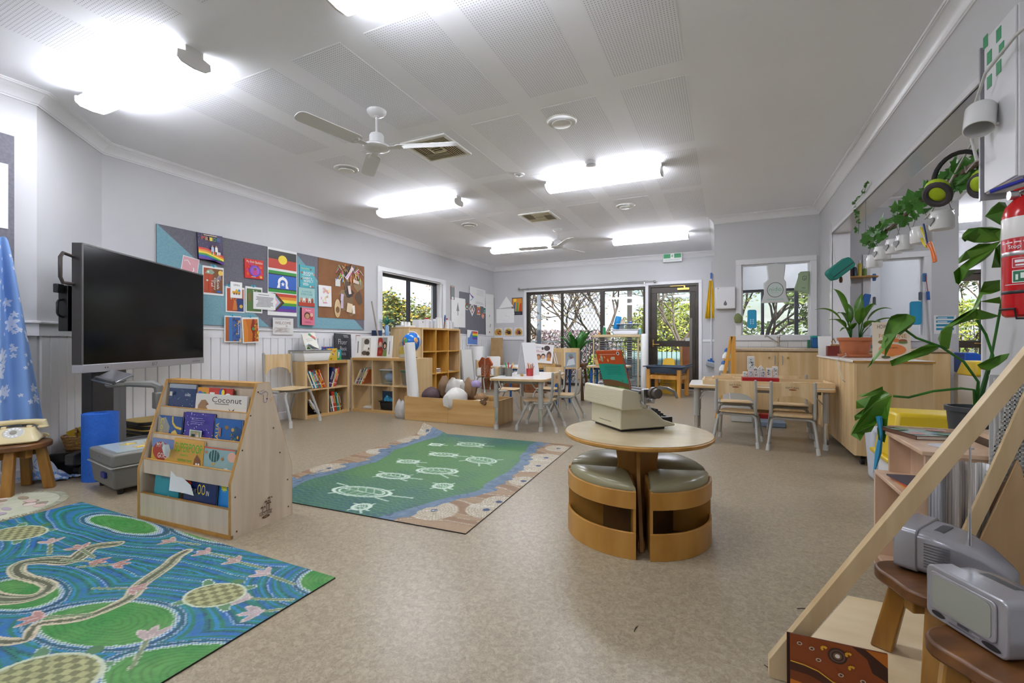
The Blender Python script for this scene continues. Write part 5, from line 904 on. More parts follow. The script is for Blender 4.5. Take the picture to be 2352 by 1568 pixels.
book('small teal and green book beside the yellow board book',(-4.78,4.60,h1_+.001),R90,.1,.14,.016,H('#2f9a8f'),lambda a:a.rect(0,0,1,1,'#2fa0a8').rect(0,0,1,.4,'#3aa05a').poly([(.4,.2),(.5,.8),(.7,.75),(.6,.2)],'#e8e8e4').rect(.5,.1,.56,.4,'#22292c'))
def a_chalk(a): a.rect(0,0,1,1,'#37383c').text('Fluer',.2,.58,.75,.78,'#a5a7ab').text('Book',.3,.34,.72,.5,'#a5a7ab').text('kids',.4,.16,.66,.28,'#8d8f94').lines(.5,.84,.85,.95,2,'#8d8f94')
book('black chalkboard-covered Fluer book leaning on the wall',(-4.86,4.77,h1_+.001),R90-RD(6),.27,.36,.02,H('#2c2d30'),a_chalk,roll=3,lean=-6)
zt=h2_+.0005
o=thing('open_book','open picture book standing up on the globe shelf, red-hooded child on its page','book',(-4.40,4.92,zt),RD(6))
for s,c in ((-1,'l'),(1,'r')):
    p_=build(M().box(0,.30,-.012,0,0,.30),'page_block',PAPER,o,rot=(RD(-4),0,RD(8 if s>0 else 172)),loc=(0,0,0)) if 0 else build(M().box(*( (0,.30) if s>0 else (-.30,0)),-.012,0,0,.30),'page_block',PAPER,o,rot=(RD(-5),0,RD(-9*s)))
    a=Art(.30,.30,-.0125,x0=0 if s>0 else -.30)
    if s<0: a.rect(.28,.06,.75,.9,'#c9c4b8').ell(.55,.72,.13,.14,'#4d463e').poly([(.38,.35),(.45,.6),(.68,.6),(.72,.35)],'#e4e1da').ell(.45,.2,.14,.1,'#574b3c').ell(.62,.18,.1,.1,'#3e352a').ell(.66,.4,.04,.06,'#6b5a48').rect(.1,.2,.14,.75,'#5a5248')
    else: a.rect(.12,.06,.7,.92,'#8f9288').ell(.28,.72,.16,.2,'#b02a1e').ell(.28,.62,.09,.1,'#d9b096').poly([(.12,.06),(.14,.45),(.4,.5),(.5,.3),(.45,.06)],'#8c1f18').ell(.56,.55,.13,.18,'#241f1e').ell(.57,.52,.07,.1,'#caa084').poly([(.42,.06),(.5,.35),(.7,.35),(.7,.06)],'#6f8a4a').ell(.3,.26,.1,.08,'#a5452f').rect(.84,.15,.87,.75,'#44464c')
    a.done(p_,'page_print')
build(M().box(-.315,-.30,-.02,.06,0,.31),'brown_cover_edge',mat('cover_brown','#8a4f22',.5),o)
o=thing('clear_jar','clear jar of yellow paint with a domed lid on the globe shelf','jar',(-3.97,5.0,zt)); build(M().lathe([(0,0),(.07,0),(.075,.05),(.075,.17),(.06,.21),(.02,.235),(0,.235)],24),'jar_body',CLEAR,o); build(M().lathe([(0,.05),(.071,.05),(.071,.15),(0,.15)],24),'yellow_paint',mat('paint_yellow','#d9bb4a',.4),o); build(M().lathe([(0,.004),(.069,.004),(.071,.049),(0,.049)],24),'pale_layer',mat('paint_pale','#dcd6c4',.5),o)
# globe
G=thing('globe','blue world globe on a black stand on the low cube shelf','globe',(-3.80,4.94,zt)); gz=.215; gr=.125
gm=M(); gm.sph((0,0,gz),gr,40)
GM=mat('globe_blue','#1f6cc0',.2); build(gm,'sphere',GM,G)
def patch(pts,c,k):
    m=M(c); vs=[(0,0,0)]; vs=[]
    def sp(lo,la): return ((gr+k)*math.cos(la)*math.sin(lo),-(gr+k)*math.cos(la)*math.cos(lo),gz+(gr+k)*math.sin(la))
    P=[(RD(a),RD(b)) for a,b in pts]; cx=sum(p[0] for p in P)/len(P); cy=sum(p[1] for p in P)/len(P); n=len(P); rings=[[(cx+(a-cx)*t,cy+(b-cy)*t) for a,b in P] for t in (.33,.66,1)]
    vs=[sp(cx,cy)]+[sp(*q) for r in rings for q in r]; fs=[(0,1+i,1+(i+1)%n) for i in range(n)]
    for r in range(2): fs+=[(1+r*n+i,1+(r+1)*n+i,1+(r+1)*n+(i+1)%n,1+r*n+(i+1)%n) for i in range(n)]
    m.add(vs,fs); return m
lon0=-38
land=M()
for pts,c,k in (([(-20,28),(-8,30),(4,22),(16,12),(10,0),(0,-10),(-6,-24),(-14,-36),(-18,-44),(-20,-30),(-16,-14),(-22,2),(-26,16)],'#4f9a5a',.0008),([(-20,20),(-8,28),(0,22),(-6,16),(-16,14)],'#d08a4a',.0014),([(-22,8),(-12,6),(-10,-12),(-14,-38),(-18,-40),(-17,-16)],'#b5502f',.0016),([(52,20),(62,30),(75,25),(80,5),(70,-12),(60,0),(52,8)],'#cf9a5a',.001),([(-60,62),(-30,74),(-10,66),(-24,54),(-50,50)],'#3f92a8',.0008),([(-14,58),(8,62),(12,52),(-6,50)],'#c9d6dd',.0012)):
    q=patch([(a-0,b) for a,b in pts],H(c),k); land.add(q.v,q.f,H(c))
build(land,'land_print',VCG,G)
GB=mat('globe_stand','#2a2a2c',.35); build(M().tube([((gr+.014)*math.sin(q),0,gz+(gr+.014)*math.cos(q)) for q in [RD(-12+ (192)*i/20) for i in range(21)]],.006,8),'meridian_arm',mat('meridian_white','#c8cbd0',.3),G)
build(M().cyl((0,0,gz-gr-.012),(0,0,.01),.012,.012,12).lathe([(0,0),(.075,0),(.075,.01),(.02,.022),(0,.022)],28),'stand',GB,G)
o=thing('rolled_paper','tall white paper roll leaning in front of the globe, front one','paper roll',(-3.50,4.63,.02),rot=(0,RD(-5.5),0)); build(M().lathe([(.06,0),(.062,0),(.062,.93),(.06,.93)],28),'roll',PAPER,o); build(M().lathe([(.045,.004),(.046,.004),(.046,.926),(.045,.926)],24),'inner_turn',PAPER,o)
o=thing('rolled_paper','shorter white paper roll behind the tall one by the globe','paper roll',(-3.585,4.66,.02),rot=(0,RD(-5.5),0)); build(M().lathe([(.03,0),(.032,0),(.032,.90),(.03,.90)],24),'roll',PAPER,o)
# wooden trough full of scrap materials
T=thing('wooden_trough','long low wooden trough of scrap materials standing on the floor','trough',(-3.579,4.512,0),RD(.9)); L1,D1,HT=1.25,.48,.285
for x0,x1 in ((0,L1/2-.001),(L1/2+.001,L1)): build(M().box(x0,x1,0,.016,0,HT),'front_board',MAPLEH,T,bev=.0015)
build(M().box(0,L1,D1-.016,D1,0,HT),'back_board',MAPLEH,T,bev=.0015)
for x in (0,L1-.016): build(M().box(x,x+.016,.016,D1-.016,0,HT),'end_board',MAPLE,T,bev=.0015)
build(M().box(L1/2-.008,L1/2+.008,.016,D1-.016,.01,HT-.02).box(L1*.74,L1*.74+.014,.016,D1-.016,.01,HT-.01),'divider',MAPLE,T); build(M().box(.016,L1-.016,.016,D1-.016,.004,.016),'base_board',MAPLEH,T)
def lump(name,label,cat,loc,r,c,seed,mt=None,sq=1):
    R=random.Random(seed); m=M(c); m.sph((0,0,0),r,18)
    ph=[R.uniform(0,6) for _ in range(6)]
    m.v=[(x*(1+.13*math.sin(9*y/r[1]+ph[0])+.1*math.sin(7*z/r[2]+ph[1])),y*(1+.13*math.sin(8*x/r[0]+ph[2])),max(-r[2]*.8,z*(1+.16*math.sin(6*x/r[0]+5*y/r[1]+ph[3])))) for x,y,z in m.v]
    return tag(build(m,name,mt or VCF,None,loc,(0,0,R.uniform(0,3)),ang=60),label,cat)
lump('cloth_bundle','dark plum cloth bundle at the left end of the trough','cloth',(-3.33,4.72,.27),(.15,.11,.11),'#4f3d40',1); lump('brown_bag','brown paper bag bulging above the trough behind the white cloth','bag',(-3.25,4.90,.36),(.12,.08,.15),'#7a6046',2); lump('clear_bag','clear plastic bag of scraps on the heap in the trough','bag',(-3.06,4.86,.36),(.13,.09,.14),'#a59f94',3,mat('poly_bag','#b5b1a8',.2)); lump('brown_bag','second brown bag at the back of the trough heap','bag',(-2.90,4.92,.36),(.12,.07,.14),'#86694c',4)
lump('lilac_cloth','pale lilac cloth on top of the trough heap','cloth',(-2.79,4.90,.43),(.07,.05,.05),'#9f92b8',5); lump('white_cloth','white cotton cloth bulging over the middle of the trough','cloth',(-2.93,4.66,.26),(.18,.11,.13),'#cfccc4',6); lump('brown_cloth','small brown cloth just right of the white cotton cloth','cloth',(-2.66,4.80,.28),(.08,.07,.06),'#8f6f4c',7)
for k,(x,y,l,r) in enumerate(((-2.50,4.70,.3,.028),(-2.47,4.64,.28,.024),(-2.53,4.62,.26,.022),(-2.56,4.68,.3,.02))):
    o=thing('bark_roll','%s curled brown bark roll in the right bay of the trough'%['thickest','second','third','thinnest'][k],'bark',(x,y,.20+.02*k),rot=(RD(62),RD(-30-8*k),RD(20*k))); build(M().lathe([(r*.7,-l/2),(r,-l/2),(r*1.08,-l*.1),(r,l/2),(r*.7,l/2)],14),'curl',noisy('bark_brown','#7a5a36','#5a3f22',(1,1,.2),20,.8),o)
tag(build(M().lathe([(.02,-.09),(.022,-.09),(.022,.09),(.02,.09)],16),'card_tube',PAPER,None,(-2.63,4.62,.25),(0,RD(80),.3)),'short white card tube in the trough, left of the bark','tube')
lump('shopping_bag','white patterned plastic bag slumped between cube shelf and trough','bag',(-3.72,4.62,.09),(.1,.07,.13),'#c4c2be',9); 
for k in range(6): pass
# adult chair by the pinboard, and the children's chairs
def chair(label,loc,rz,s=1,sy=1,logo=False,grp=None,wood=BIRCH):
    T=thing('school_chair',label,'chair',loc,rz,grp); tm=Matrix.Diagonal((s,s*sy,s,1))
    def B(m,n,mt_,p=T,**k): m.xf(tm); return build(m,n,mt_,p,**k)
    pts=[(x,y) for x,y in rr(.30,.29,.05)]
    m=M(); P=pts; k=len(P); vs=[(x,y,.298+.012*max(0,y)*2-.03*max(0,y-.1)*4*0+.0) for x,y in P]+[(x,y,.31-.02*(1-min(1,(abs(y-.02)/.14)**2))*.4) for x,y in P]; m.add(vs,[tuple(range(k-1,-1,-1)),tuple(range(k,2*k))]+[(i,(i+1)%k,k+(i+1)%k,k+i) for i in range(k)]); B(m,'seat',wood,bev=.003)
    arc=[(.135*math.cos(RD(q)),.43+.055*math.sin(RD(q))) for q in range(0,181,15)]
    bp=[(-.152,.425),(-.152,.595)]+[(.152,.595),(.152,.425)]+arc
    bk=B(M().prism(bp,-.172,-.160,'xz',mx=Matrix.Translation((0,0,0))),'backrest',wood)
    if logo:
        a=Art(.1*s,.03*s,0); a.text('NATURAL',0,.45,1,1,'#4a2f1c').poly(ellp(.5,.15,.3,.2,12),'#8a4a2a'); l=a.done(bk,'logo'); l.rotation_euler=(0,0,0); l.location=(0,(-.1725)*s*sy,.535*s)
    for x in (-.163,.163):
        p=B(M().tube([(x,.02,.285),(x,-.11,.285),(x,-.145,.30),(x,-.158,.34),(x,-.166,.45),(x,-.17,.6)],.0125,12).sph((x,-.17,.6),.0128,12),'side_post',GREY)
    for y,fy in ((.085,.19),(-.10,-.21)):
        leg=B(M().tube([(-.185,fy,.04),(-.165,y+(fy-y)*.25,.22),(-.155,y+(fy-y)*.08,.262),(-.125,y,.278),(.125,y,.278),(.155,y+(fy-y)*.08,.262),(.165,y+(fy-y)*.25,.22),(.185,fy,.04)],.0125,12),'leg_frame',GREY)
        for x in (-1,1): B(M().cyl((x*.187,fy*1.01,0),(x*.182,fy*.985,.055),.0165,.0155,14),'foot_cap',RUB,leg)
    return T
chair('tall grey-framed chair with wooden back standing by the left wall',(-4.60,3.72,0),-R90+RD(12),1.36,.78)
# ---------------------------------------------------------------- round table with four nesting stools
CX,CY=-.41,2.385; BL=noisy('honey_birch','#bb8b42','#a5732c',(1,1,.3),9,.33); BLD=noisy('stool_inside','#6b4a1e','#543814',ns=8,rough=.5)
T=thing('round_table','small round wooden table holding the typewriter','table',(CX,CY,0)); 
build(M().lathe([(0,.478),(.36,.478),(.366,.484),(.366,.494),(.362,.499),(0,.5)],72),'tabletop',EDGE,T); build(M().lathe([(0,.5001),(.361,.5001),(.361,.5008),(0,.501)],72),'top_surface',noisy('table_top','#c4b595','#b8a785',(.3,1,1),8,.18),T)
for a in (104,14): build(M().prism([(-.27,0),(.27,0),(.255,.06),(.2,.16),(.11,.27),(.095,.33),(.105,.4),(.135,.45),(.17,.478),(-.17,.478),(-.135,.45),(-.105,.4),(-.095,.33),(-.11,.27),(-.2,.16),(-.255,.06)],-.009,.009,'xz'),'pedestal_panel',BL,T,rot=(0,0,RD(a)),bev=.002)
build(M().cyl((.24*math.cos(RD(284)),.24*math.sin(RD(284)),0),(.24*math.cos(RD(284)),.24*math.sin(RD(284)),.05),.001,n=4) if 0 else M().obox((0,0,.02),(.5,.03,.04),(0,0,RD(104))),'foot_rail',BL,T,bev=.002)
VINYL=mat('olive_vinyl','#8f8a6b',.25)
def qstool(label,a0):
    T=thing('corner_stool',label,'stool',(CX,CY,0),RD(a0),'stools nested under the round table'); g,Rr=.03,.352
    def arc(R_,n=20,i=0): 
        q0=math.asin((g+i)/R_); return [(R_*math.cos(q),R_*math.sin(q)) for q in [q0+(PI/2-2*q0)*k/n for k in range(n+1)]]
    def band(z0,z1,n):
        o_=arc(Rr);i_=arc(Rr-.012); P=o_+i_[::-1]; build(M().prism(P,z0,z1),n,BL,T,bev=.0015)
    band(0,.118,'lower_band'); band(.222,.298,'upper_band')
    for k in range(2):
        x=g+.014; L=math.sqrt(Rr**2-x*x)-.004
        P=[(.07,g),(L,g),(L,g+.012),(.07,g+.012)]
        if k: P=[(b,a) for a,b in P][::-1]
        build(M().prism(P,0,.3),'side_panel',BL,T,bev=.001)
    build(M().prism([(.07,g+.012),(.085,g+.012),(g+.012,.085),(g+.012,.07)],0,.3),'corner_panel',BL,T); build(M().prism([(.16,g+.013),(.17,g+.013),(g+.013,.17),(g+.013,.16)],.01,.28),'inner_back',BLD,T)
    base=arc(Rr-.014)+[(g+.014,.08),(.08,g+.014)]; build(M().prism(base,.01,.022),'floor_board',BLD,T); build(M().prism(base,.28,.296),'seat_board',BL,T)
    m=M(); n=len(base); cx=sum(p[0] for p in base)/n; cy=sum(p[1] for p in base)/n; vs=[]; S=[(.985,.296),(1.0,.304),(.985,.313),(.93,.324),(.8,.334),(.55,.341),(.25,.344)]
    for s,z in S: vs+=[(cx+(x-cx)*s,cy+(y-cy)*s,z) for x,y in base]
    vs.append((cx,cy,.345)); fs=[(r*n+i,r*n+(i+1)%n,(r+1)*n+(i+1)%n,(r+1)*n+i) for r in range(len(S)-1) for i in range(n)]+[((len(S)-1)*n+i,(len(S)-1)*n+(i+1)%n,len(S)*n) for i in range(n)]; m.add(vs,fs); build(m,'cushion',VINYL,T,ang=60)
qstool('front left quarter-round stool with olive cushion under the round table',194); qstool('front right quarter-round stool with olive cushion under the round table',284); qstool('back right quarter-round stool, mostly hidden by the round table',14); qstool('back left quarter-round stool, mostly hidden by the round table',104)
# typewriter
T=thing('typewriter','cream manual typewriter seen from behind on the round table','typewriter',(-.475,2.52,.5015),RD(134.2)); CR=mat('typewriter_cream','#c0b99e',.4)
pf=[(.15,.012),(.15,.118),(.02,.118),(-.03,.112),(-.07,.085),(-.11,.05),(-.16,.034),(-.185,.024),(-.18,.014),(-.12,.012)]
build(M().prism(pf,-.15,.15,'yz'),'base',CR,T,bev=.006); build(M().box(-.13,.13,-.13,.135,.0,.014),'underside',BLACK,T)
build(M().prism([(.165,.118),(.175,.125),(.168,.218),(.155,.225),(.06,.20),(.05,.118)],-.195,.195,'yz'),'carriage_cover',CR,T,bev=.004)
m=M()
for k in range(9): 
    z=.14+k*.0085; m.box(-.185,.185,.1725-.0008*k,.1752-.0008*k,z,z+.0045)
tag(build(m,'vent_ridges',CR,T),kind='stuff')
build(M().cyl((-.215,.025,.205),(.21,.025,.205),.017,n=20),'platen',BLACK,T); build(M().box(-.2,.2,.035,.075,.196,.212),'paper_table',DARKG,T,bev=.003)
build(M().box(-.226,-.205,-.0,.07,.15,.222).cyl((-.226,.03,.17),(-.255,.03,.17),.012,n=12),'end_plate',STEEL,T,bev=.004); build(M().box(.205,.22,-.0,.07,.15,.222),'end_plate',STEEL,T,bev=.004)
kn=build(M().cyl((-.235,.025,.205),(-.285,.025,.205),.024,n=20).cyl((-.24,.025,.205),(-.26,.025,.205),.029,n=20),'platen_knob',mat('knob_brown','#4a423b',.4),T); build(M().cyl((.22,.025,.205),(.255,.025,.205),.024,n=20),'platen_knob',mat('knob_brown','#4a423b',.4),T)
build(M().tube([(-.2,.06,.16),(-.235,.07,.14),(-.26,.065,.137)],.011,8).sph((-.262,.065,.137),.014,10),'margin_stop',STEEL,T); build(M().cyl((-.22,.075,.142),(-.27,.075,.142),.008,n=10),'release_rod',CHROME,T)
build(M().prism([(0,0),(.03,.012),(.1,.012),(.15,.0),(.17,-.03),(.163,-.036),(.14,-.012),(.09,0),(.0,-.012)],-.004,.004,'xz',mx=Matrix.Translation((-.2,-.02,.225))@Matrix.Rotation(PI,4,'Z')),'return_lever',mat('lever_grey','#8a867c',.3,.7),T)
for r in range(4):
    for k in range(11): build(M().box(-.011,.011,-.007,.007,0,.008).box(-.002,.002,-.002,.002,-.02,0),'key',BLACK,T,((k-5)*.0235+.006*r,-.085-.021*r,.096-.013*r),(RD(18),0,0),bev=.002)
build(M().box(-.14,.14,-.172,-.07,.02,.06),'key_well',BLACK,T); build(M().box(-.06,.06,.1508,.1515,.04,.042),'back_line',DARKG,T)
def a_card(a):
    a.rect(0,.66,1,1,'#bd4a17').poly([(0,.15),(0,.66),(.4,.67),(.7,.65),(1,.66),(1,.15)],'#1f9480').poly([(0,0),(0,.24),(.3,.25),(.6,.22),(1,.14),(1,0)],'#6b4a2a').poly([(0,0),(0,.1),(.5,.08),(1,.04),(1,0)],'#4f5a2a').poly([(.55,.0),(.6,.08),(.8,.06),(.75,0)],'#5a7a2a')
    a.rect(.12,.905,.78,.915,'#e6c9b0').ell(.88,.93,.055,.045,'#ebe4d4').ell(.88,.93,.03,.03,'#2a2a26').lines(.2,.36,.9,.6,6,'#14665a',.18,4)
    a.ell(.2,.83,.05,.05,'#b9b29a').poly([(.17,.85),(.2,.92),(.22,.86)],'#b9b29a').ell(.2,.77,.04,.05,'#a9a28a').poly([(.55,.8),(.6,.85),(.74,.85),(.72,.77),(.58,.77)],'#c0b49a').ell(.33,.84,.025,.03,'#e0a25a').ell(.44,.76,.03,.04,'#e0a25a').ell(.12,.78,.025,.03,'#e0a25a')
    for q in range(5): a.poly([(.8,.2),(.76+.03*q,.27),(.82,.2)],'#2f6a2a')
book('orange and teal picture book leaning in the typewriter','' or (-.515,2.44,.712),RD(-45.8)+RD(18),.17,.215,.012,H('#b0541f'),a_card,roll=-2,lean=19)
# ---------------------------------------------------------------- children's tables and chairs
def ktable(label,loc,rz,w,d,h,leg=GREY,chrome=True,top=LAM):
    T=thing('school_table',label,'table',loc,rz); P=rr(w,d,.06,6); build(M().prism(P,h-.026,h),'tabletop',BIRCHH,T,bev=.004); build(M().prism(rr(w-.012,d-.012,.055,6),h,h+.0015),'top_surface',top,T)
    build(M().box(-w/2+.1,w/2-.1,-d/2+.1,-d/2+.125,h-.06,h-.026).box(-w/2+.1,w/2-.1,d/2-.125,d/2-.1,h-.06,h-.026).box(-w/2+.1,-w/2+.125,-d/2+.1,d/2-.1,h-.06,h-.026).box(w/2-.125,w/2-.1,-d/2+.1,d/2-.1,h-.06,h-.026),'apron',leg,T)
    for sx in (-1,1):
        for sy in (-1,1):
            x,y=sx*(w/2-.07),sy*(d/2-.07)
            if chrome:
                l=build(M().cyl((x,y,.24),(x,y,h-.026),.026,n=18).lathe([(.026,.24),(.028,.245),(.026,.25)],18,o=(x,y,0)),'leg',leg,T); build(M().cyl((x,y,.03),(x,y,.26),.0215,n=18),'leg_extension',CHROME,l); build(M().cyl((x,y,0),(x,y,.05),.025,.024,18),'leg_foot',RUB,l)
            else: l=build(M().cyl((x,y,0),(x,y,h-.026),.018,n=12),'leg',leg,T)
            build(M().tube([(x,y,h-.17),(x-sx*.1,y,h-.05)],.006,6),'leg_brace',leg,l)
    return T
BLUEM=mat('blue_paint_metal','#1f5fae',.35)
ktable('white-topped school table with pencil cups, end-on to the camera',(-2.10,4.99,0),RD(8),.64,1.16,.56)
ktable('blue-legged school table behind the pencil-cup table',(-2.8,6.72,0),RD(-8),1.25,.6,.56,BLUEM,False); ktable('small blue-legged table under the glass doors',(-1.66,7.15,0),0,.62,.5,.58,BLUEM,False)
ktable('white-topped school table with block tray and two chairs in front',(.272,5.06,0),RD(1),1.2,.64,.54)
chair('wooden school chair with its back to the camera, left of two',(.11,4.84,0),RD(-9),1,.9,True); chair('wooden school chair with its back to the camera, right of two',(.545,4.76,0),RD(-6),1,.9,True)
chair('school chair at the near right side of the pencil-cup table',(-1.86,4.70,0),RD(96),1.04,1.05,True); chair('school chair at the far right side of the pencil-cup table',(-1.80,5.33,0),RD(99),1.04,1.05)
chair('school chair tucked at the left side of the pencil-cup table',(-2.72,5.72,0),RD(-80),1,1); chair('school chair beyond the pencil-cup table, facing it',(-2.25,6.0,0),RD(170),1,1); chair('school chair under the small orange T-shirt',(-4.15,7.75,0),RD(-120),1.0,1)
chair('school chair at the far side of the block-tray table, left',(.10,5.55,0),RD(180),1,.9); chair('school chair at the far side of the block-tray table, right',(.60,5.52,0),RD(176),1,.9)
def cup(name,label,loc,r,h,mt,items,seed):
    o=thing(name,label,'cup',loc); q=build(M().lathe([(0,0),(r*.92,0),(r,h),(r*.95,h),(r*.88,.004),(0,.004)],20),'cup_body',mt,o); R=random.Random(seed)
    for k in range(items):
        a=R.uniform(0,6.28); b=R.uniform(.3,.8)*r; c=R.choice(['#c03a4a','#2f9a4a','#2a4fa8','#e0b02a','#7a4a9a','#d0703a','#e8e2d6']) if seed!=2 else R.choice(['#a5603a','#b5482f','#8a4a2a','#d0823a','#5a3a5a','#c9a06a'])
        p=[(.4*b*math.cos(a),.4*b*math.sin(a),.01),(b*1.9*math.cos(a),b*1.9*math.sin(a),h+R.uniform(.03,.07))]
        pn=build(M(H(c)).cyl(p[0],p[1],.0045 if seed==2 else .007,n=7),'pencil' if seed==2 else 'marker',VC,o)
cup('pen_cup','grey wire-mesh cup of felt pens on the near end of the table','' or (-2.255,4.72,.5615),.042,.095,noisy('mesh_cup','#85837c','#6a6862',(60,60,60),5,.4,metallic=0) if 0 else mat('mesh_cup','#7f7d76',.4,.4),6,1); cup('pencil_cup','red cup of coloured pencils on the table, right of the mesh cup',(-2.05,4.86,.5615),.042,.085,mat('cup_red','#b0383a',.3),9,2)
T=thing('ring_display','white cardboard tent easel standing edge-on behind the red pencil cup','easel',(-2.14,5.02,.5615),RD(62))
for s in (-1,1): build(M().obox((0,.05*s+.0,.19),(.2,.006,.4),(RD(12*s),0,0)),'easel_board',mat('easel_white','#dededf',.4),T)
build(M().box(-.1,.1,-.09,.09,0,.006),'easel_foot',PAPER,T)
book('blue book lying flat under the white tent easel','' or (-2.2,5.16,.5625),0,.16,.2,.012,H('#2f7f9a'),None,rot=(RD(-90),0,.4)); tag(build(M().box(-.012,.012,-.07,.07,0,.02),'wooden_ruler',EDGE,None,(-2.14,4.83,.5625),(0,0,.5)),'short wooden bar on the table between the two cups','bar')
o=thing('acrylic_stand','clear acrylic holder at the left edge of the pencil-cup table','holder',(-2.36,4.85,.5615),RD(10)); build(M().box(-.07,.07,-.05,-.047,0,.09).box(-.07,.07,.047,.05,0,.12).box(-.07,-.067,-.05,.05,0,.1).box(.067,.07,-.05,.05,0,.1),'holder_wall',CLEAR,o); build(M().box(-.07,.07,-.05,.05,0,.003),'holder_base',CLEAR,o)
for k,(x,c) in enumerate(((-.03,'#8a7a70'),(.02,'#c98a4a'),(.04,'#2a6f8a'))): tag(build(M(H(c)).box(-.012,.012,-.03,.03,0,.085),'card_bundle',VC,None,(-2.36+x,4.86,.566)),'%s card bundle inside the clear acrylic holder'%['grey','tan','blue'][k],'card bundle')
def a_diff(a): a.rect(.04,.12,.96,.96,'#dcd8d6').text('WE ARE ALL',.08,.78,.42,.86,'#7a86b8').text('different',.08,.55,.5,.67,'#b0506a').scatter(3,['#3a2a22'],1,(.06,.1)).ell(.66,.8,.16,.14,'#3a2a24').ell(.25,.3,.14,.16,'#6a442a').ell(.25,.26,.1,.12,'#b9825a').ell(.5,.36,.12,.14,'#2f2420').ell(.5,.32,.09,.1,'#d8a884').ell(.8,.42,.13,.22,'#5a3620').ell(.8,.38,.09,.12,'#a86f48').rect(.7,.14,.9,.3,'#c98a3a')
o=poster('display_book','upright white display book lettered different on the blue-legged table','display book',(-2.46,6.32,.64),RD(6),.29,.28,a_diff,.01,LAM,roll=4,lean=-8)
tag(build(M().box(-.17,.17,-.05,.08,0,.075),'wooden_box',MAPLEH,None,(-2.44,6.38,.5625),(0,0,RD(6)),bev=.004),'wooden box holding up the white display book','box')
for k,x in enumerate((-2.27,-2.045)):
    o=thing('photo_block','%s wooden photo frame on the blue-legged table'%['left','right'][k],'photo frame',(x,6.42,.562),RD(4)); build(M().box(-.11,.11,-.05,.05,0,.3),'block',MAPLE,o,bev=.003); a=Art(.16,.22,-.0505,z0=.02); a.rect(0,0,1,1,['#b59a72','#8f9aa0'][k])
    (a.line([(.2,.9),(.45,.2)],.016,'#e6e4e0').line([(.4,.95),(.65,.2)],.016,'#c9c6d0').rect(0,0,1,.15,'#8a6a42') if k==0 else a.poly([(.1,.1),(.3,.5),(.8,.6),(.9,.2)],'#c9ced4').poly([(.3,.75),(.8,.7),(.5,.55)],'#7d5a4a').ell(.5,.8,.2,.1,'#6f8088')); a.done(o)
def strapleaf(m,base,yaw,L,w,lift,droop,twist=0,n=7,fold=.25):
    P=[];c,s=math.cos(yaw),math.sin(yaw)
    for i in range(n+1):
        t=i/n; r=L*(math.cos(lift)*t+.0)+droop*L*t*t*.5; z=L*math.sin(lift)*t-droop*L*t*t*t; wd=w*max(0.02,math.sin(PI*min(1,t**.75*.97+.02)))**.8
        P.append((Vector((base[0]+c*r,base[1]+s*r,base[2]+z)),wd))
    vs=[]
    for p,wd in P:
        x=Vector((-s,c,0))*wd; up=Vector((-c*math.sin(lift),-s*math.sin(lift),math.cos(lift)))*wd*fold; vs+=[p-x+up,p,p+x+up]
    return m.add(vs,[(i*3+j,i*3+j+1,(i+1)*3+j+1,(i+1)*3+j) for i in range(n) for j in (0,1)])
def solid(o,t=.0015):
    s=o.modifiers.new('thick','SOLIDIFY'); s.thickness=t; return o
o=thing('potted_plant','tall strap-leaved green plant in front of the sliding windows','plant',(-2.27,7.35,0))
build(M().box(-.17,.17,-.17,.17,.56,.6).box(-.15,.15,-.15,.15,.5,.56),'stand_top',DARKW,o,bev=.005)
for sx in (-1,1):
    for sy in (-1,1): build(M().cyl((sx*.17,sy*.17,0),(sx*.12,sy*.12,.56),.026,.02,10),'stand_leg',noisy('dark_stand','#5b3a1c','#47290f',ns=9,rough=.5),o)
build(M().lathe([(0,.6),(.09,.6),(.12,.78),(.11,.78),(.09,.74),(0,.74)],24),'pot',mat('pot_grey','#5a5a5c',.5),o); R=random.Random(21)
for k in range(20):
    m=M(); yaw=R.uniform(0,6.28); strapleaf(m,(.03*math.cos(yaw),.03*math.sin(yaw),.74),yaw,R.uniform(.42,.68),.045,RD(R.uniform(48,80)),R.uniform(.1,.5)); solid(build(m,'leaf',LEAFD,o,ang=80))
# drying rack, trolley-high, in front of the sliding windows
T=thing('drying_rack','wheeled paper drying rack with many wire shelves under the glass doors','drying rack',(-1.86,8.62,0),RD(-2)); RWd=noisy('rack_wood','#c9b690','#b8a37a',(.1,1,1),12,.5)
build(M().box(-.47,.44,-.02,.42,1.04,1.09),'top_board',RWd,T,bev=.004); 
for x in (-.45,.40): build(M().box(x-.012,x+.012,0,.025,.05,1.04).box(x-.012,x+.012,.38,.405,.05,1.04),'upright',RWd,T)
for k in range(22): 
    z=.1+k*.043; m=M(); m.box(-.44,.40,0,.008,z,z+.006).box(-.44,.40,.392,.4,z,z+.006)
    for q in range(9): x=-.43+q*.103; m.box(x,x+.004,0,.4,z+.001,z+.005)
    build(m,'wire_shelf',STEEL,T)
for x in (-.45,.40):
    for y in (.02,.38): build(M().cyl((x-.012,y,.025),(x+.012,y,.025),.025,n=14),'castor',BLACK,T)
build(M().tube([(-.475,.1,.95),(-.5,.1,.93),(-.5,.1,.8),(-.475,.1,.78)],.01,8),'side_handle',BLACK,T)
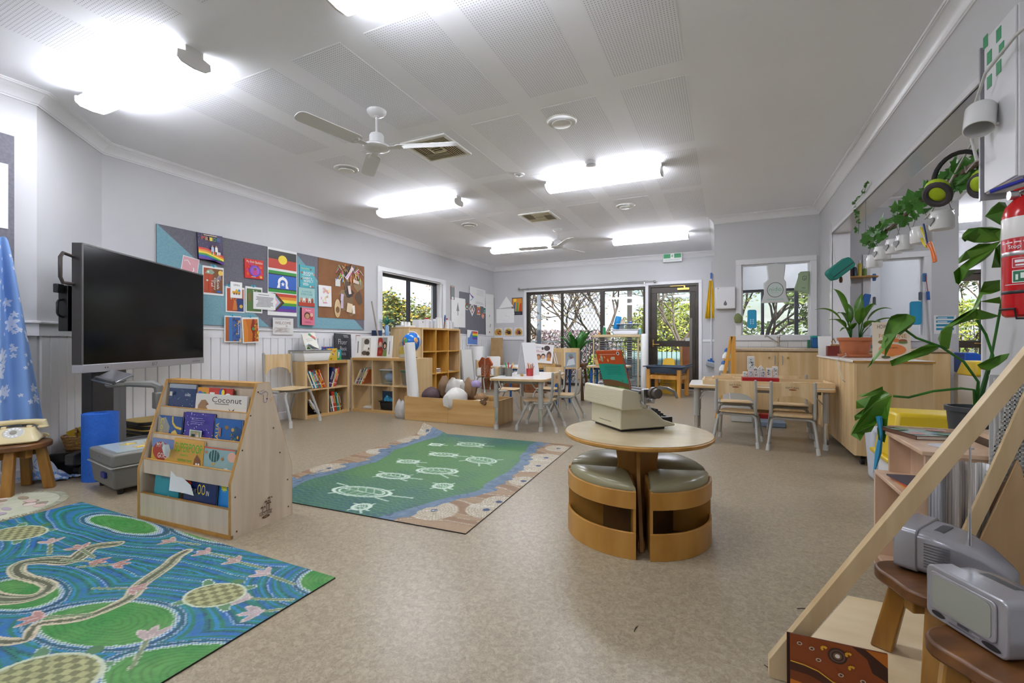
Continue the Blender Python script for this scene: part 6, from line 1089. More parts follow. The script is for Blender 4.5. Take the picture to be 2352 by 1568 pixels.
for k,(x,z,w,c) in enumerate(((-.1,.36,.5,'#3a5a9a'),(.05,.62,.5,'#dfe3e8'),(-.05,.79,.6,'#5a78b0'),(.0,.18,.55,'#e3e2de'),(-.1,.92,.5,'#cfd8d6'),(.1,.49,.4,'#22365f'))): tag(build(M(H(c)).box(-w/2,w/2,0,.34,0,.003),'drying_painting',VC,None,(-1.86+x,8.63,z+.048),(0,0,RD(-2))),'%s sheet drying on the wire shelves of the drying rack'%['third blue','white upper-middle','light blue upper','lowest white','pale top','dark navy middle'][k],'painting','paintings on the drying rack')
o=thing('paper_roll_white','tall white paper roll standing at the right end of the drying rack','paper roll',(-1.36,8.66,0)); build(M().lathe([(0,0),(.06,0),(.063,.01),(.063,1.07),(.05,1.1),(0,1.105)],24),'roll',PAPER,o)
zr=1.0905
o=thing('tipped_bottle','large bright blue paint bottle tipped upside down on the drying rack','bottle',(-1.93,8.75,zr+.01),rot=(0,RD(14),0)); build(M().lathe([(0,.1),(.05,.1),(.058,.13),(.058,.32),(.05,.35),(0,.352)],20),'bottle_body',mat('bottle_blue','#1f86c4',.25),o); build(M().lathe([(0,0),(.04,0),(.042,.07),(.05,.085),(.05,.1),(0,.1)],20),'cap',mat('cap_pale','#a9bfe0',.3),o)
o=thing('tipped_bottle','tan-labelled bottle behind the tipped blue bottle','bottle',(-1.84,8.80,zr),rot=(0,RD(10),0)); build(M().lathe([(0,0),(.05,0),(.05,.24),(.03,.3),(0,.3)],18),'bottle_body',mat('bottle_tan','#c9b59d',.4),o); build(M().lathe([(.0505,.05),(.0512,.055),(.0512,.2),(.0505,.205)],18),'label_band',PAPER,o)
tub('small_basket','white slotted plastic basket on the drying rack top','' or (-1.70,8.76,zr),RD(-2),.5,.24,.1,mat('basket_white','#d6d8de',.4),None,None,'basket'); tub('clear_tray','clear plastic container stacked on the slotted basket','' or (-1.68,8.78,zr+.105),0,.38,.2,.09,CLEAR,mat('lid_clear','#cfd6dc',.3),None,'container')
for k,(x,z,r,h,c) in enumerate(((-2.12,0,.03,.17,'#2f8f5a'),(-2.22,0,.03,.05,'#b98a4a'),(-2.04,0,.035,.06,'#7d4f34'),(-1.45,0,.04,.12,'#7fb0ae'),(-1.62,.208,.03,.04,'#3a58b8'))):
    o=thing('craft_pot',['green glue bottle at the left of the drying rack top','small ochre pot at the left end of the drying rack top','small brown pot beside the blue bottle on the drying rack','pale teal jar at the right end of the drying rack top','blue lid on the clear container of the drying rack'][k],'pot',(x,8.72,zr+z)); build(M().lathe([(0,0),(r,0),(r,h*.75),(r*.5,h*.85),(r*.5,h),(0,h)],16),'pot_body',mat('pot_%d'%k,c,.35),o); build(M().lathe([(r*.45,h*.8),(r*.55,h*.82),(r*.55,h*1.02),(0,h*1.03)],14),'pot_cap',WHITE,o)
# water tray and wet-floor sign
T=thing('water_table','pine water table with a blue-grey tray in front of the glass door','water table',(-.93,8.5,0),RD(-14))
for sx in (-1,1):
    for sy in (-1,1): build(M().box(sx*.27-.03,sx*.27+.03,sy*.19-.03,sy*.19+.03,0,.47),'leg',PINE,T,bev=.004)
build(M().box(-.24,.24,-.205,-.175,.3,.37).box(-.24,.24,.175,.205,.3,.37).box(-.285,-.255,-.16,.16,.3,.37).box(.255,.285,-.16,.16,.3,.37),'rail',PINE,T,bev=.003)
TG=mat('tray_bluegrey','#3d4b5e',.35); q=build(M().add([(-.27,-.18,.4),(.27,-.18,.4),(.27,.18,.4),(-.27,.18,.4),(-.31,-.23,.52),(.31,-.23,.52),(.31,.23,.52),(-.31,.23,.52)],[(3,2,1,0),(0,1,5,4),(1,2,6,5),(2,3,7,6),(3,0,4,7)]),'tray',TG,T); s=q.modifiers.new('wall','SOLIDIFY'); s.thickness=.006
build(M().box(-.35,.35,-.27,-.225,.512,.53).box(-.35,.35,.225,.27,.512,.53).box(-.35,-.305,-.23,.23,.512,.53).box(.305,.35,-.23,.23,.512,.53),'tray_rim',TG,T,bev=.005); build(M().cyl((.28,.1,.53),(.34,.24,.56),.016,n=10),'tap_end',DARKG,T)
T=thing('caution_sign','yellow folding wet-floor caution sign behind the water table','sign',(-.95,8.92,0),RD(-10)); YM=mat('sign_yellow','#e3b41a',.4)
for s in (-1,1): build(M().prism([(-.16,.0),(.16,.0),(.105,.62),(.06,.66),(-.06,.66),(-.105,.62)],-.006,.006,'xz',mx=Matrix.Translation((0,s*.13,0))@Matrix.Rotation(RD(-s*-11),4,'X')),'sign_panel',YM,T,bev=.003)
a=Art(.3,.6,0,z0=0); a.ell(.5,.62,.28,.12,'#6e5a1a').ell(.5,.62,.25,.105,'#e3b41a').poly([(.35,.62),(.55,.7),(.62,.66),(.45,.6)],'#2a2618').text('CLEANING IN',.2,.44,.8,.49,'#3a3016').text('PROGRESS',.26,.36,.74,.41,'#3a3016').lines(.22,.22,.78,.33,2,'#a9907a').ell(.2,.2,.02,.012,'#3a3016').ell(.8,.2,.02,.012,'#3a3016')
l=a.done(T,'sign_print'); l.location=(0,-.137,0); l.rotation_euler=(RD(-11),0,0)
# broom with yellow cloths hanging by the door
o=thing('hanging_mop','white-handled mop with blue ends hanging right of the glass door','mop',(-.245,YB-.06,.5)); build(M().cyl((0,0,.1),(0,0,1.74),.011,n=10),'handle',mat('handle_white','#dcdcde',.3),o); build(M().cyl((0,0,1.66),(0,0,1.77),.017,n=10),'blue_grip',BLUEM,o); build(M().cyl((0,0,.06),(0,0,.14),.02,n=10),'blue_socket',BLUEM,o); build(M().tube([(0,0,1.77),(0,.01,1.9),(.0,.03,1.98)],.004,5),'cord',RUB,o); build(M().obox((-.01,-.02,.03),(.16,.09,.09),(.2,.25,.1)),'mop_head',mat('mop_grey','#a9aeb0',.7),o,bev=.012); build(M().obox((.01,-.02,.085),(.15,.06,.02),(.2,.25,.1)),'mop_clamp',BLUEM,o,bev=.004)
for k,(dx,t) in enumerate(((-.06,-5),(.05,2))): 
    m=M(); n=8; vs=[(dx*.25+(-.012-.03*v)+(.024+.06*v)*u+dx*v*.8,-.02-.012*math.sin(u*13+k),1.62-.72*v) for v in (0,.25,.5,.75,1) for u in [i/n for i in range(n+1)]]; m.add(vs,[(j*(n+1)+i,j*(n+1)+i+1,(j+1)*(n+1)+i+1,(j+1)*(n+1)+i) for j in range(4) for i in range(n)])
    solid(tag(build(m,'yellow_cloth',mat('cloth_yellow','#e0b416',.8),None,(-.245,YB-.065,.5)),'yellow cloth hanging %s of the mop handle'%['left','right'][k],'cloth'),.006)
o=thing('curtain_rod','thin metal curtain rod above the sliding windows','curtain rod',(-2.78,YB-.09,2.16)); build(M().cyl((-1.48,0,-.015),(1.5,0,.02),.011,n=10),'rod',STEEL,o)
for x in (-1.48,1.5): build(M().sph((x,0,0),.028,12),'finial',STEEL,o)
for x in (-1.3,1.3): build(M().box(x-.01,x+.01,0,.09,-.03,-.005).box(x-.015,x+.015,.085,.09,-.05,.03),'bracket',STEEL,o)
# far left corner: cardboard, easel boards, little shirt on a chair
tag(build(M().prism([(-.17,0),(.17,0),(.13,1.05),(-.14,1.05)],-.01,.01,'xz'),'cardboard_sheet',noisy('cardboard','#a98a62','#9a7a52',ns=6,rough=.8),None,(-4.62,9.0,0),(RD(-7),0,RD(12))),'tall brown cardboard sheet leaning in the far left corner','cardboard')
o=thing('display_stand','fluted white display stand below the rainbow print','stand',(-4.72,8.35,0)); build(M().prism([(.14*math.cos(RD(q))*(1+.03*(q//15%2)),.14*math.sin(RD(q))*(1+.03*(q//15%2))) for q in range(0,360,15)],0,.86),'column',PAPER,o,bev=.002)
tag(build(M().prism(rr(.30,.6,.03),-.012,.012,'xz'),'white_board',LAM,None,(-4.55,8.75,.34),(RD(-9),0,RD(20))),'white rounded board leaning behind the little orange T-shirt','board'); tag(build(M().box(-.2,.2,-.015,.015,.0,.8),'foam_board',LAM,None,(-4.66,7.92,0),(RD(-6),0,R90)),'tall white foam board leaning beside the tall cube shelf','board')
def shirt():
    T=thing('childs_shirt','little orange and brown patterned T-shirt draped over a chair back','T-shirt',(-4.12,7.63,.28),RD(-28)); m=M(); ol=[(-.13,0),(.13,0),(.14,.2),(.21,.17),(.235,.27),(.12,.38),(.05,.37),(0,.345),(-.05,.37),(-.12,.38),(-.235,.27),(-.21,.17),(-.14,.2)]
    build(M().prism(ol,-.03,.0,'xz'),'shirt_cloth',mat('shirt_orange','#a5532c',.85),T,bev=.006); a=Art(.26,.38,-.0305)
    for k in range(6): a.line([(.5+.42*(1-k*.13)*math.cos(q),.62+.5*(1-k*.13)*math.sin(q)) for q in [PI+PI*i/14 for i in range(15)]],.008,['#e0b48a','#5a2a1c'][k%2])
    a.poly([(.4,.05),(.6,.05),(.58,.9),(.42,.9)],'#c99a84').scatter(14,['#e0c0a0','#7a3a22','#3a1f2a'],5,(.01,.03)); a.done(T,'shirt_print',VCF)
shirt()
for k,(x,y,w) in enumerate(((-3.75,8.1,.5),(-4.3,8.2,.35),(-3.25,8.0,.4))): tag(build(M(H('#8a5a34')).box(-w/2,w/2,-.12,.12,0,.24),'wooden_crate',noisy('crate_brown','#8f5c33','#6a3f20',ns=12,rough=.7),None,(x,y,0),(0,0,.1*k),bev=.006),'%s brown crate on the floor beneath the blue-legged table'%['middle','leftmost','rightmost'][k],'crate')
tag(build(M().prism([(-.16,0),(.14,0),(.0,.055),(-.15,.09)],-.08,.08,'xz'),'wooden_wedge',MAPLEH,None,(-2.62,6.60,.5625),(0,0,.2),bev=.002),'pale wooden wedge block at the back of the blue-legged table','block'); tag(build(M().tube([(0,0,0),(.02,0,.12),(-.06,.01,.2),(.03,.02,.26),(.06,.0,.33),(.02,0,.36)],.006,6),'wire_figure',mat('wire_grey','#77777a',.3,.8),None,(-2.70,6.72,.56)),'bent grey wire figure standing on the blue-legged table','sculpture')
tub('wooden_planter','wooden planter box on the small blue-legged table','' or (-1.66,7.05,.5815),0,.4,.2,.12,MAPLEH,None,None,'planter',.85)
# clutter on the tall cube shelf and the cabinet beside it
o=thing('side_cabinet','plain maple cabinet left of the tall cube shelf, paper tray on top','cabinet',(-4.93,5.86,0)); build(M().box(0,.38,0,.30,0,1.17),'carcass',MAPLE,o,bev=.002); build(M().box(-.002,.385,-.004,.302,1.17,1.19),'top_panel',MAPLEH,o,bev=.002)
HT3=h3_+.0008
o=thing('paper_tray','white tray of upturned paper cups on the plain cabinet','tray',(-4.74,6.0,1.1905),R90); build(M().box(-.13,.13,-.1,.1,0,.03),'tray_body',PAPER,o,bev=.004)
for k in range(4): tag(build(M().lathe([(.028,0),(.022,.06),(0,.06)],14),'paper_cup',PAPER,None,(-4.74+.03*(k%2),5.92+.045*k,1.2208)),'%s upturned white paper cup in the tray by the window'%['first','second','third','fourth'][k],'cup')
def jar(label,y,x,r,h,body,cap=None,name='jar',neck=.6,z=None):
    o=thing(name,label,name.split('_')[-1],(x,y,z or HT3)); build(M().lathe([(0,0),(r*.95,0),(r,.01),(r,h*.78),(r*neck,h*.86),(r*neck,h*.88),(0,h*.88)],20),'body',body,o); build(M().lathe([(r*neck*1.05,h*.86),(r*neck*1.08,h),(0,h)],18),'cap',cap or WHITE,o); return o
WP=mat('white_plastic','#d9dadc',.35); FR=mat('frosted_plastic','#c9cdd2',.3)
o=thing('white_box','white cardboard box with a dark dot on the tall cube shelf','box',(-4.74,6.36,HT3),R90); build(M().box(-.09,.09,-.07,.07,0,.14),'box_body',WP,o,bev=.003); build(M().cyl((.02,-.0715,.1),(.02,-.0705,.1),.012,n=12),'dot',DARKG,o)
jar('round white jar with a red lid on the tall cube shelf',6.50,-4.68,.05,.18,WP,mat('lid_red','#b02a36',.4),neck=.7); jar('frosted jar right of the red-lidded jar on the tall shelf',6.62,-4.70,.055,.15,FR); jar('squat frosted jar behind the two frosted jars on the tall shelf',6.70,-4.80,.05,.13,FR); jar('second tall frosted bottle before the white tubes on the tall shelf',6.76,-4.70,.04,.17,FR)
for k,y in enumerate((6.86,6.94)): tag(build(M().lathe([(.03,0),(.033,0),(.033,.2),(.03,.2)],20),'card_tube',PAPER,None,(-4.70,y,HT3)),'%s white card tube standing on the tall cube shelf'%['left','right'][k],'tube')
o=thing('feather_duster','blue-handled brush standing among white bottles on the tall shelf','brush',(-4.72,7.10,HT3),rot=(RD(-8),0,0)); build(M().cyl((0,0,0),(0,0,.14),.012,n=10),'ferrule',mat('brush_tan','#6f5a4a',.6),o); build(M().sph((0,0,.2),(.014,.022,.07),14),'bristle_head',mat('brush_blue','#2f4f86',.6),o)
jar('white spray bottle near the blue brush on the tall shelf',7.17,-4.70,.04,.2,WP,mat('cap_redd','#b8323a',.4),neck=.35); jar('white pump bottle at the right end of the tall shelf',7.27,-4.70,.035,.17,WP,neck=.35)
for k,(y,h) in enumerate(((7.33,.14),)): tag(build(M().box(-.05,.05,-.003,.0,0,h),'grey_print_card',mat('card_grey','#b5b6ba',.6),None,(-4.68,7.33,HT3),(RD(-6),0,R90)),'grey printed card at the right end of the tall cube shelf','card')
o=thing('teal_brush_plant','artificial teal fronds in a striped bottle at the left window','plant',(-4.80,5.62,1.0505)); build(M().lathe([(0,0),(.035,0),(.035,.14),(.02,.17),(0,.17)],16),'bottle',mat('bottle_stripe','#7fa5c8',.2),o); R=random.Random(8); TEAL=leafm('teal_frond','#2f8f7a','#4fae96')
for k in range(22):
    m=M(); strapleaf(m,(0,0,.16),R.uniform(0,6.28),R.uniform(.12,.22),.016,RD(R.uniform(35,80)),R.uniform(.1,.4),n=4); solid(build(m,'frond',TEAL,o,ang=80))
tag(build(M().box(-.05,.05,-.05,.05,0,.1),'navy_box',mat('box_navy','#22365c',.5),None,(-4.86,5.50,1.0505),bev=.003) if 0 else build(M().box(-.06,.06,-.05,.05,0,1.13),'navy_box',mat('box_navy','#22365c',.5),None,(-4.84,5.44,0.0),bev=.003),'navy box standing in the corner of the left window','box'); tag(build(M().cyl((0,0,0),(.02,-.26,.9),.014,.011,10),'wooden_pole',noisy('pole_grey','#a59a8c','#8f8474',ns=9,rough=.7),None,(-4.84,5.60,.79)) if 0 else build(M().cyl((0,0,0),(-.06,-.34,1.56),.014,.011,10),'wooden_pole',noisy('pole_grey','#a59a8c','#8f8474',ns=9,rough=.7),None,(-4.72,5.60,0.0)),'long pale wooden pole leaning by the left window','pole')
for k,(x,y,a) in enumerate(((-.27,1.55,1.4),(.12,1.53,2.6),(.21,1.58,2.4),(.25,1.92,.4))): tag(build(M().tube([(-.018,0,.002),(0,.003,.002),(.018,0,.002)],.0014,5),'twig',mat('twig_dark','#3a2d22',.8),None,(x,y,0),(0,0,a)),'tiny dark twig on the beige floor, %s'%['below the round table','near the A-frame, left one','near the A-frame, middle one','farthest from the camera'][k],'twig')
MLEAF=[
[(0.658,2.500,0.726),(0.653,2.519,0.673),(0.639,2.481,0.625),(0.638,2.500,0.548),(0.637,2.519,0.513),(0.606,2.481,0.531),(0.606,2.501,0.575),(0.621,2.519,0.618),(0.594,2.480,0.595),(0.585,2.501,0.560),(0.567,2.518,0.551),(0.541,2.480,0.520),(0.512,2.501,0.540),(0.523,2.518,0.574),(0.544,2.480,0.627),(0.592,2.502,0.684),(0.631,2.518,0.711)],
[(0.662,2.540,0.728),(0.645,2.559,0.739),(0.589,2.521,0.713),(0.539,2.540,0.690),(0.543,2.559,0.652),(0.568,2.521,0.663),(0.532,2.541,0.621),(0.539,2.559,0.596),(0.553,2.520,0.617),(0.594,2.541,0.666),(0.652,2.558,0.708)],
[(0.670,2.550,0.723),(0.644,2.569,0.742),(0.633,2.531,0.761),(0.593,2.550,0.733),(0.554,2.569,0.713),(0.555,2.531,0.710),(0.604,2.551,0.717),(0.651,2.569,0.729)],
[(0.706,2.500,1.008),(0.729,2.519,1.024),(0.733,2.481,1.048),(0.737,2.500,1.066),(0.715,2.519,1.080),(0.670,2.481,1.079),(0.655,2.501,1.070),(0.649,2.519,1.051),(0.632,2.480,1.028),(0.629,2.501,0.989),(0.632,2.518,0.954),(0.636,2.480,0.976),(0.620,2.501,0.932),(0.596,2.518,0.887),(0.566,2.480,0.844),(0.585,2.502,0.857),(0.617,2.518,0.901),(0.629,2.480,0.928),(0.631,2.502,0.884),(0.649,2.518,0.919),(0.670,2.480,0.993),(0.690,2.503,0.989)],
[(0.820,2.500,0.944),(0.802,2.519,0.955),(0.751,2.481,0.938),(0.716,2.500,0.911),(0.681,2.519,0.889),(0.645,2.481,0.876),(0.658,2.501,0.852),(0.694,2.519,0.863),(0.724,2.480,0.886),(0.780,2.501,0.904),(0.818,2.518,0.929)],
[(0.825,2.520,0.946),(0.825,2.539,0.972),(0.822,2.501,1.005),(0.848,2.520,1.022),(0.874,2.539,1.024),(0.856,2.501,0.988),(0.855,2.521,0.929),(0.848,2.539,0.925)],
[(1.049,2.540,0.912),(1.031,2.559,0.905),(0.979,2.521,0.889),(0.950,2.540,0.863),(0.969,2.559,0.844),(0.979,2.521,0.840),(1.018,2.541,0.864),(1.049,2.559,0.889)],
[(0.959,2.580,1.056),(0.933,2.599,1.045),(0.875,2.561,1.023),(0.848,2.580,1.011),(0.881,2.599,1.037),(0.907,2.561,1.073),(0.952,2.581,1.099),(0.981,2.599,1.172),(0.979,2.560,1.210),(1.037,2.581,1.217),(1.044,2.598,1.173),(1.001,2.560,1.158),(0.984,2.581,1.157),(0.978,2.598,1.129),(1.028,2.560,1.145),(1.039,2.582,1.117),(0.984,2.598,1.129),(0.957,2.560,1.097),(1.037,2.582,1.067),(1.016,2.598,1.056),(0.970,2.560,1.051)],
[(1.039,2.580,1.429),(1.017,2.599,1.444),(0.963,2.561,1.439),(0.937,2.580,1.440),(0.926,2.599,1.422),(0.909,2.561,1.398),(0.927,2.581,1.385),(0.945,2.599,1.398),(0.929,2.560,1.403),(0.955,2.581,1.380),(1.000,2.598,1.377),(1.028,2.560,1.376)],
[(1.035,2.570,1.377),(1.013,2.589,1.372),(0.959,2.551,1.369),(0.926,2.570,1.344),(0.909,2.589,1.317),(0.896,2.551,1.290),(0.940,2.571,1.312),(0.912,2.589,1.281),(0.879,2.550,1.255),(0.893,2.571,1.212),(0.909,2.588,1.204),(0.909,2.550,1.222),(0.933,2.571,1.232),(0.963,2.588,1.259),(0.926,2.550,1.261),(0.983,2.572,1.300),(1.009,2.588,1.323),(1.011,2.550,1.347)],
[(1.046,2.600,1.371),(1.038,2.619,1.357),(1.016,2.581,1.299),(1.018,2.600,1.271),(1.054,2.619,1.273)],
[(1.070,2.600,1.510),(1.068,2.619,1.546),(1.033,2.581,1.542),(1.018,2.600,1.525),(1.005,2.619,1.495),(1.020,2.581,1.462),(1.049,2.601,1.446),(1.064,2.619,1.479)],
]
# ---------------------------------------------------------------- island bench, sink bench and the right-hand opening
T=thing('island_bench','maple island bench on castors with grooved side panels','bench',(.9,4.33,0)); IW,ID,IH=.48,1.52,.815
build(M().box(.02,IW,.0,ID,.075,IH-.02),'carcass',MAPLE,T,bev=.002)
for k in range(10):
    w=ID/10; build(M().prism([(k*w+.002,0),(k*w+.006,-.012),(k*w+w-.006,-.012),(k*w+w-.002,0)],.075,IH-.02,'xy',mx=Matrix.Translation((.02,0,0))@Matrix(((0,1,0,0),(1,0,0,0),(0,0,1,0),(0,0,0,1)))),'groove_board',MAPLE,T)
build(M().box(-.005,IW+.01,-.01,ID+.01,IH-.02,IH),'benchtop',LAM,T,bev=.004); build(M().box(-.006,.0,-.011,ID+.01,IH-.018,IH-.003).box(-.004,IW+.01,-.012,-.009,IH-.018,IH-.003) if 0 else M().box(-.004,IW+.01,-.0125,-.0095,IH-.019,IH-.002),'edge_strip',EDGE,T)
for x,y in ((.07,.06),(.42,.06),(.07,1.46),(.42,1.46)): build(M().cyl((x-.012,y,.033),(x+.012,y,.033),.033,n=20).box(x-.014,x+.014,y-.02,y+.02,.04,.078),'castor',BLACK,T); 
def bench(label,x0,x1,nd,sink=True):
    T=thing('kitchen_bench',label,'bench',(x0,6.45,0)); w=x1-x0; build(M().box(0,w,.02,.54,.1,.84),'carcass',MAPLE,T); build(M().box(.02,w-.02,.06,.5,0,.1),'kickboard',MAPLE,T); build(M().box(-.01,w+.01,-.02,.545,.84,.88),'benchtop',noisy('bench_stone','#c9b59a','#b7a286',ns=60,rough=.3),T,bev=.008)
    for k in range(nd):
        d=w/nd; dr=build(M().box(k*d+.002,k*d+d-.002,0,.02,.11,.83),'door',MAPLE,T,bev=.0015); hx=(k*d+d-.04) if k%2==0 else k*d+.04; build(M().tube([(hx,.0,.68),(hx,-.03,.685),(hx,-.03,.775),(hx,0,.78)],.006,8),'handle',STEEL,dr); lx=hx+(-.06 if k%2==0 else .06); build(M().cyl((lx,-.012,.76),(lx,0,.76),.012,n=12),'lock',BRASS,dr)
    return T
T=bench('sink bench with two maple doors under the window','' or .12,1.06,2)
tp=build(M().lathe([(.022,.88),(.024,.9),(.016,.91),(.016,1.0),(.02,1.01),(.018,1.03),(0,1.032)],16,o=(.50,.32,0)).tube([(.50,.32,.93),(.45,.29,.97),(.38,.22,1.02),(.345,.17,1.035),(.34,.165,1.015)],[.013,.012,.011,.012,.012],10).tube([(.50,.32,1.02),(.52,.30,1.04),(.54,.25,1.045)],.007,8),'tap',CHROME,T)
for k in range(6): build(M().box(.01+k*.155,.01+k*.155+.152,.543,.549,.885,.955),'tile',LAM,T,bev=.001)
bench('side-room maple bench beyond the island','' or 1.27,2.2,2)
build(M().box(-.0,.26,6.98,6.995,0,.97),'x',WHITE) if 0 else None
# on the sink bench
o=thing('nappy_bin','teal-lidded blue tub at the right end of the sink bench','tub',(1.0,6.62,.8805)); build(M().box(-.05,.05,-.05,.05,0,.13),'tub_body',mat('tub_blue','#1d5f9a',.4),o,bev=.01); build(M().box(-.053,.053,-.053,.053,.125,.15),'lid',mat('lid_teal','#259a8a',.4),o,bev=.008); tag(build(M().box(-.012,.012,-.04,.04,0,.1),'green_box',mat('box_green','#1f6f4a',.5),None,(.925,6.6,.8805),bev=.003),'narrow green box left of the teal-lidded tub','box')
o=thing('towel_dispenser','white paper-towel dispenser on the wall left of the sink window','dispenser',(0,YN-.001,1.41)); build(M().box(-.125,.125,-.1,0,0,.30),'case',WHITE,o,bev=.012); build(M().prism([(0,.115),(.022,.07),(.018,.05),(0,.042),(-.018,.05),(-.022,.07)],-.1015,-.0995,'xz'),'level_window',mat('level_grey','#6d6f72',.2),o); build(M().cyl((-.09,-.101,.28),(-.09,-.099,.28),.006,n=8),'lock',DARKG,o)
def nibbag(label,loc,pts,mt,art,w,h,name='bag'):
    o=thing('hanging_bag',label,name,loc); m=M(); m.prism(pts,-.03,.0,'xz'); build(m,'bag_body',mt,o,bev=.012)
    a=Art(w,h,-.031,z0=.05); art(a); a.done(o); return o
nibbag('white plastic bag printed nido inside a ring, hanging in the sink window',(.60,YN-.02,1.475),[(-.165,0),(.16,0),(.125,.12),(.125,.27),(.1,.31),(.12,.50),(.0,.53),(-.1,.50),(-.085,.31),(-.135,.27),(-.13,.12)],mat('bag_white','#d0d2d0',.35),lambda a:(a.ell(.5,.5,.4,.42,'#6d6f6c',28).ell(.5,.5,.365,.385,'#c9d4cf',28).text('nido',.2,.42,.8,.66,'#7fae96').lines(.25,.3,.75,.36,1,'#a9c4b4').rect(.1,-.05,.9,.0,'#a9c8c0'),0)[0],.24,.24)
nibbag('pale green bag lettered Gl hanging at the right edge of the sink window',(.91,YN-.02,1.57),[(-.10,.06),(.07,0),(.08,.3),(-.03,.30)],mat('bag_green','#94a886',.5),lambda a:(a.rect(.1,.05,.9,.95,'#9db08e').text('Gl',.45,.55,.8,.8,'#3f4a3a').lines(.4,.1,.8,.16,1,'#55624d'),0)[0],.13,.24)
o=thing('sponge_holder','bright blue plastic holder stuck low on the sink window','holder',(.327,YN-.018,1.14)); build(M().prism(rr(.11,.25,.025,5,0,.125),-.02,0,'xz'),'holder_body',mat('holder_blue','#2a9ac4',.3),o,bev=.004); a=Art(.11,.25,-.02); [a.ell(.36+.28*i,.26+.1*j,.1,.045,'#8fc8dc',10) for i in (0,1) for j in (0,1,2)]; a.done(o)
lump('craft_ball','small crumpled painted craft on the edge of the towel dispenser','craft',(.16,YN-.06,1.27),(.06,.04,.07),'#7f8a5a',31)
T=thing('letter_a_frame','large honey-coloured wooden letter A frame standing left of the sink bench','frame',(.03,6.25,0)); HW=noisy('honey_wood','#d69c3f','#c48a2e',(1,1,.1),14,.4)
build(M().prism([(-.15,0),(-.105,0),(.055,1.025),(.02,1.025)],-.02,.02,'xz'),'slanted_leg',HW,T,bev=.004); build(M().box(.03,.085,-.02,.02,0,1.025),'upright_leg',HW,T,bev=.004); build(M().box(-.07,.04,-.018,.018,.7,.73).box(-.12,.04,-.018,.018,.35,.38) if 0 else M().box(-.05,.035,-.018,.018,.72,.75),'crossbar',HW,T,bev=.003)
tub('bin','white swing bin with a dark bag under the block-tray table','' or (.02,6.25,0),0,.26,.22,.36,mat('bin_white','#c9c8c2',.4),None,None,'bin') if 0 else None
o=thing('waste_bin','white bin with a black liner seen under the block-tray table','bin',(.18,6.15,0)); build(M().add([(x*s,y*s,z) for z,s in ((0,.85),(.36,1)) for x,y in ((-.14,-.11),(.14,-.11),(.14,.11),(-.14,.11))],[(3,2,1,0),(4,5,6,7),(0,1,5,4),(1,2,6,5),(2,3,7,6),(3,0,4,7)]),'bin_body',mat('bin_white','#c9c8c2',.4),o,bev=.01); build(M().sph((0,0,.37),(.15,.12,.06),14),'liner',BLACK,o); tag(build(M().box(-.09,.09,-.05,.05,0,.1),'red_tool_box',mat('tool_red','#b3272b',.4),None,(.42,6.2,.0),bev=.01),'dark red box on the floor below the sink bench','box'); tag(build(M().box(-.16,.16,-.11,.11,0,.06),'blue_tub_low',mat('low_blue','#7f93ab',.5),None,(.45,5.95,0),bev=.01),'low grey-blue tub on the floor under the block-tray table','tub')
for k,(x,z,c) in enumerate(((-.07,.59,'#d9dcd8'),(-.03,.76,'#e0e2e2'))): o=thing('brush_head','white brush with a blue handle %s the letter A frame'%['at the foot of','in the opening of'][k],'brush',(x+.05,6.925,z-.03)); build(M().box(-.01,.01,.02,.074,.11,.125),'hook',BLUEM,o); build(M().lathe([(.06,0),(.055,.04),(.02,.09),(0,.09)],16),'bristles',mat('bristle_white',c,.7),o); build(M().lathe([(.035,.09),(.03,.12),(.012,.14),(0,.14)],14),'brush_grip',BLUEM,o)
# block tray on the table
T=thing('wooden_tray','shallow wooden tray with white base on the right-hand table','tray',(.335,5.05,.5425),RD(1)); build(M().box(-.53,.53,-.21,.21,0,.012),'base_panel',LAM,T)
for b_ in ((-.54,.54,-.225,-.21),(-.54,.54,.21,.225),(-.54,-.525,-.21,.21),(.525,.54,-.21,.21)): build(M().box(*b_,0,.045),'rim_board',BIRCHH,T,bev=.002)
tag(build(M().box(-.155,.155,-.09,.09,0,.06),'red_box',mat('box_red','#a5141c',.35),None,(.30,4.99,.555),(0,0,RD(1)),bev=.003),'glossy red box holding photo blocks on the wooden tray','box'); o=thing('wooden_box','pale wooden sorting box left of the red box','box',(-.02,5.0,.555)); build(M().box(-.1,.1,-.1,.1,0,.055),'box_body',BIRCHH,o,bev=.003); build(M().box(-.085,.085,-.085,.085,.055,.058),'tan_insert',EDGE,o)
R=random.Random(31)
BK=[(.175,0,.04,.05,0),(.225,0,.045,.07,0),(.275,0,.045,.065,0),(.325,0,.045,.065,0),(.38,0,.045,.09,0),(.43,0,.04,.055,0),(.43,.056,.045,.05,0),(.225,.071,.06,.13,1),(.31,.066,.05,.05,2),(.265,.066,.04,.04,2)]
for k,(x,z,w,h,kd) in enumerate(BK):
    o=thing('photo_block','%s white photo block on the red box'%['leftmost low','second low','third low','fourth low','tall grey','right bottom','right upper','tallest panelled','roof-shaped larger','roof-shaped smaller'][k],'block',(x,4.99,.6155+z),0,'white photo blocks on the red box'); pts=[(-w/2,0),(w/2,0),(w/2,h),(-w/2,h)] if kd<2 else [(-w/2,0),(w/2,0),(w/2,h*.4),(0,h),(-w/2,h*.4)]
    build(M().prism(pts,-.02,.02,'xz'),'block_body',mat('block_white','#dcdcda',.4),o,bev=.002); a=Art(w*.8,h*.8 if kd<2 else h*.4,-.0205,z0=h*.08); a.rect(0,0,1,1,R.choice(['#c9cec9','#b5bcc2','#d3d6d2'])).scatter(6 if kd!=1 else 16,['#6a7a82','#8fa08a','#4a5560','#e6e8e4'],k,(.08,.2),(.1,.1,.9,.9)); a.done(o)
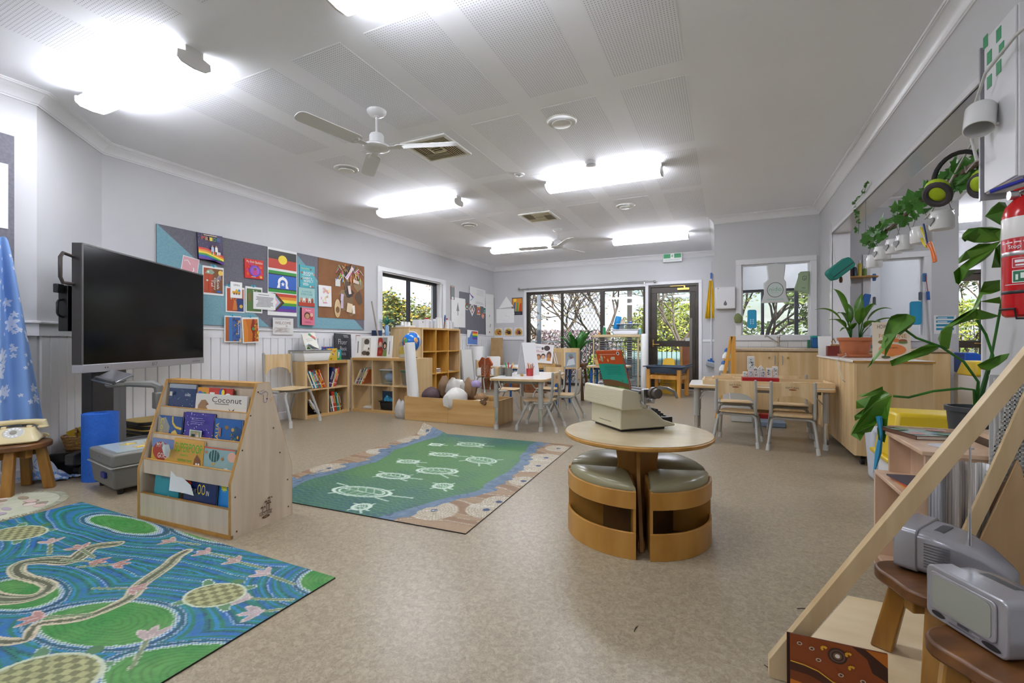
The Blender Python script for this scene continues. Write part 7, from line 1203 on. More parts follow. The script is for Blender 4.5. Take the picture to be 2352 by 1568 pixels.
for k,(x,y,w) in enumerate(((.62,4.9,.1),(.78,4.95,.06),(-.12,4.89,.06),(-.16,5.05,.1))): tag(build(M().box(-w/2,w/2,-.025,.025,0,.03),'wooden_block',BIRCHH,None,(x,y,.555),(0,0,.1*k),bev=.002),'plain wooden block on the tray, %s'%['right of the red box','far right end','front left','back left corner'][k],'block')
tag(build(M().tube([(.93,4.75,.55),(.98,4.72,.56),(.885,4.6,.64),(.872,4.75,.8),(.93,4.8,.83),(.99,5.0,.835),(1.0,5.2,.9)],.004,6),'white_cable',RUB),'thin white cable trailing from the island down to the table','cable')
# island top: plant, book, bits
def bleaf(p0,p1,p2,w,n=9,pet=.3):
    """petiole and lance blade along a bezier"""
    P=[Vector(p) for p in (p0,p1,p2)]; f=lambda t:P[0]*(1-t)**2+P[1]*2*t*(1-t)+P[2]*t*t
    st=M().tube([f(pet*i/4) for i in range(5)],.004,6); m=M(); vs=[]
    for i in range(n+1):
        t=pet+(1-pet)*i/n; p=f(t); d=(f(min(1,t+.02))-f(max(0,t-.02))).normalized(); s=d.cross(Vector((0,0,1))); s=s.normalized() if s.length>1e-3 else Vector((1,0,0)); u=s.cross(d).normalized(); k=i/n; wd=w*max(.03,math.sin(PI*(k**.8))); vs+=[p-s*wd+u*wd*.3,p,p+s*wd+u*wd*.3]
    m.add(vs,[(i*3+j,i*3+j+1,(i+1)*3+j+1,(i+1)*3+j) for i in range(n) for j in (0,1)]); return st,m
TC=mat('terracotta','#b3683f',.55)
PX,PY,PZ=1.075,5.1,.816
o=thing('potted_plant','broad-leaved plant in a terracotta pot on the island bench','plant',(PX,PY,PZ)); build(M().lathe([(0,0),(.115,0),(.13,.012),(.135,.028),(.125,.028),(.12,.016),(0,.016)],36),'saucer',TC,o); build(M().lathe([(0,.017),(.095,.017),(.125,.15),(.135,.152),(.14,.178),(.13,.18),(.12,.165),(0,.165)],40),'pot',TC,o); build(M().lathe([(0,.168),(.122,.166)],24),'soil',noisy('soil','#3a2c20','#241a12',ns=30,rough=.9),o)
for tx,tz,ty,r,w in ((.89,1.44,5.0,.12,.035),(.764,1.26,5.1,.16,.038),(.848,1.154,4.95,.12,.035),(1.34,1.251,5.1,.16,.04),(1.363,1.16,5.05,.12,.04),(1.136,1.40,5.15,.03,.04),(1.2,1.3,5.0,.1,.04),(.95,1.22,5.2,.16,.035),(1.22,1.12,4.9,.14,.04),(1.0,1.1,4.9,.14,.035),(.93,1.05,4.95,.14,.02),(1.1,1.26,4.95,.08,.04),(1.27,1.3,5.25,.14,.035),(1.02,1.33,5.2,.06,.035)):
    b0=(.03*(1 if tx>PX else -1),0,.16); tip=(tx-PX,ty-PY,tz-PZ); mid=(tip[0]*.42,tip[1]*.42,max(tip[2],.25)*.75+r); st,bl=bleaf(b0,mid,tip,w); q=solid(build(bl,'leaf',LEAF,o,ang=80)); build(st,'petiole',LEAFD,q)
tag(build(M().prism(rr(.42,.34,.02),0,.002),'red_mat',mat('mat_red','#a02c3c',.6),None,(1.12,5.12,.8152)) ,'dark red mat under the terracotta plant pot','mat') if 0 else None
def a_how(a): a.rect(0,0,1,1,'#d5c7b0').text('HOW',.14,.82,.4,.93,'#4a3a2a').text('YOUR',.4,.7,.68,.8,'#4a3a2a').text('FORTUNE',.18,.56,.9,.67,'#a8752a').poly(ellp(.52,.24,.36,.16,22),'#d07a3f').text('dawn',.38,.27,.66,.34,'#5a3422').ell(.25,.45,.1,.05,'#7a6a3a').ell(.62,.5,.1,.05,'#c8702f').ell(.8,.48,.11,.05,'#8a4a2a').ell(.8,.44,.12,.03,'#5f7a3a').ell(.35,.04,.12,.04,'#5a5a3a').ell(.5,.1,.1,.04,'#c8792f')
poster('recipe_card','tall cardboard picture board lettered HOW YOUR FORTUNE on the island','board',(1.255,4.78,.8155),RD(-6),.25,.31,a_how,.008,mat('card_beige','#cdbfa8',.6),lean=-8)
o=thing('tea_jar','dark red tea box with a white frame behind the plant pot','box',(.975,5.5,.8155)); build(M().box(-.05,.05,-.04,.04,0,.1),'box_body',mat('tea_red','#6e2318',.5),o,bev=.003); tag(build(M().box(-.06,.06,-.008,.0,0,.2),'photo_card',PAPER,None,(.93,5.6,.8155),(RD(-8),0,.1)),'white photo card standing left of the dark red tea box','card'); basket('small wicker basket at the back of the island, left of the plant',(1.06,5.55,.816),.3).scale=(.5,.5,1.1); o=thing('glue_bottle','small blue-capped bottle right of the terracotta pot','bottle',(1.235,5.02,.8155)); build(M().lathe([(0,0),(.02,0),(.02,.06),(.012,.07),(0,.07)],14),'bottle_body',mat('bottle_pale','#a9c4d8',.3),o); build(M().lathe([(.013,.07),(.014,.085),(.003,.12),(0,.12)],12),'bottle_cap',mat('cap_pink','#d0546a',.4),o)
# side room: shelf, bottles, tools, seat
o=thing('wall_shelf','wooden wall shelf with paint bottles in the side room','shelf',(1.50,YN-.09,1.745)); build(M().prism([(-.19,-.08),(.1,-.08),(.19,.0),(.19,.088),(-.19,.088)],0,.018,'xy'),'shelf_board',EDGE,o,bev=.003); build(M().prism([(0,0),(0,-.1),(.08,0)],-.1,-.085,'yz'),'bracket',WHITE,o)
for k,(x,c,h) in enumerate(((-.1,'#8f3a1f',.17),(-.05,'#5a1f22',.14),(.0,'#33404f',.15),(.05,'#c9b53a',.2),(.1,'#6f8a3a',.12))): o=thing('paint_bottle','%s paint bottle on the side-room wall shelf'%['orange-red','dark maroon','slate','yellow','olive'][k],'bottle',(1.45+x,YN-.1,1.7635)); build(M().lathe([(0,0),(.022,0),(.022,h*.7),(.01,h*.8),(0,h*.8)],14),'bottle_body',mat('pb%d'%k,c,.25),o); build(M().lathe([(0,h*.8),(.012,h*.8),(.01,h),(0,h)],10),'cap',WHITE,o)
for k,(x,z,w,h,c) in enumerate(((1.57,1.42,.07,.26,'#2a6fc0'),(1.66,1.46,.03,.1,'#55585c'),(1.66,1.75,.035,.09,'#3a6ab0'),(2.14,1.72,.04,.1,'#3a6a9a'),(2.10,1.5,.03,.1,'#55606a'))): tag(build(M().prism(rr(w,h,.012),-.02,-.002,'xz'),'hanging_cloth',mat('hc%d'%k,c,.5),None,(x,YN-.0225,z),(0,RD([12,0,0,0,0][k]),0),bev=.002),['bright blue glove hanging on the side-room wall','grey tag left of the side-room window','small blue card by the top of the side-room window','blue card at the top right of the side-room window','grey latch card at the right of the side-room window'][k],['glove','tag','card','card','card'][k])
for k,(x,c,c2,h) in enumerate(((1.62,'#8fc4d8','#2a9a6a',.24),(1.70,'#d9dde0','#d0404a',.22),(1.80,'#2a5fb8','#d0504a',.24),(1.9,'#5a8fc0','#4a4a9a',.2))): o=thing('spray_bottle','%s spray bottle on the side-room bench'%['pale blue','white','deep blue','blue-capped'][k],'bottle',(x,6.78,.8805)); build(M().lathe([(0,0),(.035,0),(.037,.02),(.035,h*.6),(.014,h*.78),(0,h*.78)],16),'bottle_body',mat('sb%d'%k,c,.25),o); build(M().box(-.012,.012,-.045,.02,h*.78,h*.95),'trigger_head',mat('st%d'%k,c2,.4),o,bev=.003)
o=thing('sponge_holder','bright blue holder on the side-room window, right of the bottles','holder',(2.06,YN-.012,1.16)); build(M().prism(rr(.11,.28,.025,5,0,.14),-.02,0,'xz'),'holder_body',MT['holder_blue'],o,bev=.004)
o=thing('wall_mop','white mop with a blue grip standing by the side-room wall end','mop',(2.20,YN-.05,.89),rot=(0,RD(-3),0)); build(M().cyl((0,0,0),(0,0,.62),.011,n=10),'handle',MT['handle_white'],o); build(M().cyl((0,0,.56),(0,0,.66),.016,n=10),'blue_grip',BLUEM,o); build(M().cyl((0,0,.66),(-.01,0,.86),.004,n=6),'red_cord',mat('cord_red','#a0484a',.6),o)
poster('wash_chart','blue and white hand-washing chart on the side-room wall','chart',(2.335,YN-.002,1.05),0,.2,.22,lambda a:[a.rect(.1,.8-.2*k,.9,.92-.2*k,'#2f8fb4') for k in range(4)]+[a.rect(.16,.825-.2*k,.6,.87-.2*k,'#dfe9ee') for k in range(2)]+[a.text('handwashing',.2,.94,.95,.99,'#5a5f66')])
o=thing('bin_blue','blue-backed white wheeled bin beside the side-room bench','bin',(2.42,6.6,0)); build(M().box(-.1,.12,-.14,.14,0,.62),'bin_body',WHITE,o,bev=.02); build(M().prism([(-.1,.62),(.12,.62),(.09,.78),(.0,.84),(-.1,.84)],-.13,.13,'xz'),'blue_hood',mat('hood_blue','#1d55b8',.4),o,bev=.01)
o=thing('yellow_tub','big yellow plastic tub upside down behind the low display shelf','tub',(1.05,3.35,0)); YT=mat('tub_yellow','#d8b91e',.35); build(M().add([(x*s,y*s,z) for z,s in ((.30,1.0),(.56,.82)) for x,y in ((-.22,-.16),(.22,-.16),(.22,.16),(-.22,.16))],[(3,2,1,0),(4,5,6,7),(0,1,5,4),(1,2,6,5),(2,3,7,6),(3,0,4,7)]),'tub_body',YT,o,bev=.02); build(M().box(-.235,.235,-.175,.175,.28,.305),'tub_rim',YT,o,bev=.008); build(M().box(-.2,.2,-.14,.14,0,.28),'white_stand',WHITE,o,bev=.008)
o=thing('storage_box','yellow-lidded box on a white stand beyond the island','box',(2.0,5.0,0)); build(M().box(-.2,.2,-.15,.15,0,.68),'white_stand',WHITE,o,bev=.01); build(M().add([(x*s,y*s,z) for z,s in ((.681,1.0),(.80,.85)) for x,y in ((-.21,-.16),(.21,-.16),(.21,.16),(-.21,.16))],[(3,2,1,0),(4,5,6,7),(0,1,5,4),(1,2,6,5),(2,3,7,6),(3,0,4,7)]),'lid_body',YT,o,bev=.015)
# pencil case, vine, garland with tins, ear muffs
o=thing('pencil_case','teal zipped pencil case hanging in the corner of the opening','pencil case',(1.045,5.56,1.69),rot=(0,RD(-38),RD(20))); build(M().prism(rr(.26,.12,.035),-.045,.045,'xz'),'case_body',mat('case_teal','#12786b',.7),o,bev=.012); build(M().box(-.12,.12,-.047,-.044,-.02,-.012),'zip',BLACK,o); build(M().tube([(0,0,.06),(.08,0,.2),(.22,0,.42)],.002,5),'hanging_string',RUB,o); lump('bead_keyring','small brown and amber bead keyring hanging under the pencil case','keyring',(1.055,5.56,1.58),(.02,.015,.035),'#5a3a22',41)
IVS=[]
for k in range(3):
    R=random.Random(50+k); lob=[(0,-.1),(.35,-.28),(.62,-.05),(.42,.22),(.62,.5),(.3,.52),(0,1.0),(-.3,.52),(-.62,.5),(-.42,.22),(-.62,-.05),(-.35,-.28)]; m=M(); vs=[(x,y,.12*abs(x)-.2*max(0,y-.2)**2*(1+.5*k)) for x,y in lob]+[(0,.15,0)]; m.add(vs,[(i,(i+1)%12,12) for i in range(12)]); me=m.mesh('leaf',True,80); me.materials.append(IVY); IVS.append(me)
G=thing('ivy_garland','artificial ivy garland on a branch slung along the opening','garland',(1.1,4.84,1.8)); bp=[(0,0,0),(.0,-.67,-.005),(-.01,-1.17,.02),(-.005,-1.6,.02),(0,-1.92,.02)]; build(M().tube(smooth_path3(bp) if 0 else bp,[.008,.012,.013,.015,.016],8),'branch',noisy('bark_grey','#6b5844','#4c3c2c',(1,6,1),8,.8),G)
R=random.Random(77)
for k in range(84):
    t=R.random()**.9; y=-1.95*t; s=R.uniform(.05,.085); o=bpy.data.objects.new('leaf',IVS[k%3]); COL.objects.link(o); o.parent=G; o.location=(R.uniform(-.05,.04),y,R.uniform(-.05,.07)); o.rotation_euler=(R.uniform(.7,2.3),R.uniform(-.6,.6),R.uniform(-2.6,-.4)); o.scale=(s,s,s)
build(M().tube([(-.02,-1.9,.12),(-.03,-1.7,.0),(-.02,-1.45,-.08),(-.01,-1.3,-.1)],.006,6),'white_cord',RUB,G); build(M().tube([(0,.02,0),(0,.02,.39)],.0015,4),'hanging_wire',DARKG,G)
CER=mat('white_ceramic','#dcdcda',.15); HEART=[(.016*math.sin(q)**3*1.0*1.6,.016*(.8125*math.cos(q)-.3125*math.cos(2*q)-.125*math.cos(3*q)-.0625*math.cos(4*q))*1.6) for q in [2*PI*i/20 for i in range(20)]]
for k,(y,z,r) in enumerate(((3.29,1.58,.055),(3.58,1.56,.055),(3.87,1.57,.05),(4.08,1.585,.05),(4.35,1.585,.052),(4.55,1.555,.052))):
    o=thing('hanging_lantern','white ceramic lantern cup hung on the ivy branch, %s one'%['nearest','second nearest','third','fourth','fifth','farthest'][k],'lantern',(1.085,y,z),0,'lantern cups on the ivy branch'); q=build(M().lathe([(0,0),(r*.9,0),(r,.012),(r,.075),(r*.86,.092),(r*.9,.1),(r*.84,.1),(r*.8,.09),(r*.92,.07),(r*.9,.01),(0,.008)],28),'cup',CER,o); hp=build(M().prism(HEART,-r*.1,.003,'xz',mx=Matrix.Translation((0,0,.045))),'heart_opening',mat('heart_shadow','#8d8d8b',.6),o,(-r*.95,-r*.32,0),(0,0,-R90*.8)) if k%2==0 or k==3 else None; build(M().tube([(-r*.8,0,.095),(-r*.3,0,.19),(0,0,.23),(r*.3,0,.19),(r*.8,0,.095)],.0015,5),'wire_handle',DARKG,o)
o=thing('craft_loops','yellow and orange pipe-cleaner loops dangling from a lantern cup','craft',(1.07,3.5,1.6))
for c,p in (('#d9c61e',[(0,.06,.02),(0,.04,.05),(0,-.01,.0),(0,-.05,-.06),(0,-.045,-.085),(0,-.01,-.06),(0,.05,0)]),('#e0701e',[(0,-.06,-.07),(0,-.11,-.07),(0,-.13,-.1),(0,-.17,-.16),(0,-.18,-.19),(0,-.15,-.19),(0,-.12,-.12)])): build(M(H(c)).tube(p,.006,6,closed=True),'loop',VC,o)
build(M(H('#33406a')).tube([(0,.0,.06),(0,-.03,.0),(0,-.06,-.08)],.006,6),'bead_string',VC,o)
V=thing('trailing_vine','thin trailing vine hanging from the header of the opening','vine',(1.08,4.72,2.285)); vp=[(0,0,0),(0,.12,-.04),(0,.40,-.05),(0,.35,-.12),(0,.27,-.2),(0,.28,-.3),(0,.30,-.357)]; build(M().tube(vp,.002,5),'stem',LEAFD,V)
for k in range(46):
    t=R.random()*5.99; i=int(t); f=t-i; p=Vector(vp[i])*(1-f)+Vector(vp[i+1])*f; o=bpy.data.objects.new('leaf',IVS[k%3]); COL.objects.link(o); o.parent=V; o.location=p+Vector((R.uniform(-.02,.0),R.uniform(-.02,.02),R.uniform(-.015,.015))); o.rotation_euler=(R.uniform(.7,2.3),R.uniform(-.6,.6),R.uniform(-2.6,-.4)); o.scale=(.022,)*3
E_=thing('ear_muffs','black and lime green ear muffs hung on the branch end','ear muffs',(1.03,2.93,1.70),RD(-35)); LM=mat('lime_plastic','#a9c41e',.35)
build(M().tube([(.095*math.cos(q),0,.06+.12*math.sin(q)) for q in [PI*i/12 for i in range(13)]],.011,8),'headband',BLACK,E_)
for s in (-1,1): 
    mx=Matrix.Translation((.08*s,-.0,.0))@Matrix.Rotation(RD(35*s+20),4,'Y')@Matrix.Rotation(RD(-50),4,'X'); build(M().sph((0,0,.02),(.05,.062,.032),18,mx=mx),'ear_cup',LM,E_); build(M().tube([tuple(mx@Vector((.043*math.cos(q),.055*math.sin(q),-.006))) for q in [2*PI*i/20 for i in range(20)]],.015,8,closed=True),'cushion_ring',mat('foam_dark','#3f3a3c',.7),E_)
# cabinet, mug, cable, fire extinguisher on the near right wall
T=thing('first_aid_cabinet','tall white wall cabinet with green symbols at the top right edge','cabinet',(XR-.001,2.31,1.57)); build(M().box(-.12,0,0,.235,0,.64),'cabinet_body',WHITE,T,bev=.003); build(M().box(-.127,-.12,.004,.231,.004,.636),'door',mat('cabinet_door','#cfcfd0',.35),T,bev=.003); build(M().box(-.132,-.05,.25,.262,-.02,.62),'edge_channel',SILVER,T,bev=.001)
m=M(); GN=H('#1f8a55')
for y,z in ((.17,.52),(.17,.42),(.10,.57),(.08,.50),(.10,.44),(.2,.6)): m.box(-.1285,-.1275,y,y+.035,z,z+.05,GN)
tag(build(m,'green_symbols',VC,T),kind='stuff')
o=thing('hanging_mug','white mug hanging upside down by a cable on the cabinet','mug',(.91,2.42,1.80),rot=(RD(160),RD(12),0)); build(M().lathe([(0,-.11),(.042,-.11),(.048,-.1),(.048,0),(.044,0),(.043,-.1),(0,-.104)],28),'mug_body',CER,o); build(M().tube([(.046,0,-.025),(.075,0,-.035),(.08,0,-.06),(.046,0,-.085)],.007,8),'mug_handle',CER,o)
tag(build(M().tube([(.96,2.0,2.05),(.945,2.25,2.06),(.93,2.42,2.02),(.925,2.52,1.9),(.93,2.53,1.8),(.935,2.5,1.7)],.006,8),'hanging_cable',RUB),'white cable looping around the hanging mug','cable'); tag(build(M().tube([(.94,2.53,1.7),(1.0,2.75,1.9),(1.03,2.9,1.84)] if 0 else [(.93,2.50,1.70),(.98,2.72,1.72),(1.04,2.9,1.80)],.003,5),'bead_chain',STEEL),'thin bead chain between the mug and the branch','chain')
T=thing('fire_extinguisher','red and white fire extinguisher on the wall at the right edge','fire extinguisher',(1.01,2.33,1.05)); RED=mat('extinguisher_red','#c01418',.2)
build(M().lathe([(0,0),(.055,0),(.064,.008),(.066,.02),(.066,.375),(.058,.41),(.035,.44),(.018,.45),(.018,.46),(0,.46)],40),'cylinder',RED,T); build(M().lathe([(.0663,.29),(.0668,.292),(.0668,.365),(.0663,.367)],40),'white_band',LAM,T); build(M().lathe([(.0663,.225),(.0668,.226),(.0668,.24),(.0663,.241)],40),'clamp_band',STEEL,T); build(M().lathe([(.0663,.085),(.0668,.086),(.0668,.096),(.0663,.097)],40),'dark_band',BLACK,T)
def curved(u0,v0,u1,v1,c,k=0,seg=4): 
    m=M(); A0=RD(196)
    P=lambda u,v:((.0672+k*.0004)*math.cos(A0+u/.0672),(.0672+k*.0004)*math.sin(A0+u/.0672),v)
    for i in range(seg): a=u0+(u1-u0)*i/seg;b=u0+(u1-u0)*(i+1)/seg; m.add([P(a,v0),P(b,v0),P(b,v1),P(a,v1)],[(0,1,2,3)],H(c))
    return m
lb=M()
def lab(*q,**k): g=curved(*q,**k); lb.add(g.v,g.f); lb.c[-len(g.f):]=g.c
for u0,v0,u1,v1,c,k in ((-.02,.272,.09,.276,'#f2e9ea',0),(-.02,.285,.09,.288,'#c01418',1),(.02,.125,.06,.17,'#e9f0ea',0),(.023,.128,.057,.167,'#1f6f4a',1),(.03,.135,.037,.155,'#e9f0ea',2),(.043,.14,.052,.16,'#e9f0ea',2),(.02,.18,.065,.215,'#e9d0d0',0),(.022,.182,.063,.213,'#b8242a',1),(.028,.198,.055,.208,'#eee',2),(.03,.186,.055,.192,'#eee',2),(-.005,.118,.07,.12,'#eee',0)): lab(u0,v0,u1,v1,c,k=k)
vv,ff=textgeo('Stop'); lb.add([((.0676)*math.cos(RD(196)+(.008+a*.036)/.0676),.0676*math.sin(RD(196)+(.008+a*.036)/.0676),.246+b*.02) for a,b in vv],ff,H('#f2eeee')); tag(build(lb,'label_print',VC,T,smooth=False),kind='stuff')
build(M().cyl((-.015,0,.45),(.03,0,.47),.016,n=14).cyl((-.05,-.0,.455),(-.028,0,.455),.017,n=16),'gauge_valve',STEEL,T); build(M().obox((.02,0,.485),(.12,.02,.008),(0,RD(-14),0)),'lever',RED,T,bev=.002); build(M().obox((-.03,-.0,.50),(.14,.025,.012),(0,RD(-15),RD(-20))),'blue_tag',mat('tag_blue','#1522a0',.4),T,bev=.003); build(M().tube([(.0,0,.5),(-.02,.01,.56),(-.01,.01,.62)],.003,5),'blue_tie',MT['tag_blue'],T)
build(M().tube([(-.075,-.02,.03),(-.072,.03,.03),(0,.075,.03),(.08,.05,.03)],.004,6).tube([(-.075,-.02,.03),(-.06,-.05,-.008),(0,-.06,-.008),(.09,-.03,-.008)],.004,6) if 0 else M().tube([(.088,.06,.03),(0,.072,.03),(-.074,.0,.03),(-.055,-.05,.03),(-.05,-.05,-.006),(.0,-.06,-.006),(.088,-.04,-.006)],.004,6),'wall_bracket',BLACK,T)
# ---------------------------------------------------------------- monstera, low display shelf, A-frame, stools and little televisions
T=thing('monstera_plant','large-leaved monstera leaning out over the low display shelf','plant',(.97,2.62,0)); build(M().lathe([(0,.45),(.07,.45),(.088,.66),(.095,.66),(.095,.68),(.084,.68),(.08,.65),(0,.65)],28),'pot',mat('pot_dark','#3d3f42',.5),T); build(M().box(-.09,.09,-.09,.09,0,.45),'stand',DARKW,T,bev=.01)
for P in MLEAF:
    n=len(P); c=[sum(p[i] for p in P)/n for i in range(3)]; c[1]-=.02; m=M(); tri=[(i,(i+1)%n,n) for i in range(n)]; base=Vector(P[0]); m.prism([(p[0]-.97,p[2]) for p in P],-.001,.001,'xz') ; 
    for i,p in enumerate(P): m.v[i]=(m.v[i][0],p[1]-2.62-.001,m.v[i][2]); m.v[n+i]=(m.v[n+i][0],p[1]-2.62+.001,m.v[n+i][2])
    build(m,'leaf',LEAF,T,smooth=False)
for S_ in ([(.706,2.5,1.008),(.74,2.5,.976),(.822,2.5,.938),(.901,2.52,.876),(.965,2.57,.79),(.97,2.6,.66)],[(.664,2.5,.722),(.72,2.52,.717),(.805,2.53,.747),(.903,2.55,.762),(.955,2.58,.755),(.97,2.6,.66)],[(.965,2.58,1.05),(1.0,2.6,.99),(1.03,2.62,.9),(.98,2.62,.66)],[(1.05,2.58,1.36),(1.06,2.6,1.2),(1.03,2.63,.9),(.98,2.63,.66)]): build(M().tube([(x-.97,y-2.62,z) for x,y,z in S_],[.005]*(len(S_)-1)+[.009],8),'stem',LEAFD,T)
build(M(H('#2f8fb8')).tube([(-.36,-.13,.63),(-.35,-.12,.56),(-.36,-.12,.47),(-.375,-.12,.38)],[.012,.008,.012,.003],6),'blue_ribbon',VC,T)
T=thing('display_shelf','low stepped pinkish wooden display shelf beside the A-frame','shelf',(.585,2.06,0)); PK=noisy('pink_birch','#cdb094','#bc9c7e',(1,1,.1),14,.45)
build(M().box(0,.275,.0,.016,0,.405),'near_end',PK,T,bev=.002); build(M().box(0,.275,.384,.40,0,.405),'far_end',PK,T,bev=.002); build(M().box(.0,.275,.016,.384,.39,.405),'lower_shelf',PK,T,bev=.002); build(M().box(.01,.275,.016,.384,.03,.045),'floor_board',PK,T); build(M().box(.05,.275,.0,.016,.405,.56),'upper_near_end',PK,T); build(M().box(.05,.275,.384,.40,.405,.56),'upper_far_end',PK,T); build(M().box(.04,.28,-.005,.405,.56,.576),'top_board',PK,T,bev=.002); build(M().box(.26,.275,.016,.384,.03,.56),'back_panel',PK,T); build(M().box(.05,.28,.395,.405,.576,.60),'top_lip',PK,T); build(M().box(.12,.13,.016,.384,.405,.56),'upper_divider',PK,T)
book('glossy painted board book lying on top of the low display shelf',(.755,2.30,.5765),0,.17,.2,.016,H('#6a4a3a'),lambda a:a.rect(0,0,1,1,'#8fa39a').scatter(20,['#5f8f6a','#b5a9a0','#c98a80','#6a8fa8'],9,(.05,.16)),rot=(RD(-90),0,.3)) ; tag(build(M(H('#b9bcc0')).box(-.05,.05,-.035,.035,0,.006),'photo_tile',VC,None,(.74,2.17,.5765),(0,0,.4)),'small pale picture tile at the near end of the low display shelf','tile')
for k,c in enumerate(('#c4832f','#b0402c','#4a4a55')): tag(build(M(H(c)).box(-.05,.05,-.1,.1,0,.006),'story_mat',VC,None,(.66,2.25-.012*k,.4055+.0065*k),(0,0,.1*k)),'%s mat in the small pile on the lower step of the display shelf'%['ochre lowest','red middle','grey top'][k],'mat')
o=thing('storage_tub','white plastic tub standing left of the low display shelf','tub',(1.01,3.95,0)); build(M().add([(x*s,y*s,z) for z,s in ((0,.8),(.36,1)) for x,y in ((-.11,-.09),(.11,-.09),(.11,.09),(-.11,.09))],[(3,2,1,0),(4,5,6,7),(0,1,5,4),(1,2,6,5),(2,3,7,6),(3,0,4,7)]),'tub_body',mat('tub_cool','#c4c9d4',.4),o,bev=.02)
T=thing('wooden_a_frame','leaning pale timber A-frame with plywood base in the near right corner','frame',(.113,1.49,0)); AF=noisy('pale_pine','#cdb68f','#b99f75',(1,1,.15),14,.5)
def beam(p,q,w,y0,y1,n,z0=None): 
    d=Vector((q[0]-p[0],q[1]-p[1])).normalized(); nx,nz=d.y*w,-d.x*w; build(M().prism([p,(p[0]+nx,p[1]+nz),(q[0]+nx,q[1]+nz),q],y0,y1,'xz'),n,AF,T,bev=.001)
build(M().prism([(0,0),(0,.05),(.566,.994),(.606,.994),(.045,.05),(.045,0)],0,.03,'xz'),'front_beam',AF,T,bev=.001); build(M().prism([(.585,.994),(.625,.994),(.965,.05),(.92,.05)],0,.03,'xz'),'right_beam',AF,T,bev=.001)
build(M().box(.045,.95,.0,.03,0,.04),'front_rail',AF,T); build(M().prism([(.05,.03),(.95,.03),(.95,.53),(.29,.53)],0,.035),'base_panel',PLY,T); 
build(M().prism([(.60,.31),(.635,.31),(.80,.87),(.80,.72),(.78,.66),(.775,.65)],.52,.54,'xz') if 0 else M().prism([(.60,.315),(.63,.30),(.775,.72),(.765,.83)],.52,.535,'xz'),'rear_beam',AF,T,bev=.001); build(M().prism([(.64,.29),(.735,.58),(.745,.55),(.75,.5),(.76,.46),(.765,.36),(.765,.24),(.75,.16),(.70,.175)],.515,.528,'xz'),'rear_board',noisy('knot_ply','#bb9c74','#a5855c',(1,1,.1),9,.5),T)
m=M()
for k in range(26): z=.5+k*.014; m.box(.665+(z-.5)*.22,.80,.545,.548,z,z+.005)
for k in range(11): x=.69+k*.012; m.box(x,x+.004,.545,.548,.52,.84)
tag(build(m,'woven_mesh',mat('mesh_white','#c9cac6',.6),T),kind='stuff'); build(M().box(.68,.80,.549,.552,.52,.85),'mesh_backing',mat('mesh_back','#b5b6b2',.7),T)
def wavy(n,x0,x1,z0,z1,y,cols,label):
    m=M(); k=24; 
    for i in range(k):
        a=x0+(x1-x0)*i/k; b=x0+(x1-x0)*(i+1)/k; f=lambda x,z:y+.01*math.sin((x-x0)*140+z*3); m.add([(a,f(a,z0),z0),(b,f(b,z0),z0),(b,f(b,.35),.35),(a,f(a,.35),.35),(a,f(a,z1),z1),(b,f(b,z1),z1)],[(0,1,2,3),(3,2,5,4)],H(cols[int(i/k*len(cols))]))
    solid(tag(build(m,n,VCF,None),label,'curtain'),.003)
wavy('hanging_cloth',.64,.79,.12,.555,2.035,['#8b8a8d','#8b8a8d','#948c86','#a59d96','#948c86','#d3d2d0','#dadad8'],'grey and white striped cloth hanging at the near end of the display shelf')
T=thing('cubby_unit','dark wooden cubby with red and black bags at the right edge','shelf',(.875,2.06,0)); 
for z in (0,.2,.40,.6): build(M().box(0,.2,0,.34,z,z+.016),'shelf_board',PK,T)
for x in (0,.185): build(M().box(x,x+.015,.002,.34,.016,.6),'side_panel',noisy('dark_back','#5b422c','#4a3522',ns=6,rough=.6),T)
build(M().box(.015,.185,.325,.34,.016,.6),'back_panel',MT['dark_back'],T)
lump('red_bag','red bag in the top cubby at the right edge','bag',(.965,2.15,.47),(.07,.07,.06),'#a8222a',61); lump('black_bag','black bag hanging in the middle cubby at the right edge','bag',(.955,2.15,.28),(.06,.07,.07),'#1c2030',62); lump('plum_bag','dark plum cloth in the lowest cubby at the right edge','cloth',(.965,2.16,.06),(.07,.08,.05),'#3c2a38',63)
stool('wooden_stool','scalloped worn wooden stool on the A-frame base under the rear silver television',.555,1.675,.255,.135,RD(20),seat='s').location.z=.0355; stool('wooden_stool','nearest scalloped worn wooden stool under the front silver television',.56,1.345,.29,.13,RD(35),seat='s',splay=.02)
SV=mat('tv_silver','#a3a3a8',.25,.45)
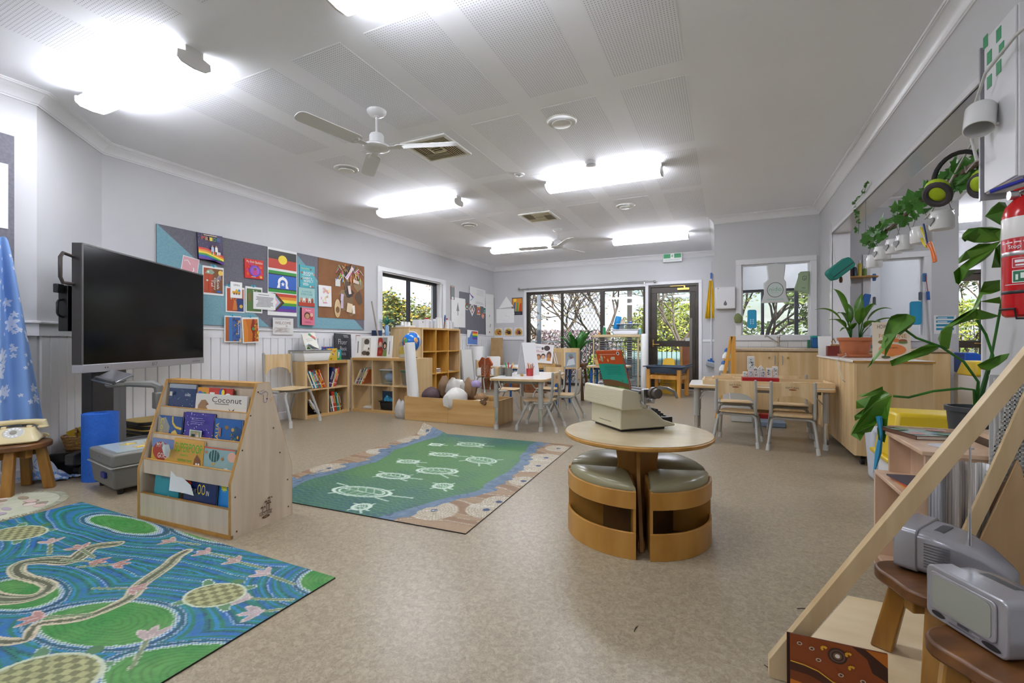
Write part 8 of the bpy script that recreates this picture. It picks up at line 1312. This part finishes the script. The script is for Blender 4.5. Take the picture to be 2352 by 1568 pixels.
def tv(label,loc,rz,w=.18,h=.125,d=.22):
    T=thing('small_television',label,'television',loc,rz); build(M().prism(rr(w,h,.016,5,0,h/2+.004),-.0,.055,'xz'),'front_shell',SV,T,bev=.004)
    m=M(); n=len(rr(1,1,.1)); S=[(.055,.97,.97,0),(.09,.96,.97,0),(.13,.86,.9,.0),(.18,.66,.74,0),(d,.45,.5,0),(d+.012,.36,.4,0)]; vs=[(x*sx*w,y,h/2*sz*(2*z) *1.0+h*sz/2*.0+h*.5*sz+.004) for y,sx,sz,_ in S for x,z in rr(1,1,.18)]; m.add(vs,[(i*n+j,i*n+(j+1)%n,(i+1)*n+(j+1)%n,(i+1)*n+j) for i in range(len(S)-1) for j in range(n)]+[tuple((len(S)-1)*n+j for j in range(n))]); build(m,'rear_shell',SV,T,ang=50)
    build(M().prism(rr(w*.82,h*.72,.012,5,-.004,h*.58),-.004,.0,'xz'),'screen_surround',mat('surround','#9b999c',.3,.3),T,bev=.002); build(M().prism(rr(w*.72,h*.62,.012,5,-.004,h*.58),-.0055,-.0035,'xz'),'screen',mat('crt_glass','#8f9186',.12),T)
    a=Art(w*.9,h*.16,-.0008,z0=.008); a.poly(ellp(.14,.5,.1,.3,14),'#1c1c1f').poly(ellp(.86,.5,.12,.32,14),'#1c1c1f').rect(.42,.6,.58,.9,'#3a3a40').rect(.3,.3,.66,.42,'#4a4a50').rect(.62,.62,.72,.78,'#8a8a90'); a.done(T,'control_strip')
    an=build(M().cyl((.03,.15,h*.8),(.028,.15,h*.8+.11),.0042,n=8).cyl((.028,.15,h*.8+.11),(.026,.15,h*.8+.22),.0033,n=8).cyl((.026,.15,h*.8+.22),(.024,.15,h*.8+.36),.0024,n=8),'antenna',CHROME,T); build(M().sph((.03,.15,h*.8),.007,10),'antenna_joint',CHROME,an)
    g=M()
    for s in (-1,1):
        for k in range(9): g.box(min(s*w*.475,s*(w*.475+.003)),max(s*w*.475,s*(w*.475+.003)),.07,.125,.03+k*.008,.033+k*.008)
    tag(build(g,'speaker_grille',mat('grille_dark','#5e5e62',.4,.4),T),kind='stuff'); build(M().box(-w*.22,w*.22,.075,.1,h*.955,h*1.005),'carry_grip',DARKG,T,bev=.003)
    for x in (-.06,.06): build(M().box(x-.01,x+.01,.01,.03,-.0005,.005).box(x*.6-.008,x*.6+.008,.12,.14,-.0005,.02),'rubber_foot',BLACK,T)
tv('rear small silver television turned side-on on its stool',(.50,1.775,.292),RD(236)); tv('front small silver television with its grey screen to the camera',(.488,1.365,.2905),RD(-62.9))
def a_art(a):
    a.rect(0,0,1,1,'#8a4218').poly([(0,.55),(.15,.53),(.3,.48),(.45,.36),(.6,.33),(.6,.0),(0,0)],'#4a2416').poly([(0,.40),(.2,.38),(.35,.3),(.5,.22),(.5,0),(0,0)],'#7a3a16').poly([(0,.25),(.25,.2),(.4,.08),(.42,0),(0,0)],'#c8741c').poly([(.65,1),(.8,.85),(.85,.65),(1,.55),(1,1)],'#3f2015').poly([(.78,1),(.9,.88),(1,.78),(1,1)],'#b5661c')
    for r,c in ((.1,'#3a2a26'),(.082,'#6a4a3a'),(.064,'#3a2a26'),(.046,'#7a5a44'),(.026,'#d8d2c8')): a.ell(.5,.80,r,r*1.25,c,20)
    for u,v,s in ((.36,.88,1),(.61,.86,-1),(.64,.66,-1)): a.line([(u-.03,v),(u,v+.03),(u+.03,v+.01)],.006,'#d8a02a').line([(u-.03,v),(u-.01,v-.03)],.005,'#d8a02a')
    a.line([(0,.56),(.15,.54),(.3,.49),(.45,.37),(.6,.34)],.003,'#d8a83a')
    for u,v in ((.1,.88),(.23,.84),(.3,.68),(.53,.52),(.75,.5)): a.ell(u,v,.03,.03,'#c9b9a4',10).ell(u,v,.018,.018,'#5a3220',8)
poster('art_mat','ochre and brown painted placemat leaning on the base of the A-frame','placemat',(.268,1.455,.001),RD(2),.215,.16,a_art,.004,mat('mat_brown','#5a2a14',.5),roll=0,lean=-2)
tag(build(M().box(-.1,.1,0,.003,0,.15),'art_mat',mat('mat_dark','#3a1c12',.5),None,(.255,1.468,.001),(RD(-2),0,0)),'darker placemat just behind the ochre painted one','placemat')
# ---------------------------------------------------------------- outdoors beyond the windows
struct(M().box(-30,30,YB+.18,60,-.6,-.5),'ground',noisy('leaf_litter','#7d6f5c','#5f6b45',ns=1.2,rough=.95),smooth=False) ; struct(M().box(-30,-5.15,-3,YB+.18,-.6,-.5),'ground_side',MT['leaf_litter'],smooth=False)
struct(M().box(-8,5.5,YB+.18,11.7,-.15,-.02),'deck',noisy('deck_grey','#8f8a83','#7a756e',(1,8,1),3,.7),smooth=False)
RAILM=mat('rail_black','#20211f',.45); FEN=mat('fence_pale','#c9cfd0',.5)
def railing(label,x0,x1,y,mt_,h=1.0,step=.11):
    o=thing('balustrade',label,'railing',(x0,y,-.02)); build(M().box(0,x1-x0,-.025,.025,h-.04,h),'top_rail',mt_,o); build(M().box(0,x1-x0,-.015,.015,.1,.13),'bottom_rail',mt_,o); me=M().box(-.008,.008,-.008,.008,.13,h-.04).mesh('bar',False); me.materials.append(mt_)
    for k in range(int((x1-x0)/step)): build(me,'bar',None,o,((k+.5)*step,0,0))
railing('pale balustrade outside the left sliding pane',-6.5,-3.2,11.5,FEN); railing('black balustrade on the deck outside the glass door',-3.2,.1,11.5,RAILM); railing('black balustrade outside the side-room glass door',2.9,5.4,11.2,RAILM); railing('pale railing outside the sink window',.1,2.9,11.5,FEN,.95)
for k,(x,c,w) in enumerate(((-4.52,'#6f7884',.09),(-2.13,'#4a4746',.1))): o=thing('veranda_post','%s veranda post outside the sliding windows'%['blue-grey','dark'][k],'post',(x,11.35,-.02)); build(M().box(-w/2,w/2,-w/2,w/2,0,3.2),'shaft',mat('post%d'%k,c,.5),o,bev=.004); build(M().box(-w/2-.01,w/2+.01,-w/2-.01,w/2+.01,0,.06),'base_plate',GREY,o)
o=thing('timber_screen','orange-brown wooden screen on the deck behind the lower door pane','screen',(-.62,10.6,-.02)); build(M().box(-.28,.22,0,.04,.0,.95),'board',noisy('rust_wood','#b9692f','#9a5426',(1,1,.3),6,.6),o,bev=.01); build(M().box(-.28,-.23,-.03,.0,0,.95).box(.17,.22,-.03,0,0,.95),'batten',PINE,o)
o=thing('tarp_screen','pale teal sheet standing behind the black deck railing','panel',(-1.6,12.1,-.5)); build(M().box(-.8,.75,0,.04,.1,1.2),'sheet',mat('tarp_teal','#8fb0b4',.6),o); build(M().box(-.8,-.76,-.02,0,0,1.25).box(.71,.75,-.02,0,0,1.25),'stake',FEN,o)
o=thing('deck_easel','small white and timber easel on the deck seen through the upper door pane','easel',(-.72,11.0,-.02)); build(M().prism([(-.14,.0),(-.1,0),(.02,1.15),(-.02,1.15)],-.01,.01,'xz'),'leg',PINE,o); build(M().prism([(.14,.0),(.1,0),(-.02,1.15),(.02,1.15)],-.01,.01,'xz'),'leg',PINE,o); build(M().box(-.1,.1,-.02,-.01,.86,1.06),'board',LAM,o)
def tree(label,x,y,h,seed,leafc=None,nl=0,bark='#6f655e',spread=.62,depth=6,ls=.05,name='tree',z0=-.5,lo=.25,crown=None):
    R=random.Random(seed); o=thing(name,label,'tree',(x,y,z0)); m=M(); tips=[]
    def br(p,d,l,r,k):
        q=p+d*l; md=p+d*l*.5+Vector((R.uniform(-1,1),R.uniform(-1,1),R.uniform(-.5,.5)))*l*.09; m.tube([p,md,q],[r,r*.85,r*.68],6 if k>3 else 4,cap=False)
        if k<=2: tips.append(q)
        if k==0: return
        for c in range(3 if k>2 else 2):
            a=R.uniform(0,6.28); s=spread*R.uniform(.6,1.25); e=d.orthogonal().normalized(); e=Matrix.Rotation(a,3,d)@e; nd=(d*math.cos(s)+e*math.sin(s)+Vector((0,0,.08))).normalized(); br(q if c else p+d*l*R.uniform(.6,.95),nd,l*R.uniform(.62,.86),r*.64,k-1)
    br(Vector((0,0,0)),Vector((R.uniform(-.08,.08),R.uniform(-.08,.08),1)).normalized(),h*lo,h*(.012 if nl<2800 else .018),depth+(1 if nl<2800 else 0)); build(m,'branches',noisy('bark'+bark,bark,'#4f4741',(1,1,.3),12,.9),o,ang=70)
    if nl:
        f=M(); cs=[H(c) for c in leafc]
        for k in range(nl):
            t=R.choice(tips); p=t+Vector((R.gauss(0,.16),R.gauss(0,.16),R.gauss(0,.14)))*h*.16; a=R.uniform(0,6.28); u=Vector((math.cos(a),math.sin(a),R.uniform(-.6,.6))).normalized()*ls*R.uniform(.6,1.2); v=u.orthogonal().normalized()*ls*.5; v=Matrix.Rotation(R.uniform(0,6.28),3,u.normalized())@v; f.add([p-u,p+v,p+u,p-v],[(0,1,2,3)],R.choice(cs))
        tag(build(f,'foliage',vcm('foliage',.6),o,smooth=False),kind='stuff')
def shrub(label,x,y,w,d,h,seed,cols,n=2600,ls=.06,z0=-.5):
    R=random.Random(seed); o=thing('shrub',label,'shrub',(x,y,z0)); f=M(); cs=[H(c) for c in cols]; st=M()
    for k in range(14): st.tube([(R.uniform(-.1,.1)*w,R.uniform(-.1,.1)*d,0),(R.uniform(-.3,.3)*w,R.uniform(-.3,.3)*d,h*R.uniform(.5,.85))],[.02,.006],4,cap=False)
    build(st,'stems',mat('stem_brown','#5f5044',.9),o)
    for k in range(n):
        a=R.uniform(0,6.28); b=R.random()**.4; z=R.random(); p=Vector((w/2*b*math.cos(a)*math.sqrt(max(.05,1-(z-.35)**2*1.6)),d/2*b*math.sin(a),h*z)); u=Vector((R.gauss(0,1),R.gauss(0,1),R.gauss(0,.7))).normalized()*ls*R.uniform(.6,1.3); v=u.orthogonal().normalized()*ls*.5; f.add([p-u,p+v,p+u,p-v],[(0,1,2,3)],R.choice(cs))
    tag(build(f,'foliage',vcm('foliage',.6),o,smooth=False),kind='stuff')
BR=['#8a7160','#a58a6a','#6f6a4a','#9a6f52']
tree('bare branching tree outside the left sliding pane',-8.2,15.5,6.2,3,BR,2200); tree('bare tree filling the mesh-covered middle pane',-5.6,14.2,5.6,4,BR,2600); tree('large bare tree behind the drying rack window',-3.6,15.0,6.5,9,['#7a7a4a','#8f7f5a'],2400); tree('bare tree with arching branches outside the glass door',-1.2,14.4,5.6,12,['#7f8a4a','#6f7440'],1500,depth=6); tree('thin bare tree far behind the glass door',.4,18,7,14,['#8a9a55','#a0a860'],900)
tree('tree between the two left bare trees, further back',-9.5,20,8,15,BR,2600); tree('distant bare tree behind the middle pane',-6.8,21,8,16,BR,2600)
YG=['#a5b04a','#8f9f3f','#b9bb5f','#7a8a3a']
shrub('yellow-green bush behind the railing at the glass door',-1.4,17,4.2,2,2.9,21,YG,4200,.08); shrub('brown hedge behind the left railing',-7,14,5,1.4,1.9,22,['#8a7462','#a08a78','#75664f','#97806f'],4200,.07); shrub('purple-brown hedge behind the middle pane',-4.2,13.2,3.2,1.2,1.8,23,['#857580','#9a8790','#6f6570','#a59a98'],3600,.06); shrub('low fresh-green shrub at the foot of the middle pane',-2.9,12.6,1.6,.8,1.1,24,['#8fb03a','#6f9a2a','#a5bf4a'],1600,.06); shrub('olive bushes behind the drying rack window',-2.2,18,5,2,2.4,25,['#7f8a4f','#9a9a5f','#6a7440'],3600,.08)
tree('leafy tree with ochre clusters outside the left window',-9.6,12.0,4.1,31,['#5f6f35','#7d8240','#b09a3f','#4d5c2f'],4200,depth=6,ls=.07); tree('second leafy tree at the left edge of the left window',-10.5,9.4,3.4,32,['#5f6f35','#8a8a45','#a8923f'],3000,depth=5,ls=.07); shrub('green hedge low outside the left window',-8.5,10.5,4,5,1.7,33,['#5f7040','#75824a','#8a8a50'],3200,.07)
tree('leafy tree seen through the sink window',1.2,17,5.4,41,['#4f6a35','#6f8440','#86964a'],3800,ls=.08); tree('second leafy tree behind the sink window, right side',3.1,15.5,5,42,['#4f6a35','#64803f'],3200,ls=.07); shrub('green bushes behind the blue roof outside the sink window',1.6,19,6,2,2.2,43,['#5f7a3f','#7f9450','#93a35a'],3000,.09)
o=thing('garden_shed','low blue-grey roofed shed outside the sink window','shed',(1.5,14.2,-.5)); build(M().prism([(-1.6,.95),(1.4,1.55),(1.4,1.62),(-1.6,1.02)],-.8,.8,'xz'),'roof',noisy('roof_slate','#46556a','#3a4758',(6,1,1),4,.6),o); build(M().box(-1.4,1.3,-.6,.6,0,1.0),'walls',mat('shed_wall','#7f90a5',.6),o)
shrub('sunlit yellow-green bush outside the side-room glass door',4.6,12.6,2.6,1.2,2.3,51,['#9aa53a','#7f8f30','#b5b54f','#5f7a2a'],4000,.05); tree('thick-limbed gum tree outside the side-room glass door',5.0,14.2,5,52,['#5f6f3f','#4f6038'],2600,'#8a7460',.8,5,.05); shrub('green bush right of the side-room glass door',6.2,13.5,2.4,1.2,2.6,53,['#8f9a3a','#75852f','#a5a54a'],3000,.06)
o=thing('brick_pier','brown brick pier just outside the right edge of the left window','pier',(-5.30,7.72,-.5)); build(M().box(-.115,.115,0,.24,0,3.1),'mortar_core',mat('mortar','#b3a594',.9),o); BRK=noisy('brick_brown','#c39a72','#ab8058',ns=9,rough=.85); me=M().box(-.122,.122,-.007,.245,.005,.076).mesh('brick',False); me.materials.append(BRK)
for k in range(36): build(me,'brick',None,o,(0,0,k*.086))
for ob in list(COL.objects):
    if ob.type=='MESH' and not ob.data.materials: ob.data.materials.append(VC)
